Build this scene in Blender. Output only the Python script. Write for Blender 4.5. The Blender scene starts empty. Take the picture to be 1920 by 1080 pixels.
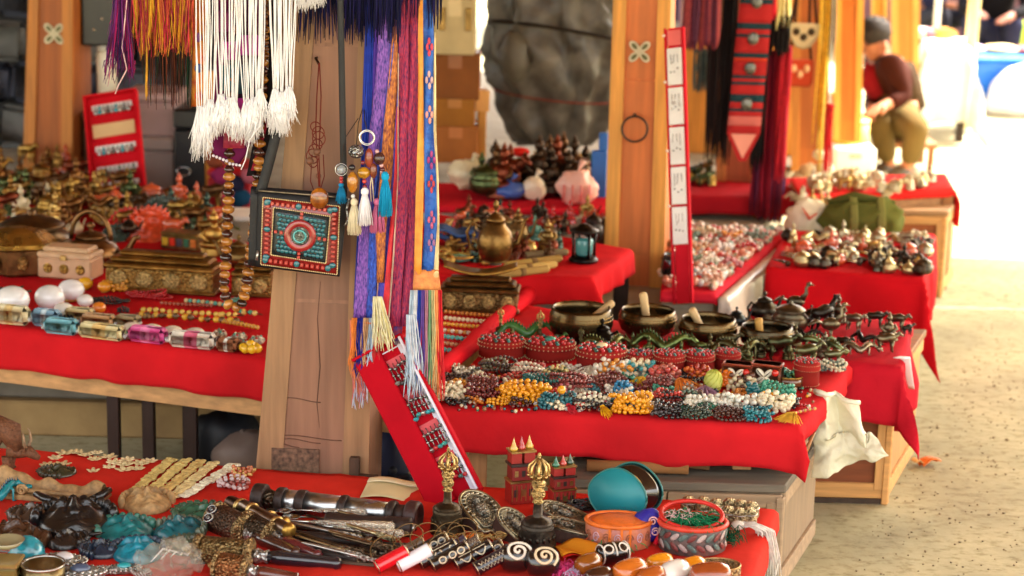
import bpy, math, random
import numpy as np
from mathutils import Vector, Matrix, noise, Euler
random.seed(7)
C = bpy.context.scene.collection
SC = bpy.context.scene
# ---------------------------------------------------------------- camera
FPX, EYE, PITCH, ROLL = 3600.0, 1.62, math.atan(840/3600), math.radians(1.5)
_cp, _sp = math.cos(PITCH), math.sin(PITCH)
FW = Vector((0, _cp, -_sp)); _u = Vector((0, _sp, _cp)); _r = Vector((1, 0, 0))
RT = math.cos(ROLL)*_r + math.sin(ROLL)*_u
UP = -math.sin(ROLL)*_r + math.cos(ROLL)*_u
EYEP = Vector((0, 0, EYE))
cd = bpy.data.cameras.new('camera'); cam = bpy.data.objects.new('camera', cd); C.objects.link(cam)
m = Matrix((RT, UP, -FW)).transposed().to_4x4(); m.translation = EYEP
cam.matrix_world = m
cd.sensor_width = 36.0; cd.lens = 36.0*FPX/1920.0
cd.clip_start = 0.05; cd.clip_end = 2000
cd.dof.use_dof = True; cd.dof.focus_distance = 4.02; cd.dof.aperture_fstop = 3.5
SC.camera = cam
# ---------------------------------------------------------------- light
SUN_EL, SUN_AZ = 50.0, 52.0          # azimuth clockwise from +Y (view direction)
w = bpy.data.worlds.new('World'); SC.world = w; w.use_nodes = True
nt = w.node_tree; nt.nodes.clear()
sky = nt.nodes.new('ShaderNodeTexSky'); sky.sky_type = 'NISHITA'; sky.sun_disc = False
sky.sun_elevation = math.radians(SUN_EL); sky.sun_rotation = math.radians(SUN_AZ)
sky.air_density = 1.0; sky.dust_density = 4.0; sky.ozone_density = 1.0
hs = nt.nodes.new('ShaderNodeHueSaturation'); hs.inputs['Saturation'].default_value = 0.35
tint = nt.nodes.new('ShaderNodeMix'); tint.data_type = 'RGBA'; tint.blend_type = 'MULTIPLY'
tint.inputs[0].default_value = 1.0; tint.inputs[7].default_value = (1.0, 0.95, 0.86, 1)
bg = nt.nodes.new('ShaderNodeBackground'); bg.inputs['Strength'].default_value = 0.15
wo = nt.nodes.new('ShaderNodeOutputWorld')
nt.links.new(sky.outputs[0], hs.inputs['Color']); nt.links.new(hs.outputs[0], tint.inputs[6])
nt.links.new(tint.outputs[2], bg.inputs['Color']); nt.links.new(bg.outputs[0], wo.inputs['Surface'])
sl = bpy.data.lights.new('sun', 'SUN'); sl.energy = 3.0; sl.angle = math.radians(0.5); sl.color = (1.0, 0.93, 0.80)
so = bpy.data.objects.new('sun', sl); C.objects.link(so)
_a, _e = math.radians(SUN_AZ), math.radians(SUN_EL)
_sd = Vector((math.sin(_a)*math.cos(_e), math.cos(_a)*math.cos(_e), math.sin(_e)))
so.rotation_euler = (-_sd).to_track_quat('-Z', 'Y').to_euler()
vs = SC.view_settings
SC.display_settings.display_device = 'sRGB'
vs.view_transform = 'Standard'; vs.look = 'None'; vs.gamma = 1; vs.use_curve_mapping = False
vs.exposure = 3.08
SC.render.engine = 'CYCLES'; SC.cycles.use_denoising = True
SC.cycles.max_bounces = 8; SC.cycles.diffuse_bounces = 4; SC.cycles.sample_clamp_indirect = 8
SC.cycles.caustics_reflective = False; SC.cycles.caustics_refractive = False
# ---------------------------------------------------------------- pixel -> place
def _ray(x, y): return FW*FPX + RT*(x-960) + UP*(540-y)
def G(x, y, z):
 d = _ray(x, y); return EYEP + d*((z-EYE)/d.z)
def V(x, y, Y):
 d = _ray(x, y); return EYEP + d*(Y/d.y)
def K(P): return (Vector(P)-EYEP).dot(FW)/FPX        # metres per photo pixel at P
# ---------------------------------------------------------------- materials
def col(r, g=None, b=None):
 if g is None: r, g, b = r
 f = lambda v: ((v/255+.055)/1.055)**2.4 if v > 10 else v/255/12.92
 return (f(r), f(g), f(b), 1)
PRE = dict(
 cloth=dict(rough=.95, var=.2, vs=6, bump=.45, bs=38, spec=.06),
 thread=dict(rough=.75, var=.22, vs=60, bump=.0, bs=100, spec=.15),
 silk=dict(rough=.45, var=.22, vs=45, bump=.35, bs=260, spec=.4),
 brocade=dict(rough=.6, var=.55, vs=55, bump=.4, bs=150, spec=.4),
 wood=dict(rough=.55, var=.26, vs=9, bump=.18, bs=30, st=(6, 6, .45), spec=.35),
 rawwood=dict(rough=.75, var=.3, vs=10, bump=.25, bs=40, st=(6, 6, .5), spec=.25),
 woodx=dict(rough=.7, var=.26, vs=10, bump=.2, bs=40, st=(.5, 6, 6), spec=.3),
 metal=dict(metal=.92, rough=.34, var=.45, vs=28, bump=.25, bs=120),
 carved=dict(metal=.85, rough=.38, var=.75, vs=150, bump=1.0, bs=170, vor=1),
 polish=dict(metal=1, rough=.2, var=.25, vs=14, bump=.05, bs=60),
 bead=dict(rough=.22, var=.2, vs=60, bump=.0, bs=80, coat=.4, spec=.5),
 lacq=dict(rough=.18, var=.18, vs=20, bump=.02, bs=60, coat=.6, spec=.5),
 resin=dict(rough=.22, var=.35, vs=60, bump=.22, bs=240, spec=.6),
 carvew=dict(rough=.6, var=.4, vs=80, bump=.6, bs=120, spec=.35),
 stone=dict(rough=.85, var=.4, vs=14, bump=.5, bs=40, spec=.3),
 conc=dict(rough=.9, var=.22, vs=7, bump=.25, bs=60, spec=.25),
 plastic=dict(rough=.35, var=.1, vs=8, bump=.06, bs=20, spec=.5),
 paper=dict(rough=.8, var=.08, vs=14, bump=.15, bs=40, spec=.2),
 card=dict(rough=.85, var=.14, vs=12, bump=.1, bs=60, spec=.2),
 leather=dict(rough=.5, var=.2, vs=30, bump=.3, bs=160, spec=.4),
 film=dict(rough=.12, var=.2, vs=30, bump=.6, bs=40, spec=.8, alpha=.25),
 amber=dict(rough=.12, var=.4, vs=50, bump=.0, bs=40, spec=.6, coat=.5, trans=.25),
 skin=dict(rough=.6, var=.08, vs=20, bump=.0, bs=40, spec=.3),
)
_mc = {}
def mat(kind, c, c2=None, **kw):
 key = (kind, tuple(c), tuple(c2) if c2 else None, tuple(sorted(kw.items())))
 if key in _mc: return _mc[key]
 p = dict(metal=0, rough=.5, var=.1, vs=10, bump=.1, bs=50, st=(1, 1, 1), spec=.4, sheen=0, coat=0, alpha=1, trans=0, vor=0)
 p.update(PRE[kind]); p.update(kw)
 M = bpy.data.materials.new(kind); M.use_nodes = True; n = M.node_tree; N = n.nodes; L = n.links
 b = N['Principled BSDF']
 a = col(c) if len(c) == 3 else c
 v = p['var']
 lo = col(c2) if c2 else tuple([x*(1-v) for x in a[:3]]+[1])
 hi = a if c2 else tuple([min(.9, x*(1+v*.6)) for x in a[:3]]+[1])
 tc = N.new('ShaderNodeTexCoord'); mp = N.new('ShaderNodeMapping'); mp.inputs['Scale'].default_value = p['st']
 L.new(tc.outputs['Object'], mp.inputs[0])
 t = N.new('ShaderNodeTexNoise'); t.inputs['Scale'].default_value = p['vs']; t.inputs['Detail'].default_value = 5
 L.new(mp.outputs[0], t.inputs['Vector'])
 r = N.new('ShaderNodeValToRGB'); r.color_ramp.elements[0].color = lo; r.color_ramp.elements[1].color = hi
 r.color_ramp.elements[0].position = .32; r.color_ramp.elements[1].position = .68
 L.new(t.outputs['Fac'], r.inputs[0]); L.new(r.outputs[0], b.inputs['Base Color'])
 rr = N.new('ShaderNodeMapRange'); rr.inputs[3].default_value = max(.03, p['rough']*.75); rr.inputs[4].default_value = min(1, p['rough']*1.25)
 L.new(t.outputs['Fac'], rr.inputs[0]); L.new(rr.outputs[0], b.inputs['Roughness'])
 b.inputs['Metallic'].default_value = p['metal']; b.inputs['Specular IOR Level'].default_value = p['spec']
 if p['sheen']: b.inputs['Sheen Weight'].default_value = p['sheen']
 if p['coat']: b.inputs['Coat Weight'].default_value = p['coat']; b.inputs['Coat Roughness'].default_value = .12
 if p['trans']: b.inputs['Transmission Weight'].default_value = p['trans']
 if p['alpha'] < 1: b.inputs['Alpha'].default_value = p['alpha']
 if p['bump']:
  if p['vor']:
   q = N.new('ShaderNodeTexVoronoi'); q.inputs['Scale'].default_value = p['bs']; o = q.outputs['Distance']
  else:
   q = N.new('ShaderNodeTexNoise'); q.inputs['Scale'].default_value = p['bs']; q.inputs['Detail'].default_value = 3; o = q.outputs['Fac']
  L.new(mp.outputs[0], q.inputs['Vector'])
  bp = N.new('ShaderNodeBump'); bp.inputs['Strength'].default_value = p['bump']; bp.inputs['Distance'].default_value = .004
  L.new(o, bp.inputs['Height']); L.new(bp.outputs[0], b.inputs['Normal'])
 _mc[key] = M; return M
# ---------------------------------------------------------------- mesh builder
class MB:
 def __init__(s): s.v = []; s.f = []
 def add(s, vf, M=None):
  v, f = vf; o = len(s.v)
  if M is not None: v = [M @ Vector(p) for p in v]
  s.v.extend([tuple(p) for p in v]); s.f.extend([tuple(i+o for i in q) for q in f]); return s
 def warp(s, fn): s.v = [tuple(fn(Vector(p))) for p in s.v]; return s
 def mesh(s, name, material, smooth=True):
  me = bpy.data.meshes.new(name); me.from_pydata(s.v, [], s.f)
  if smooth: me.polygons.foreach_set('use_smooth', [True]*len(me.polygons))
  me.materials.append(material); me.update(); return me
def T(x=0, y=0, z=0): return Matrix.Translation((x, y, z))
def Rz(a): return Matrix.Rotation(a, 4, 'Z')
def Rx(a): return Matrix.Rotation(a, 4, 'X')
def Ry(a): return Matrix.Rotation(a, 4, 'Y')
def S(x, y=None, z=None):
 if y is None: y = z = x
 return Matrix.Diagonal((x, y, z, 1))
def box(sx, sy, sz, c=(0, 0, 0), b=0.0):
 hx, hy, hz = sx/2, sy/2, sz/2; b = min(b, hx*.9, hy*.9, hz*.9)
 if b <= 0:
  v = [(x*hx+c[0], y*hy+c[1], z*hz+c[2]) for x in (-1, 1) for y in (-1, 1) for z in (-1, 1)]
  return v, [(0, 1, 3, 2), (4, 6, 7, 5), (0, 4, 5, 1), (2, 3, 7, 6), (0, 2, 6, 4), (1, 5, 7, 3)]
 v = []; ix = {}
 for x in (-1, 1):
  for y in (-1, 1):
   for z in (-1, 1):
    for ax in range(3):
     ix[(x, y, z, ax)] = len(v)
     q = [x*(hx-b), y*(hy-b), z*(hz-b)]; q[ax] = (x*hx, y*hy, z*hz)[ax]
     v.append((q[0]+c[0], q[1]+c[1], q[2]+c[2]))
 f = []
 def key(ax, s, a, bb):
  q = [0, 0, 0]; q[ax] = s; q[(ax+1) % 3] = a; q[(ax+2) % 3] = bb; return tuple(q)
 for ax in range(3):
  for s in (-1, 1):
   k = [key(ax, s, -1, -1), key(ax, s, 1, -1), key(ax, s, 1, 1), key(ax, s, -1, 1)]
   q = [ix[t+(ax,)] for t in k]; f.append(q if s > 0 else q[::-1])
 for ax in range(3):
  a1, a2 = (ax+1) % 3, (ax+2) % 3
  for s1 in (-1, 1):
   for s2 in (-1, 1):
    q0 = key(ax, -1, s1, s2); q1 = key(ax, 1, s1, s2)
    q = [ix[q0+(a1,)], ix[q1+(a1,)], ix[q1+(a2,)], ix[q0+(a2,)]]
    f.append(q if s1*s2 > 0 else q[::-1])
 for x in (-1, 1):
  for y in (-1, 1):
   for z in (-1, 1):
    q = [ix[(x, y, z, 0)], ix[(x, y, z, 1)], ix[(x, y, z, 2)]]
    f.append(q if x*y*z > 0 else q[::-1])
 return v, f
def lathe(prof, n=18, sx=1, sy=1, c=(0, 0, 0)):
 v = []; f = []; m = len(prof)
 for r, z in prof:
  for i in range(n):
   a = 2*math.pi*i/n; v.append((c[0]+r*sx*math.cos(a), c[1]+r*sy*math.sin(a), c[2]+z))
 for j in range(m-1):
  for i in range(n):
   k = (i+1) % n; f.append((j*n+i, j*n+k, (j+1)*n+k, (j+1)*n+i))
 if prof[0][0] > 1e-6: f.append(tuple(range(n-1, -1, -1)))
 if prof[-1][0] > 1e-6: f.append(tuple((m-1)*n+i for i in range(n)))
 return v, f
def sph(r, c=(0, 0, 0), nu=10, nv=7):
 if not hasattr(r, '__len__'): r = (r, r, r)
 v = [(c[0], c[1], c[2]-r[2])]; f = []
 for j in range(1, nv):
  t = math.pi*j/nv
  for i in range(nu):
   a = 2*math.pi*i/nu
   v.append((c[0]+r[0]*math.sin(t)*math.cos(a), c[1]+r[1]*math.sin(t)*math.sin(a), c[2]-r[2]*math.cos(t)))
 v.append((c[0], c[1], c[2]+r[2])); e = len(v)-1
 for i in range(nu):
  k = (i+1) % nu; f.append((0, 1+k, 1+i)); f.append((e, e-nu+i, e-nu+k))
 for j in range(nv-2):
  for i in range(nu):
   k = (i+1) % nu; f.append((1+j*nu+i, 1+j*nu+k, 1+(j+1)*nu+k, 1+(j+1)*nu+i))
 return v, f
def tube(pts, r, n=6, flat=1.0):
 pts = [Vector(p) for p in pts]; m = len(pts)
 rr = list(r) if hasattr(r, '__len__') else [r]*m
 v = []; f = []; prev = None
 for i, p in enumerate(pts):
  t = (pts[min(i+1, m-1)]-pts[max(i-1, 0)])
  if t.length < 1e-9: t = Vector((0, 0, 1))
  t.normalize()
  if prev is None:
   a = Vector((0, 0, 1)) if abs(t.z) < .9 else Vector((0, 1, 0))
   u = t.cross(a).normalized()
  else:
   u = prev - t*prev.dot(t)
   u = u.normalized() if u.length > 1e-6 else t.orthogonal().normalized()
  prev = u; q = t.cross(u)
  for k in range(n):
   a = 2*math.pi*k/n; v.append(p + u*(rr[i]*math.cos(a)) + q*(rr[i]*flat*math.sin(a)))
 for i in range(m-1):
  for k in range(n):
   l = (k+1) % n; f.append((i*n+k, i*n+l, (i+1)*n+l, (i+1)*n+k))
 f.append(tuple(range(n-1, -1, -1))); f.append(tuple((m-1)*n+k for k in range(n)))
 return v, f
def torus(R, r, nu=20, nv=6, c=(0, 0, 0), sx=1, sy=1):
 v = []; f = []
 for i in range(nu):
  a = 2*math.pi*i/nu
  for j in range(nv):
   b = 2*math.pi*j/nv; q = R+r*math.cos(b)
   v.append((c[0]+q*math.cos(a)*sx, c[1]+q*math.sin(a)*sy, c[2]+r*math.sin(b)))
 for i in range(nu):
  for j in range(nv):
   f.append((i*nv+j, ((i+1) % nu)*nv+j, ((i+1) % nu)*nv+(j+1) % nv, i*nv+(j+1) % nv))
 return v, f
def prism(poly, z0, z1):
 n = len(poly); v = [(x, y, z0) for x, y in poly]+[(x, y, z1) for x, y in poly]
 a = sum(poly[i][0]*poly[(i+1) % n][1]-poly[(i+1) % n][0]*poly[i][1] for i in range(n))
 f = [tuple(range(n-1, -1, -1)), tuple(range(n, 2*n))]+[(i, (i+1) % n, n+(i+1) % n, n+i) for i in range(n)]
 if a < 0: f = [q[::-1] for q in f]
 return v, f
def grid(fn, nu, nv):
 v = [fn(i/nu, j/nv) for j in range(nv+1) for i in range(nu+1)]
 f = [(j*(nu+1)+i, j*(nu+1)+i+1, (j+1)*(nu+1)+i+1, (j+1)*(nu+1)+i) for j in range(nv) for i in range(nu)]
 return v, f
def slab(fn, nu, nv, th):
 """grid with thickness along -local normal approximated by vector th"""
 v, f = grid(fn, nu, nv); n = len(v); th = Vector(th)
 v2 = [tuple(Vector(p)+th) for p in v]
 F = list(f)+[tuple(i+n for i in q[::-1]) for q in f]
 w = nu+1
 rim = [i for i in range(w)]+[j*w+nu for j in range(1, nv+1)]+[nv*w+i for i in range(nu-1, -1, -1)]+[j*w for j in range(nv-1, 0, -1)]
 for a, b in zip(rim, rim[1:]+rim[:1]): F.append((b, a, a+n, b+n))
 return v+v2, F
# ---------------------------------------------------------------- things
def thing(name, label, cat, loc=(0, 0, 0), rot=0, group=None):
 o = bpy.data.objects.new(name, None); C.objects.link(o); o.empty_display_size = .02
 o.location = loc
 o.rotation_euler = rot if hasattr(rot, '__len__') else (0, 0, rot)
 o['label'] = label; o['category'] = cat
 if group: o['group'] = group
 return o
def part(name, mb, material, parent, smooth=True, label=None, kind=None):
 me = mb if isinstance(mb, bpy.types.Mesh) else mb.mesh(name, material, smooth)
 o = bpy.data.objects.new(name, me); C.objects.link(o); o.parent = parent
 if label: o['label'] = label
 if kind: o['kind'] = kind
 return o
def solo(name, label, cat, mb, material, loc=(0, 0, 0), rot=0, group=None, smooth=True, kind=None):
 me = mb if isinstance(mb, bpy.types.Mesh) else mb.mesh(name, material, smooth)
 o = bpy.data.objects.new(name, me); C.objects.link(o); o.location = loc
 o.rotation_euler = rot if hasattr(rot, '__len__') else (0, 0, rot)
 if label: o['label'] = label
 if cat: o['category'] = cat
 if group: o['group'] = group
 if kind: o['kind'] = kind
 return o
def dup(root, loc, rot=0, label=None, sc=1.0):
 r = root.copy(); C.objects.link(r); r.location = loc
 r.rotation_euler = rot if hasattr(rot, '__len__') else (0, 0, rot)
 r.scale = (sc,)*3
 if label: r['label'] = label
 for ch in list(root.children):
  c = ch.copy(); C.objects.link(c); c.parent = r
  for g in list(ch.children):
   d = g.copy(); C.objects.link(d); d.parent = c
 return r
def N3(p, s=1.0, o=0.0): return noise.noise(Vector((p[0]*s+o, p[1]*s+o*1.7, p[2]*s-o)))
rnd = random.uniform
# colours of things, sRGB
RED = (196, 28, 32); BRASS = (176, 138, 66); BRONZE = (112, 88, 50); DBRONZE = (74, 62, 46); GOLDC = (194, 164, 104)
SILV = (188, 186, 180); GREENB = (84, 104, 62); TEAL = (20, 128, 138); TURQ = (64, 168, 160); BONE = (222, 208, 168)
POSTC = (172, 102, 62); POSTL = (196, 134, 68); DARKW = (60, 38, 26); BLACK = (22, 20, 20)
# ================================================================ SETTING
def wall_box(name, lo, hi, material, kind='structure', b=0.0):
 mb = MB(); mb.add(box(hi[0]-lo[0], hi[1]-lo[1], hi[2]-lo[2], [(lo[i]+hi[i])/2 for i in range(3)], b))
 return solo(name, None, None, mb, material, kind=kind, smooth=False)
gm = mat('conc', (196, 188, 152), (160, 153, 122), vs=3.0, bump=.7, bs=22)
_n = gm.node_tree                                      # dark grit and worn patches in the trodden floor
_t = _n.nodes.new('ShaderNodeTexNoise'); _t.inputs['Scale'].default_value = 21; _t.inputs['Detail'].default_value = 8; _t.inputs['Roughness'].default_value = .75
_m2 = _n.nodes.new('ShaderNodeMapping'); _m2.inputs['Scale'].default_value = (1, 1.8, 1)
_c = _n.nodes.new('ShaderNodeTexCoord'); _n.links.new(_c.outputs['Object'], _m2.inputs[0]); _n.links.new(_m2.outputs[0], _t.inputs['Vector'])
_rp = _n.nodes.new('ShaderNodeValToRGB'); _rp.color_ramp.elements[0].position = .50; _rp.color_ramp.elements[0].color = (1, 1, 1, 1)
_rp.color_ramp.elements[1].position = .64; _rp.color_ramp.elements[1].color = (.60, .56, .47, 1)
_n.links.new(_t.outputs['Fac'], _rp.inputs[0])
_mx = _n.nodes.new('ShaderNodeMix'); _mx.data_type = 'RGBA'; _mx.blend_type = 'MULTIPLY'; _mx.inputs[0].default_value = 1
_b = _n.nodes['Principled BSDF']; _src = _b.inputs['Base Color'].links[0].from_socket
_n.links.new(_src, _mx.inputs[6]); _n.links.new(_rp.outputs[0], _mx.inputs[7]); _n.links.new(_mx.outputs[2], _b.inputs['Base Color'])
g = MB(); g.add(grid(lambda u, v: (-400+800*u, -400+1200*v, 0), 8, 8))
solo('ground', None, None, g, gm, kind='structure', smooth=False)
# loose grit lying on the trodden aisle
gr = MB()
for i in range(1500):
 y = rnd(3.6, 9.0); x = .99+.36*(y-4.7)+abs(random.gauss(0, .5)); r_ = rnd(.0012, .0035)*(1.7 if random.random() < .06 else 1)
 gr.add(sph((r_, r_*rnd(.7, 1.4), r_*.6), (x, y, r_*.3), 5, 3))
solo('gravel', None, None, gr, mat('stone', (168, 150, 116), (120, 106, 82), vs=40), kind='stuff')
# raised plinth of the stalls: an irregular slab with a paler coping
pc = G(1345, 575, .27); pb = Vector((2.35, 11.5, .27)); pf = Vector((-4, pc.y+.35, .27))
poly = [(pf.x, pf.y), (pc.x, pc.y), (pb.x-.45, pb.y), (-4, pb.y)]
pl = MB().add(prism(poly, -.05, .235)); solo('plinth', None, None, pl, mat('conc', (190, 182, 160), (160, 150, 126)), kind='structure', smooth=False)
cp_ = MB().add(prism([(pf.x, pf.y-.02), (pc.x+.012, pc.y-.02), (pb.x-.43, pb.y), (-4, pb.y)], .2351, .27))
solo('pavement', None, None, cp_, mat('conc', (172, 166, 150), (140, 134, 118)), kind='structure', smooth=False)
lw = thing('low_wall', 'low grey masonry wall with a tan base course behind the left table legs', 'wall', (-1.35, 5.12, 0))
part('upper_course', MB().add(box(2.5, .16, .15, (0, 0, .175), .006)), mat('conc', (128, 120, 108), (100, 92, 80), vs=9), lw, smooth=False)
part('base_course', MB().add(box(2.5, .20, .098, (0, -.01, .050), .006)), mat('conc', (160, 130, 86), (132, 104, 68), vs=9), lw, smooth=False)
base = MB().add(box(4.4, .14, .13, (-1.75, pf.y-.28, .065), .01)); solo('step', None, None, base, mat('conc', (206, 176, 124)), kind='structure', smooth=False)
# roof over the stalls and over the near end of the aisle; it only shades from above
rm = mat('woodx', (150, 104, 62))
rf = MB().add(prism([(-9, .9), (7.5, .9), (7.5, 5.7), (2.75, 5.7), (2.75, 7.6), (3.3, 13), (-9, 13)], 2.75, 2.85))
solo('roof', None, None, rf, rm, kind='structure', smooth=False)
# unseen translucent sheets, added to fade the sunlight in along the aisle; each corrugated sheet is laid a little proud of the last
tm_ = bpy.data.materials.new('sun_diffuser'); tm_.use_nodes = True; _q = tm_.node_tree; _d = _q.nodes['Principled BSDF']; _d.inputs['Base Color'].default_value = (.55, .50, .38, 1)
_tr = _q.nodes.new('ShaderNodeBsdfTranslucent'); _tr.inputs[0].default_value = (.74, .66, .46, 1); _ms = _q.nodes.new('ShaderNodeMixShader'); _ms.inputs[0].default_value = .72
_q.links.new(_d.outputs[0], _ms.inputs[1]); _q.links.new(_tr.outputs[0], _ms.inputs[2]); _q.links.new(_ms.outputs[0], _q.nodes['Material Output'].inputs[0])
for i in range(4):
 solo('diffuser_sheet', None, None, MB().add(grid(lambda u, v: (2.77+4.8*u, 5.705+.86*i+(.845 if i == 2 else .88)*v, 2.80+.012*i+.012*math.sin(u*190)), 150, 1)), tm_, kind='structure')  # narrow gap left between two sheets to cast a bright line
for i, y in enumerate((2.4, 4.0, 5.6, 7.2, 8.8, 10.4, 12)):
 bm_ = MB().add(box(11.2, .11, .16, (-3.2, y, 2.668), .006))
 solo('roof_beam', None, None, bm_, rm, kind='structure', smooth=False)
# back wall of rough stone, every stone a piece
wl = thing('stone_wall', 'dark bluish rough stone wall behind the left wooden post', 'wall', (-3.0, 8.2, .27))
part('mortar', MB().add(box(3.4, .22, 2.4, (0, .14, 1.2))), mat('stone', (66, 64, 66)), wl, smooth=False)
sm = [mat('stone', c, vs=9) for c in ((70, 74, 90), (84, 86, 96), (56, 60, 74), (104, 104, 102))]
stones = []
for row in range(12):
 x = -1.7 + rnd(0, .1)
 while x < 1.65:
  wd = rnd(.16, .34)
  mb = MB().add(box(wd-.02, .12, .17, (0, 0, 0), .025))
  mb.warp(lambda p: p + Vector((N3(p, 14, x), N3(p, 14, row), N3(p, 14, 3)))*.02)
  o = part('stone', mb, random.choice(sm), wl, smooth=True); o.location = (x+wd/2, 0, .1+row*.185); o.rotation_euler = (rnd(-.05, .05), rnd(-.06, .06), rnd(-.06, .06))
  x += wd
bwall = thing('plastered_wall', 'dim brown plastered wall closing the stalls at the back', 'wall', (-1.02, 9.4, .27))
part('panel', MB().add(box(1.5, .12, 2.4, (0, 0, 1.2))), mat('conc', (120, 84, 52)), bwall, smooth=False)
part('skirting', MB().add(box(1.5, .03, .14, (0, -.076, .07))), mat('rawwood', (110, 72, 40)), bwall, smooth=False)
yb = thing('ochre_board', 'bright ochre timber partition glimpsed between the two middle posts', 'partition', (1.02, 8.55, .27))
for i in range(4):
 part('board', MB().add(box(.148, .03, 2.3, (-.225+i*.15, rnd(-.004, .004), 1.15), .004)), mat('rawwood', (206, 140, 62)), yb, smooth=False)
# ================================================================ POSTS
EMB = mat('paper', (206, 196, 164)); EMBD = mat('paper', (104, 104, 70))
def post(label, Y, top, bot, yb_, z0, yaw=-.16, rec=.012, light=POSTL, dark=POSTC, emblem=None, worn=False, group=None):
 P = [V(top[0], 0, Y), V(top[1], 0, Y), V(bot[0], yb_, Y), V(bot[1], yb_, Y)]
 def at(a, b, z): t = (z-b.z)/(a.z-b.z); return b+(a-b)*t
 zt = 2.66
 w0 = at(P[1], P[3], z0)-at(P[0], P[2], z0); w1 = at(P[1], P[3], zt)-at(P[0], P[2], zt)
 c0 = (at(P[1], P[3], z0)+at(P[0], P[2], z0))/2; c1 = (at(P[1], P[3], zt)+at(P[0], P[2], zt))/2
 W0, W1 = max(.06, w0.x), max(.06, w1.x)
 th = thing('wooden_post', label, 'post', (c0.x, Y, z0), yaw, group)
 h = zt-z0; lean = (c1.x-c0.x)/h
 def wd(z): return W0+(W1-W0)*z/h
 def slice_(x0, x1, y0, y1, za, zb, d0=1.0):
  v = []
  for z in (za, zb):
   q = wd(z)
   for x, y in ((x0, y0), (x1, y0), (x1, y1), (x0, y1)):
    v.append((x*q+lean*z, q*.0+y, z))
  return v, [(3, 2, 1, 0), (4, 5, 6, 7), (0, 1, 5, 4), (1, 2, 6, 5), (2, 3, 7, 6), (3, 0, 4, 7)]
 D = W0*.92
 part('shaft', MB().add(slice_(-.5, .5, rec, D, 0, h)), mat('wood', dark, vs=7), th, smooth=False)
 ml = mat('wood', light, vs=8)
 part('frame_strip', MB().add(slice_(-.502, -.27, -.001, rec-.001, 0, h)), ml, th, smooth=False)
 part('frame_strip', MB().add(slice_(.27, .502, -.001, rec-.001, 0, h)), ml, th, smooth=False)
 zz = 0.10; mp_ = mat('wood', tuple(int(x*.97) for x in dark), vs=5, bump=.1)
 while zz < h-.4:
  L = .55
  part('inset_panel', MB().add(slice_(-.268, .268, rec*.7, rec-.0001, zz, min(h, zz+L-.008))), mp_, th, smooth=False); zz += L
 if emblem:
  e = V(emblem[0], emblem[1], Y)-Vector((c0.x, Y, z0)); s = emblem[2]*K(V(emblem[0], emblem[1], Y))
  for k in range(4):
   a = math.pi/4+k*math.pi/2
   M = T(e.x, .002, e.z) @ Ry(-a) @ T(s*.52, 0, 0)
   pr = [(s*.46*math.cos(t)*(1-.12*math.cos(t)), s*.26*math.sin(t)) for t in [2*math.pi*i/14 for i in range(14)]]
   v, f = prism(pr, -.003, .003)
   p_ = part('petal', MB().add((v, f), M @ Rx(math.pi/2)), EMB, th, smooth=False)
   pr2 = [(x*.55, y*.5) for x, y in pr]
   part('petal_heart', MB().add(prism(pr2, .003, .0042), M @ Rx(math.pi/2)), EMBD, p_, smooth=False)
 return th, lean, wd
main_post, ml_, mw_ = post('tall worn panelled wooden post with the beaded bag hung on it', 4.0, (562, 706), (478, 690), 905, .0, yaw=-.05,
 light=(152, 114, 80), dark=(144, 103, 80), rec=.004)
lp, _, _ = post('wooden post with four-petal flower emblem standing behind the heaped brass table', 6.9, (52, 138), (40, 138), 320, .27, dark=(176, 98, 44), light=(190, 122, 54), emblem=(102, 63, 27))
p2, _, _ = post('wooden post with four-petal flower emblem and an iron ring, beside the jewellery strip', 5.85, (1150, 1258), (1130, 1243), 545, .27, dark=(214, 122, 62), light=(222, 156, 72), emblem=(1199, 97, 28))
p3, _, _ = post('orange brown wooden post with the black woven belts hung in front', 7.3, (1352, 1432), (1340, 1424), 415, .27, dark=(186, 96, 52), light=(196, 120, 58))
post('orange wooden post with pouches hung on it, behind the crimson scarves', 8.1, (1486, 1556), (1484, 1552), 330, .27, dark=(196, 112, 50), light=(206, 134, 60))
post('bright orange wooden post rising behind the two yellow buckets', 9.0, (1566, 1620), (1564, 1614), 260, .27, dark=(206, 118, 40), light=(226, 160, 70))
post('slim yellow wooden post just behind the seated vendor', 10.3, (1634, 1664), (1634, 1662), 240, .27, dark=(222, 160, 60), light=(232, 180, 90))
post('sunny orange wooden post behind the vendor shoulder', 10.9, (1672, 1724), (1672, 1722), 240, .27, dark=(212, 136, 60), light=(226, 164, 84))
# worn details on the main post
dm = mat('stone', (112, 84, 66), vs=90, var=.6, bump=.6)
def on_main(px, py): P = V(px, py, 3.99); return P-Vector(main_post.location)
def flat_patch(x0, y0, x1, y1, material, th_, name, d=.003):
 a, b = on_main(x0, y1), on_main(x1, y0)
 part(name, MB().add(box(b.x-a.x, d, b.z-a.z, ((a.x+b.x)/2, .0025-d/2, (a.z+b.z)/2), .001)), material, th_, smooth=False)
flat_patch(508, 845, 598, 925, dm, main_post, 'patch_plate', .006)
a = on_main(522, 775); b = on_main(662, 775)
for yy, x0, x1 in ((822, 505, 640), (829, 520, 600), (838, 505, 560), (752, 522, 600)):
 a, b = on_main(x0, yy), on_main(x1, yy+3)
 part('scratch', MB().add(tube([(a.x+(b.x-a.x)*t, .0025+.0006*math.sin(9*t), a.z+.004*math.sin(5*t)) for t in [i/8 for i in range(9)]], .0012, 5)), mat('wood', (96, 60, 42)), main_post)
pts = [on_main(x, y) for x, y in ((600, 530), (594, 600), (599, 690), (593, 760), (598, 805))]
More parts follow.
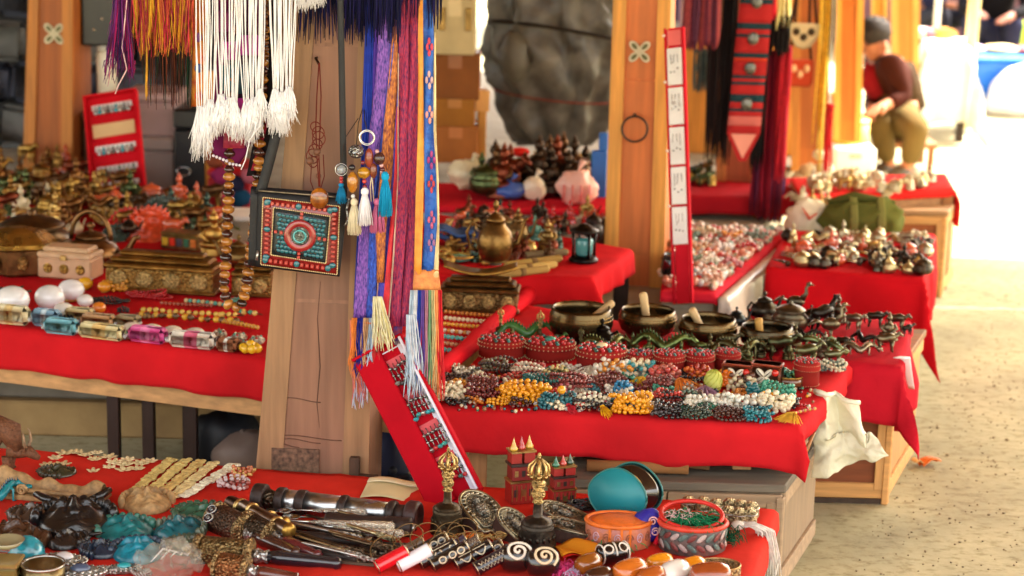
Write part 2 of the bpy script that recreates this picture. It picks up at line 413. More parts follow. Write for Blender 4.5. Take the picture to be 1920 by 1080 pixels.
part('crack', MB().add(tube([(p.x, .0025, p.z) for p in pts], [.0004, .0009, .0014, .0009, .0003], 5)), mat('wood', (84, 54, 40)), main_post)
a = on_main(598, 120)
part('nail', MB().add(tube([(a.x-.006, .01, a.z+.012), (a.x-.006, -.012, a.z+.012), (a.x+.004, -.03, a.z+.002)], .003, 6)), mat('metal', (70, 46, 34)), main_post)
a = on_main(676, 897)
part('bracket', MB().add(box(.022, .02, .10, (a.x-.012, -.008, a.z), .002)).add(box(.05, .018, .022, (a.x+.014, -.01, a.z), .002)), mat('rawwood', (84, 62, 48)), main_post, smooth=False)
# iron ring on the second post
rp_ = V(1190, 242, 5.82)
rg = MB().add(torus(.039, .0035, 26, 6), Rx(math.pi/2)); rg.add(tube([(0, .03, .041), (0, -.006, .041)], .005, 6))
solo('iron_ring', 'thin dark iron ring nailed to the post with the flower emblem', 'ring', rg, mat('metal', (70, 62, 56)), rp_)
# ================================================================ TABLES AND CLOTHS
def quad(pxs, z): return [G(x, y, z) for x, y in pxs]
def bil(q, s, t): return (q[0]*(1-s)+q[1]*s)*(1-t)+(q[3]*(1-s)+q[2]*s)*t
def table(label, q, z, legs=True, apron=.05, wood=(178, 132, 88), legc=(52, 36, 30), zf=0.0, leg_r=.022):
 c = sum((p for p in q), Vector())/4
 th = thing('market_table', label, 'table', (c.x, c.y, zf))
 L = [Vector((p.x-c.x, p.y-c.y, 0)) for p in q]; zt = z-zf-.004
 inn = [(p.x*.985, p.y*.985) for p in L]
 part('tabletop', MB().add(prism(inn, zt-.022, zt)), mat('woodx', wood), th, smooth=False)
 if apron:
  in2 = [(p.x*.97, p.y*.97) for p in L]; mb = MB()
  for a, b in zip(in2, in2[1:]+in2[:1]):
   d = Vector((b[0]-a[0], b[1]-a[1], 0)); n = Vector((-d.y, d.x, 0)).normalized()*.012
   mb.add(prism([a, b, (b[0]+n.x, b[1]+n.y), (a[0]+n.x, a[1]+n.y)], zt-.022-apron, zt-.0225))
  part('apron', mb, mat('woodx', wood), th, smooth=False)
 if legs:
  for p in L:
   part('leg', MB().add(box(leg_r*2, leg_r*2, zt-.024-apron*.0, (p.x*.93, p.y*.93, (zt-.024)/2), .002)), mat('metal', legc, metal=.3), th, smooth=False)
 return th
def drape(name, label, q, z, front=.1, right=.08, left=0., back=0., color=RED, kind='cloth', amp=.010, seed=0, res=.022, group=None, tuck=None):
 q = [Vector((p.x, p.y, z)) for p in q]
 Wd = ((q[1]-q[0]).length+(q[2]-q[3]).length)/2; Dp = ((q[3]-q[0]).length+(q[2]-q[1]).length)/2
 eR = (q[1]-q[0]).normalized(); eB = (q[3]-q[0]).normalized()
 oR = Vector((eB.y, -eB.x, 0)); oF = Vector((eR.y, -eR.x, 0))   # outward of right side, of front
 def samples(lo, n, hi):
  a = [-lo*(1-i/max(1, round(lo/(res*.6)))) for i in range(max(0, round(lo/(res*.6))))] if lo > 0 else []
  b = [n*i/max(2, round(n/res)) for i in range(max(2, round(n/res))+1)]
  c = [n+hi*(i+1)/max(1, round(hi/(res*.6))) for i in range(max(1, round(hi/(res*.6))))] if hi > 0 else []
  return a+b+c
 su, sv = samples(left, Wd, right), samples(front, Dp, back)
 v = []
 for b in sv:
  for a in su:
   s, t = min(max(a/Wd, 0), 1), min(max(b/Dp, 0), 1)
   p = bil(q, s, t); da = a-Wd if a > Wd else (a if a < 0 else 0); db = -b if b < 0 else (Dp-b if b > Dp else 0)
   da_, db_ = abs(da), abs(db)
   if da_ == 0 and db_ == 0:
    fo = abs(math.sin((a-.13*seed)*5.1)); p = p+Vector((0, 0, .0018*N3(p, 9, seed)+.0012*N3(p, 30, seed)+.0014+.0022*max(0, 1-fo*14)))
   else:
    L_ = math.hypot(da_, db_); o = (oR*(1 if da > 0 else -1)*da_ + oF*(1 if db > 0 else -1)*db_)/L_
    al = a if db_ >= da_ else b
    wv = math.sin(al*17+seed*2.1)+.6*math.sin(al*41+seed)+2.2*N3(p, 6, seed+3)+.9*N3(p, 19, seed)
    k = min(1, L_/.10)
    out = .010*(1-math.exp(-L_/.006))+amp*k*(wv+1.2)*.5
    if da_ and db_: out += .42*min(da_, db_)
    hem = 1+.10*N3(Vector((al, 0, 0)), 7, seed+9)
    p = p+o*out-Vector((0, 0, max(0, L_*hem-.004)*(.985)))
   v.append(tuple(p))
 nu, nv = len(su), len(sv)
 f = [(j*nu+i, j*nu+i+1, (j+1)*nu+i+1, (j+1)*nu+i) for j in range(nv-1) for i in range(nu-1)]
 c = sum((p for p in q), Vector())/4
 mb = MB().add((v, f), T(-c.x, -c.y, -c.z))
 o = solo(name, label, 'tablecloth', mb, mat(kind, color), c, group=group)
 sd = o.modifiers.new('t', 'SOLIDIFY'); sd.thickness = .0018; sd.offset = -1
 return o
ZT, ZF = .39, .27
# front table
qF = [G(-160, 1190, ZF), G(1432, 1120, ZF), G(1452, 956, ZF), G(-60, 836, ZF)]
qF[0] = G(-160, 1240, ZF); _e = G(1408, 1080, ZF)-qF[2]; qF[1] = qF[2]+_e*((qF[0].y-qF[2].y)/_e.y)
table('low table in the foreground under the red cloth', qF, ZF, apron=.04)
drape('tablecloth', 'red cloth on the foreground table, crowded with masks, bells and bangles', qF, ZF, front=.05, right=.05, color=(214, 52, 40), seed=1)
# table 1
q1 = [G(815, 762, ZT), G(1496, 800, ZT), G(1592, 684, ZT), G(985, 572, ZT)]
table('wooden table under the red cloth with coiled bead bracelets and singing bowls', q1, ZT, apron=.03, wood=(170, 120, 76), legs=False)
t1 = bpy.data.objects['market_table.001']
for x_, zb in ((1398, ZF+.002), (892, .004)):
 P = G(x_, 905, ZF)-t1.location; part('leg', MB().add(box(.042, .04, ZT-.03-zb, (P.x, P.y+(.22 if x_ < 1000 else .10), zb+(ZT-.03-zb)/2), .002)), mat('wood', (180, 128, 84)), t1, smooth=False)
drape('tablecloth', 'red cloth under the coiled bead bracelets and singing bowls', q1, ZT, front=.105, right=.045, left=.03, color=(194, 30, 36), seed=2, amp=.014)
# left table
qL = [G(-150, 595, ZT), G(818, 712, ZT), G(984, 572, ZT), G(-150, 318, ZT)]
tl = table('long low table under the red cloth heaped with brass pots and wrapped soaps', qL, ZT, apron=.125, wood=(196, 146, 96), legs=False)
for x in (232, 296, 372):
 P = G(x, 740, .2); P = Vector((P.x, G(x, 735, .25).y+.02, 0))-Vector(tl.location)
 part('leg', MB().add(box(.030 if x < 350 else .036, .03, .36, (P.x, P.y, .18), .002)), mat('wood', (50, 30, 24)), tl, smooth=False)
drape('tablecloth', 'red cloth hanging in front of the wrapped soaps and brass pots', qL, ZT, front=.108, right=.0, color=(198, 28, 34), seed=3, amp=.008)
# rolled cloth edge between the two tables
a, b = G(812, 716, ZT), G(990, 560, ZT)
pts = [a+(b-a)*(i/14)+Vector((0, 0, .012+.006*N3((i, 0, 0), .7, 2))) for i in range(15)]
solo('cloth_roll', 'rolled red cloth edge running between the bead strands and the bracelet table', 'cloth roll', MB().add(tube([p-a for p in pts], [.022+.005*N3((i*.4, 3, 1), 1) for i in range(15)], 10)), mat('cloth', (212, 26, 38)), a)
# table 1b behind
ZB = .45
qB = [G(770, 512, ZB), G(1108, 522, ZB), G(1182, 468, ZB), G(800, 398, ZB)]
table('small table of brass kettles behind the singing bowls', qB, ZB, apron=.03, zf=.0)
drape('tablecloth', 'bright red cloth with a drooping corner, under the brass lantern and rolls', qB, ZB, front=.085, right=.075, color=(206, 26, 32), seed=4, amp=.02)
# table 2
q2 = [G(1452, 668, ZT), G(1688, 688, ZT), G(1706, 604, ZT), G(1400, 580, ZT)]
table('table of dark bronze animals on a panelled cabinet', q2, ZT, legs=False, apron=.02)
drape('tablecloth', 'faded crimson cloth with long pointed corners under the dark bronze animals', q2, ZT, front=.15, right=.17, color=(196, 28, 44), seed=5, amp=.026)
# table 3
q3 = [G(1436, 503, ZT), G(1728, 522, ZT), G(1750, 438, ZT), G(1474, 432, ZT)]
table('table of silver trinkets before the olive bag', q3, ZT, apron=.03)
drape('tablecloth', 'deep red cloth hanging low below the heaped silver trinkets', q3, ZT, front=.21, right=.21, color=(196, 18, 28), seed=6, amp=.016)
# table 3b with beads
q3b = [G(1238, 548, .36), G(1338, 552, .36), G(1482, 432, .36), G(1262, 420, .36)]
table('low bench of loose beads behind the jewellery strip', q3b, .36, legs=False, apron=.07, zf=.27, wood=(150, 140, 120))
drape('tablecloth', 'pinkish red cloth spread under the heap of loose beads', q3b, .36, front=.03, right=.02, color=(212, 40, 58), seed=7)
# table 4
q4 = [G(1500, 370, ZT), G(1786, 352, ZT), G(1772, 326, ZT), G(1480, 334, ZT)]
table('far sunny table of cream trinkets in front of the seated vendor', q4, ZT, apron=.05, legc=(150, 100, 60))
drape('tablecloth', 'sunlit red cloth on the far table of cream trinkets', q4, ZT, front=.035, right=.15, color=(212, 40, 36), seed=8)
# counter at the back
qc = [G(700, 385, .45), G(1140, 395, .45), G(1160, 352, .45), G(700, 340, .45)]
bc = table('back counter carrying plastic bags and dark figurines', qc, .45, apron=.10, zf=.27, legs=True, wood=(186, 178, 160))
drape('tablecloth', 'thin red cloth edge on the back counter under the plastic bags', qc, .45, front=.022, right=.02, color=(206, 30, 46), seed=9)
# white strip standing in for the bright glare on the table edge
for k, (x0, y0, x1, y1, wpx, lab) in enumerate(((1682, 612, 1712, 740, 22, 'white strip standing in for glare over the corner of the crimson cloth'),)):
 P = G(x0, y0, ZT+.004); kk = K(P)
 v = lambda s, t: (wpx*kk*(s-.5)*(1-.5*t)+.03*t, -.10*(1-t)-.02*math.sin(t*3), (.004 if t < .4 else .004-.17*(t-.4)))
 o = solo('glare_strip', lab, 'glare strip', MB().add(slab(v, 4, 14, (0, 0, .002))), mat('plastic', (240, 238, 240)), G(1694, 665, ZT)+Vector((0, .02, .006)), -.25)
# ================================================================ CABINETS
def cabinet(label, x0, x1, y0, y1, h, wood, top, panelc, shear=.37):
 th = thing('wooden_cabinet', label, 'cabinet', ((x0+x1)/2, (y0+y1)/2, 0))
 W, D = x1-x0, y1-y0
 part('carcass', MB().add(box(W-.01, D-.01, h-.022, (0, 0, (h-.022)/2), .002)), mat('wood', wood), th, smooth=False)
 part('top', MB().add(box(W+.012, D+.012, .02, (0, 0, h-.0115), .003)), mat('woodx', top), th, smooth=False)
 fr = mat('woodx', tuple(min(255, int(c*1.12)) for c in wood))
 n = 2 if W > .45 else 1
 for i in range(n):
  cx = -W/2+W*(i+.5)/n; w_ = W/n
  part('rail', MB().add(box(w_-.004, .012, .03, (cx, -D/2-.002, h-.04), .002)), fr, th, smooth=False)
  part('rail', MB().add(box(w_-.004, .012, .04, (cx, -D/2-.002, .035), .002)), fr, th, smooth=False)
  for sg in (-1, 1):
   part('stile', MB().add(box(.032, .014, h-.08, (cx+sg*(w_/2-.018), -D/2-.003, h/2-.002), .002)), mat('wood', tuple(min(255, int(c*1.12)) for c in wood)), th, smooth=False)
  part('door_panel', MB().add(box(w_-.07, .006, h-.09, (cx, -D/2+.003, h/2), .001)), mat('woodx', panelc), th, smooth=False)
 part('plinth_board', MB().add(box(W-.004, .02, .014, (0, -D/2+.002, .007), .001)), mat('wood', (70, 52, 40)), th, smooth=False)
 part('corner_post', MB().add(box(.018, .018, h-.03, (W/2-.004, -D/2-.004, (h-.03)/2), .003)), fr, th, smooth=False)
 part('side_rail', MB().add(box(.008, D-.03, .03, (W/2-.0005, 0, h-.04), .001)).add(box(.008, D-.03, .04, (W/2-.0005, 0, .04), .001)), fr, th, smooth=False)
 for c in th.children: c.data.transform(Matrix(((1, shear, 0, shear*D/2), (0, 1, 0, 0), (0, 0, 1, 0), (0, 0, 0, 1))))
 return th
cA = G(1470, 905, ZF); cB = G(1545, 812, ZF)
cabinet('scuffed grey wooden cabinet with a worn top under the bracelet table', .10, cA.x, cA.y, cB.y, ZF-.002, (150, 126, 100), (112, 102, 88), (146, 114, 84))
c2 = G(1662, 944, 0)
cabinet('small wooden cabinet with a brown panel door under the crimson cloth', .64, c2.x, c2.y, c2.y+.42, .355, (190, 140, 84), (150, 110, 70), (132, 72, 42))
# ================================================================ FAR BACKGROUND
def blob(r, seed, amp=.15, fs=6, nu=28, nv=18, c=(0, 0, 0)):
 mb = MB().add(sph(r, c, nu, nv)); rm_ = min(r) if hasattr(r, '__len__') else r
 mb.warp(lambda p: p+(p-Vector(c)).normalized()*rm_*amp*(N3(p, fs, seed)+.5*N3(p, fs*2.3, seed+4)))
 return mb
# dark tarpaulin sack
P = V(1035, 275, 7.5); P.z = max(P.z, .45)
sk = thing('tarpaulin_sack', 'huge dark grey tarpaulin sack roped shut on the back counter', 'sack', (P.x, 7.55, .45))
mb = MB().add(sph((.26, .2, .48), (0, 0, .42), 64, 50))
def _sk(p):
 a = math.atan2(p.y, p.x); q = Vector(p)
 sq = 1+.12*math.cos(4*a)*0
 q.x *= 1+.10*N3(p, 5, 2)+.05*math.sin(p.z*22+3*N3(p, 6, 1)); q.y *= 1+.12*N3(p, 6, 8)
 q.x += .03*N3(p, 9, 5); q.z = max(.0, q.z); q.x *= 1.0+.35*max(0, .30-p.z)
 if abs(p.z-.42) < .05: q.x *= .95; q.y *= .95
 n = .020*math.sin(a*9+p.z*14+4*N3(p, 4, 3))+.03*N3((a*2, p.z*11, 3), 1.6, 2); q.x += n*math.cos(a); q.y += n*math.sin(a)
 return q
mb.warp(_sk); part('sack_body', mb, mat('plastic', (108, 101, 88), (62, 57, 50), rough=.42, vs=12, bump=.7, bs=16, vor=1), sk)
part('rope', MB().add(tube([(.262*math.cos(t), .21*math.sin(t)-.01, .44+.05*math.cos(t+2.3)) for t in [2*math.pi*i/30 for i in range(31)]], .007, 6)), mat('thread', (40, 32, 24)), sk)
part('rope', MB().add(tube([(.24*math.cos(t), .215*math.sin(t)-.012, .20-.02*math.cos(t)) for t in [2*math.pi*i/30 for i in range(31)]], .004, 6)), mat('thread', (120, 50, 36)), sk)
part('knotted_neck', blob((.06, .05, .10), 4, .3, 20, 16, 12, (-.15, -.17, .36)), mat('plastic', (92, 86, 72), rough=.5, bump=.6, bs=30), sk)
# boxes
def carton(label, x0, y0, x1, y1, Y, c, dep=.22, flaps=True, cat='box', rot=0):
 a, b = V(x0, y1, Y), V(x1, y0, Y); W, H = b.x-a.x, b.z-a.z
 th = thing('cardboard_box', label, cat, ((a.x+b.x)/2, Y+dep/2, a.z), rot)
 part('carton', MB().add(box(W, dep, H, (0, 0, H/2), .004)), mat('card', c), th, smooth=False)
 part('tape', MB().add(box(W*1.004, .05, .002, (0, 0, H+.001))).add(box(.05, .002, H*.3, (0, -dep/2-.001, H*.85))), mat('plastic', tuple(min(255, int(v*1.15)) for v in c)), th, smooth=False)
 return th
carton('brown cardboard box at the bottom of the stack behind the scarves', 812, 240, 896, 305, 7.0, (164, 98, 46))
carton('ochre cardboard box second from the bottom of the stack', 815, 187, 890, 239, 7.02, (150, 96, 36))
carton('tall dark brown carton below the latched beige case', 806, 104, 900, 186, 7.04, (128, 76, 36))
lc = carton('pale beige metal case with latches on top of the cartons', 812, 0, 892, 102, 7.0, (190, 170, 124))
for dx in (-.045, .05):
 part('latch', MB().add(box(.024, .008, .085, (dx, -.114, .13), .003)), mat('metal', (150, 120, 70)), lc, smooth=False)
carton('tilted open carton flap leaning right of the stack', 893, 170, 912, 300, 7.05, (186, 130, 62), .06, rot=.1)
# blue plank
P = V(1120, 400, 6.4)
solo('blue_plank', 'upright blue painted board left of the post with the iron ring', 'board', MB().add(box(.052, .02, .34, (0, 0, .17), .003)).add(box(.03, .022, .06, (.012, 0, .37), .003)), mat('plastic', (40, 108, 190)), Vector((P.x, 6.4, .27)), smooth=False)
# grey plastic crates, black trunk, speaker, white jar behind the left table
def pbox(name, label, cat, x0, y0, x1, y1, Y, c, dep=.25, kind='plastic', lid=True, rot=0):
 a, b = V(x0, y1, Y), V(x1, y0, Y); W, H = b.x-a.x, b.z-a.z
 th = thing(name, label, cat, ((a.x+b.x)/2, Y+dep/2, a.z), rot)
 part('body', MB().add(box(W*.97, dep*.97, H*.80, (0, 0, H*.40), .008)), mat(kind, c), th, smooth=False)
 part('lid', MB().add(box(W, dep, H*.19, (0, 0, H*.9), .01)), mat(kind, tuple(min(255, int(v*1.1)) for v in c)), th, smooth=False)
 return th
pbox('storage_tub', 'grey pink plastic tub stacked on top, behind the leaning earring card', 'tub', 228, 176, 334, 256, 6.85, (158, 130, 128))
pbox('storage_tub', 'grey plastic tub below another tub, beside the black trunk', 'tub', 226, 258, 328, 392, 6.84, (140, 124, 118))
tk = pbox('black_chest', 'black trunk with a chrome latch standing beside the grey tubs', 'trunk', 326, 205, 386, 400, 6.8, (26, 25, 27), .3)
a = V(344, 322, 6.79)-Vector(tk.location)
part('latch', MB().add(torus(.016, .003, 18, 5, (0, 0, 0), 1.5, 1), T(a.x, -.155, a.z) @ Rx(math.pi/2)), mat('polish', (200, 200, 200)), tk)
sp_ = pbox('black_case', 'black studded case hanging over the white jar behind the left post', 'case', 152, -30, 212, 86, 6.95, (26, 22, 20), .2)
for dx, dz in ((.03, .1), (.035, .19), (-.02, .06)):
 part('stud', MB().add(sph(.006, (dx*.6, -.103, dz), 8, 5)), mat('polish', (200, 190, 170)), sp_)
P = V(190, 180, 6.9)
jr = thing('white_jar', 'tall white plastic jar with screw lid under the black case', 'jar', (P.x, 7.0, P.z-.02))
part('body', MB().add(lathe([(.032, 0), (.036, .005), (.036, .16), (.030, .175)], 20)), mat('plastic', (226, 220, 196)), jr)
part('lid', MB().add(lathe([(.034, .1755), (.034, .195), (.03, .198)], 20)), mat('plastic', (206, 204, 190)), jr)
P = V(190, 190, 6.95)
st = thing('crate_stack', 'dark timber stand that carries the white jar', 'stand', (P.x, 7.03, .27))
part('top', MB().add(box(.14, .2, .02, (0, 0, P.z-.32), .003)), mat('rawwood', (80, 52, 34)), st, smooth=False)
for sx in (-1, 1):
 part('side', MB().add(box(.02, .18, P.z-.331, (sx*.055, 0, (P.z-.331)/2), .002)), mat('rawwood', (84, 52, 34)), st, smooth=False)
# amber board + red goods beyond the hanging strings
P = V(395, 390, 6.7)
solo('amber_plank', 'upright amber plank right of the black trunk', 'plank', MB().add(box(.05, .02, .5, (0, 0, .25), .003)), mat('wood', (206, 140, 40)), Vector((P.x, 6.75, .30)), smooth=False)
pbox('red_case', 'red goods box showing behind the amber bead necklace', 'box', 388, 318, 470, 402, 6.6, (176, 24, 34))
for i, (x, y, c, n) in enumerate(((415, 330, (130, 40, 80), 'purple'), (440, 345, (40, 40, 60), 'dark blue'), (452, 372, (30, 70, 100), 'blue'), (425, 370, (190, 60, 90), 'pink'), (405, 300, (120, 60, 40), 'brown'), (470, 330, (170, 90, 100), 'rose'))):
 P = V(x, y, 6.52)
 solo('cloth_bundle', f'soft {n} cloth bundle in front of the red goods box', 'bundle', blob((.035, .03, .03), i, .3, 30, 14, 9), mat('cloth', c), P)
P = G(432, 412, ZT)
solo('white_tray', 'bright white sheet of card lying beyond the amber necklace', 'card', MB().add(box(.19, .16, .016, (0, 0, .009), .003)), mat('paper', (238, 236, 230)), P+Vector((0, .05, 0)), .1, smooth=False)
# plastic bags on the back counter
for i, (x, yb_, wp, hp, c, lab) in enumerate((
 (880, 366, 88, 52, (226, 214, 176), 'crumpled cream plastic bag at the left end of the back counter'),
 (955, 386, 60, 38, (60, 96, 170), 'small blue plastic bag lying on the back counter'),
 (1000, 386, 48, 44, (234, 216, 186), 'knotted white plastic bag beside the blue one'),
 (1080, 394, 80, 64, (238, 186, 168), 'pink striped plastic bag at the right end of the back counter'))):
 P = G(x, yb_-8, .452); k = K(P)
 mb = blob((wp*k/2, wp*k*.35, hp*k/2), i*3+1, .35, 26, 26, 16); zm = min(p[2] for p in mb.v)
 mb.warp(lambda p: Vector((p.x, p.y, (p.z-zm))))
 th = thing('plastic_bag', lab, 'bag', P+Vector((0, .03, .0)))
 part('bag', mb, mat('plastic', c, bump=.5, bs=60), th)
 part('knot', MB().add(tube([(0, 0, hp*k*.8), (.008, 0, hp*k*1.05), (.02, 0, hp*k*1.3)], [.006, .004, .012], 8)), mat('plastic', c), th)
 if i == 3:
  for s in (-.6, -.2, .2, .6):
   part('stripe', MB().add(tube([(s*wp*k/2, -wp*k*.40*math.sqrt(max(.05, 1-s*s*.8)), t*hp*k) for t in (.15, .4, .65)], .004, 6)), mat('plastic', (222, 120, 110)), th)
# dark figurines heaped on the back counter
dk = [mat('metal', c, rough=.45) for c in ((60, 44, 34), (40, 30, 26), (96, 74, 48), (120, 60, 40), (60, 58, 50))]
# far right: white covered tables, tub, sack, poles, stalls
P = V(1765, 200, 11.0)
q = [Vector((P.x-.12, 10.9, .52)), Vector((P.x+.10, 10.9, .52)), Vector((P.x+.30, 11.7, .52)), Vector((P.x+.02, 11.7, .52))]
table('sunlit table covered in white beside the seated vendor', q, .52, apron=.04)
drape('tablecloth', 'glaring white cloth on the table beside the seated vendor', q, .52, front=.42, right=.4, left=.1, color=(240, 238, 232), amp=.03, res=.04, seed=2)
for i, (x, y, c, n) in enumerate(((1715, 205, (236, 226, 214), 'white'), (1762, 118, (214, 160, 90), 'tan'), (1735, 105, (196, 110, 130), 'pink'))):
 P2 = V(x, y, 11.2)
 solo('folded_cloth', f'{n} folded cloth on the white sunlit table', 'cloth', blob((.09, .07, .035), i, .25, 9, 16, 9), mat('cloth', c), Vector((P2.x, 11.2, max(.59, P2.z))))
def pole(label, x, yb_, c, r=.033, top=2.7):
 P = G(x, yb_, 0); th = thing('timber_pole', label, 'pole', P)
 part('shaft', MB().add(tube([(0, 0, 0), (.004, 0, top*.5), (0, 0, top)], [r, r*.97, r*.95], 12)), mat('wood', c), th)
 part('footing', MB().add(box(r*3, r*3, .03, (0, 0, .015), .004)), mat('conc', (190, 186, 170)), th, smooth=False)
pole('pale peeled timber pole standing in the sunny aisle', 1807, 250, (226, 208, 150), .037)
pole('thin white painted pole beside the far orange post', 1742, 225, (230, 222, 214), .02)
# blue tub and white sack on the far ground
P = G(1868, 200, 0); th = thing('blue_bin', 'bright blue plastic tub on the ground beyond the timber pole', 'tub', P, .1)
W = .36
pr = [(-W, -.22), (W, -.22), (W, .22), (-W, .22)]
def taper(mb): return mb.warp(lambda p: Vector((p.x*(1+.12*p.z), p.y*(1+.15*p.z), p.z)))
part('bin_body', taper(MB().add(box(.66, .42, .27, (0, 0, .19), .02))), mat('plastic', (30, 110, 214)), th, smooth=False)
part('rim', MB().add(box(.74, .49, .03, (0, 0, .336), .012)), mat('plastic', (60, 140, 224)), th, smooth=False)
for sx in (-1, 1):
 part('runner', MB().add(box(.10, .38, .056, (sx*.22, 0, .028), .004)), mat('plastic', (40, 44, 44)), th, smooth=False)
for i, (dx, c, n) in enumerate(((-.22, (214, 190, 220), 'lilac'), (.0, (222, 200, 150), 'cream'), (.2, (180, 110, 120), 'dusty pink'))):
 solo('folded_cloth', f'{n} folded cloth lying on the blue tub', 'cloth', blob((.12, .12, .03), i+4, .2, 8, 14, 8), mat('cloth', c), P+Vector((dx, 0, .377)))
P = G(1905, 222, 0); mb = blob((.24, .2, .20), 3, .14, 5, 30, 20, (0, 0, .13)); mb.warp(lambda p: Vector((p.x*(1.3-1.3*max(0, p.z)), p.y, max(0, p.z))))
th = thing('white_sack', 'bulging white sack on the sunny ground at the picture edge', 'sack', P+Vector((.12, .2, 0)))
part('sack_body', mb, mat('plastic', (226, 226, 232), rough=.6, bump=.3), th)
part('tie', MB().add(torus(.05, .012, 18, 6, (0, 0, .32))), mat('thread', (150, 140, 120)), th)
# shaded stall far behind with its clothes rails
far = thing('far_stall', 'shaded market stall with dark hanging clothes across the far aisle', 'stall', (3.4, 17.2, 0))
part('back_panel', MB().add(box(5.0, .08, 2.3, (0, .9, 1.15))), mat('cloth', (40, 38, 74), bump=0), far, smooth=False)
part('stall_roof', MB().add(box(5.4, 2.2, .06, (0, 0, 2.35))), mat('plastic', (60, 70, 110)), far, smooth=False)
part('side_panel', MB().add(box(.06, 1.8, 2.2, (2.5, 0, 1.1))), mat('cloth', (60, 40, 50)), far, smooth=False)
part('counter', MB().add(box(4.4, .6, .5, (.2, -.5, .25), .01)), mat('cloth', (120, 84, 90)), far, smooth=False)
cl = [((52, 44, 96), 'dark violet'), ((36, 36, 60), 'navy'), ((84, 52, 90), 'plum'), ((40, 60, 96), 'slate blue'), ((24, 24, 30), 'black'), ((30, 110, 120), 'teal'), ((50, 44, 110), 'indigo')]
for i in range(12):
 c, n = cl[(i*3) % 7]; x = -1.5+.27*i
 mb = MB().add(slab(lambda s, t: ((s-.5)*.26, .03*math.sin(s*13+i), -.85*t), 10, 6, (0, .04, 0)))
 part('hanging_garment', mb, mat('cloth', c), far, label=f'{n} garment on the far rail').location = (x, .1+.1*(i % 3), 1.35+.1*(i % 2))
P = V(1905, 110, 14.6)
solo('neon_garment', 'neon yellow green garment hanging at the far right', 'garment', MB().add(slab(lambda s, t: ((s-.5)*(.20+.16*t), .03*math.sin(s*16)-.04*t, -.44*t), 12, 8, (0, .03, 0))), mat('cloth', (206, 236, 70), bump=0), V(1905, 40, 14.6))
P = V(1848, 20, 14.9)
solo('white_lantern', 'white rounded paper lantern hanging at the top of the far aisle', 'lantern', MB().add(sph((.13, .1, .14), (0, 0, 0), 16, 10)).add(lathe([(.04, .13), (.04, .17)], 10)), mat('paper', (238, 238, 244)), P)
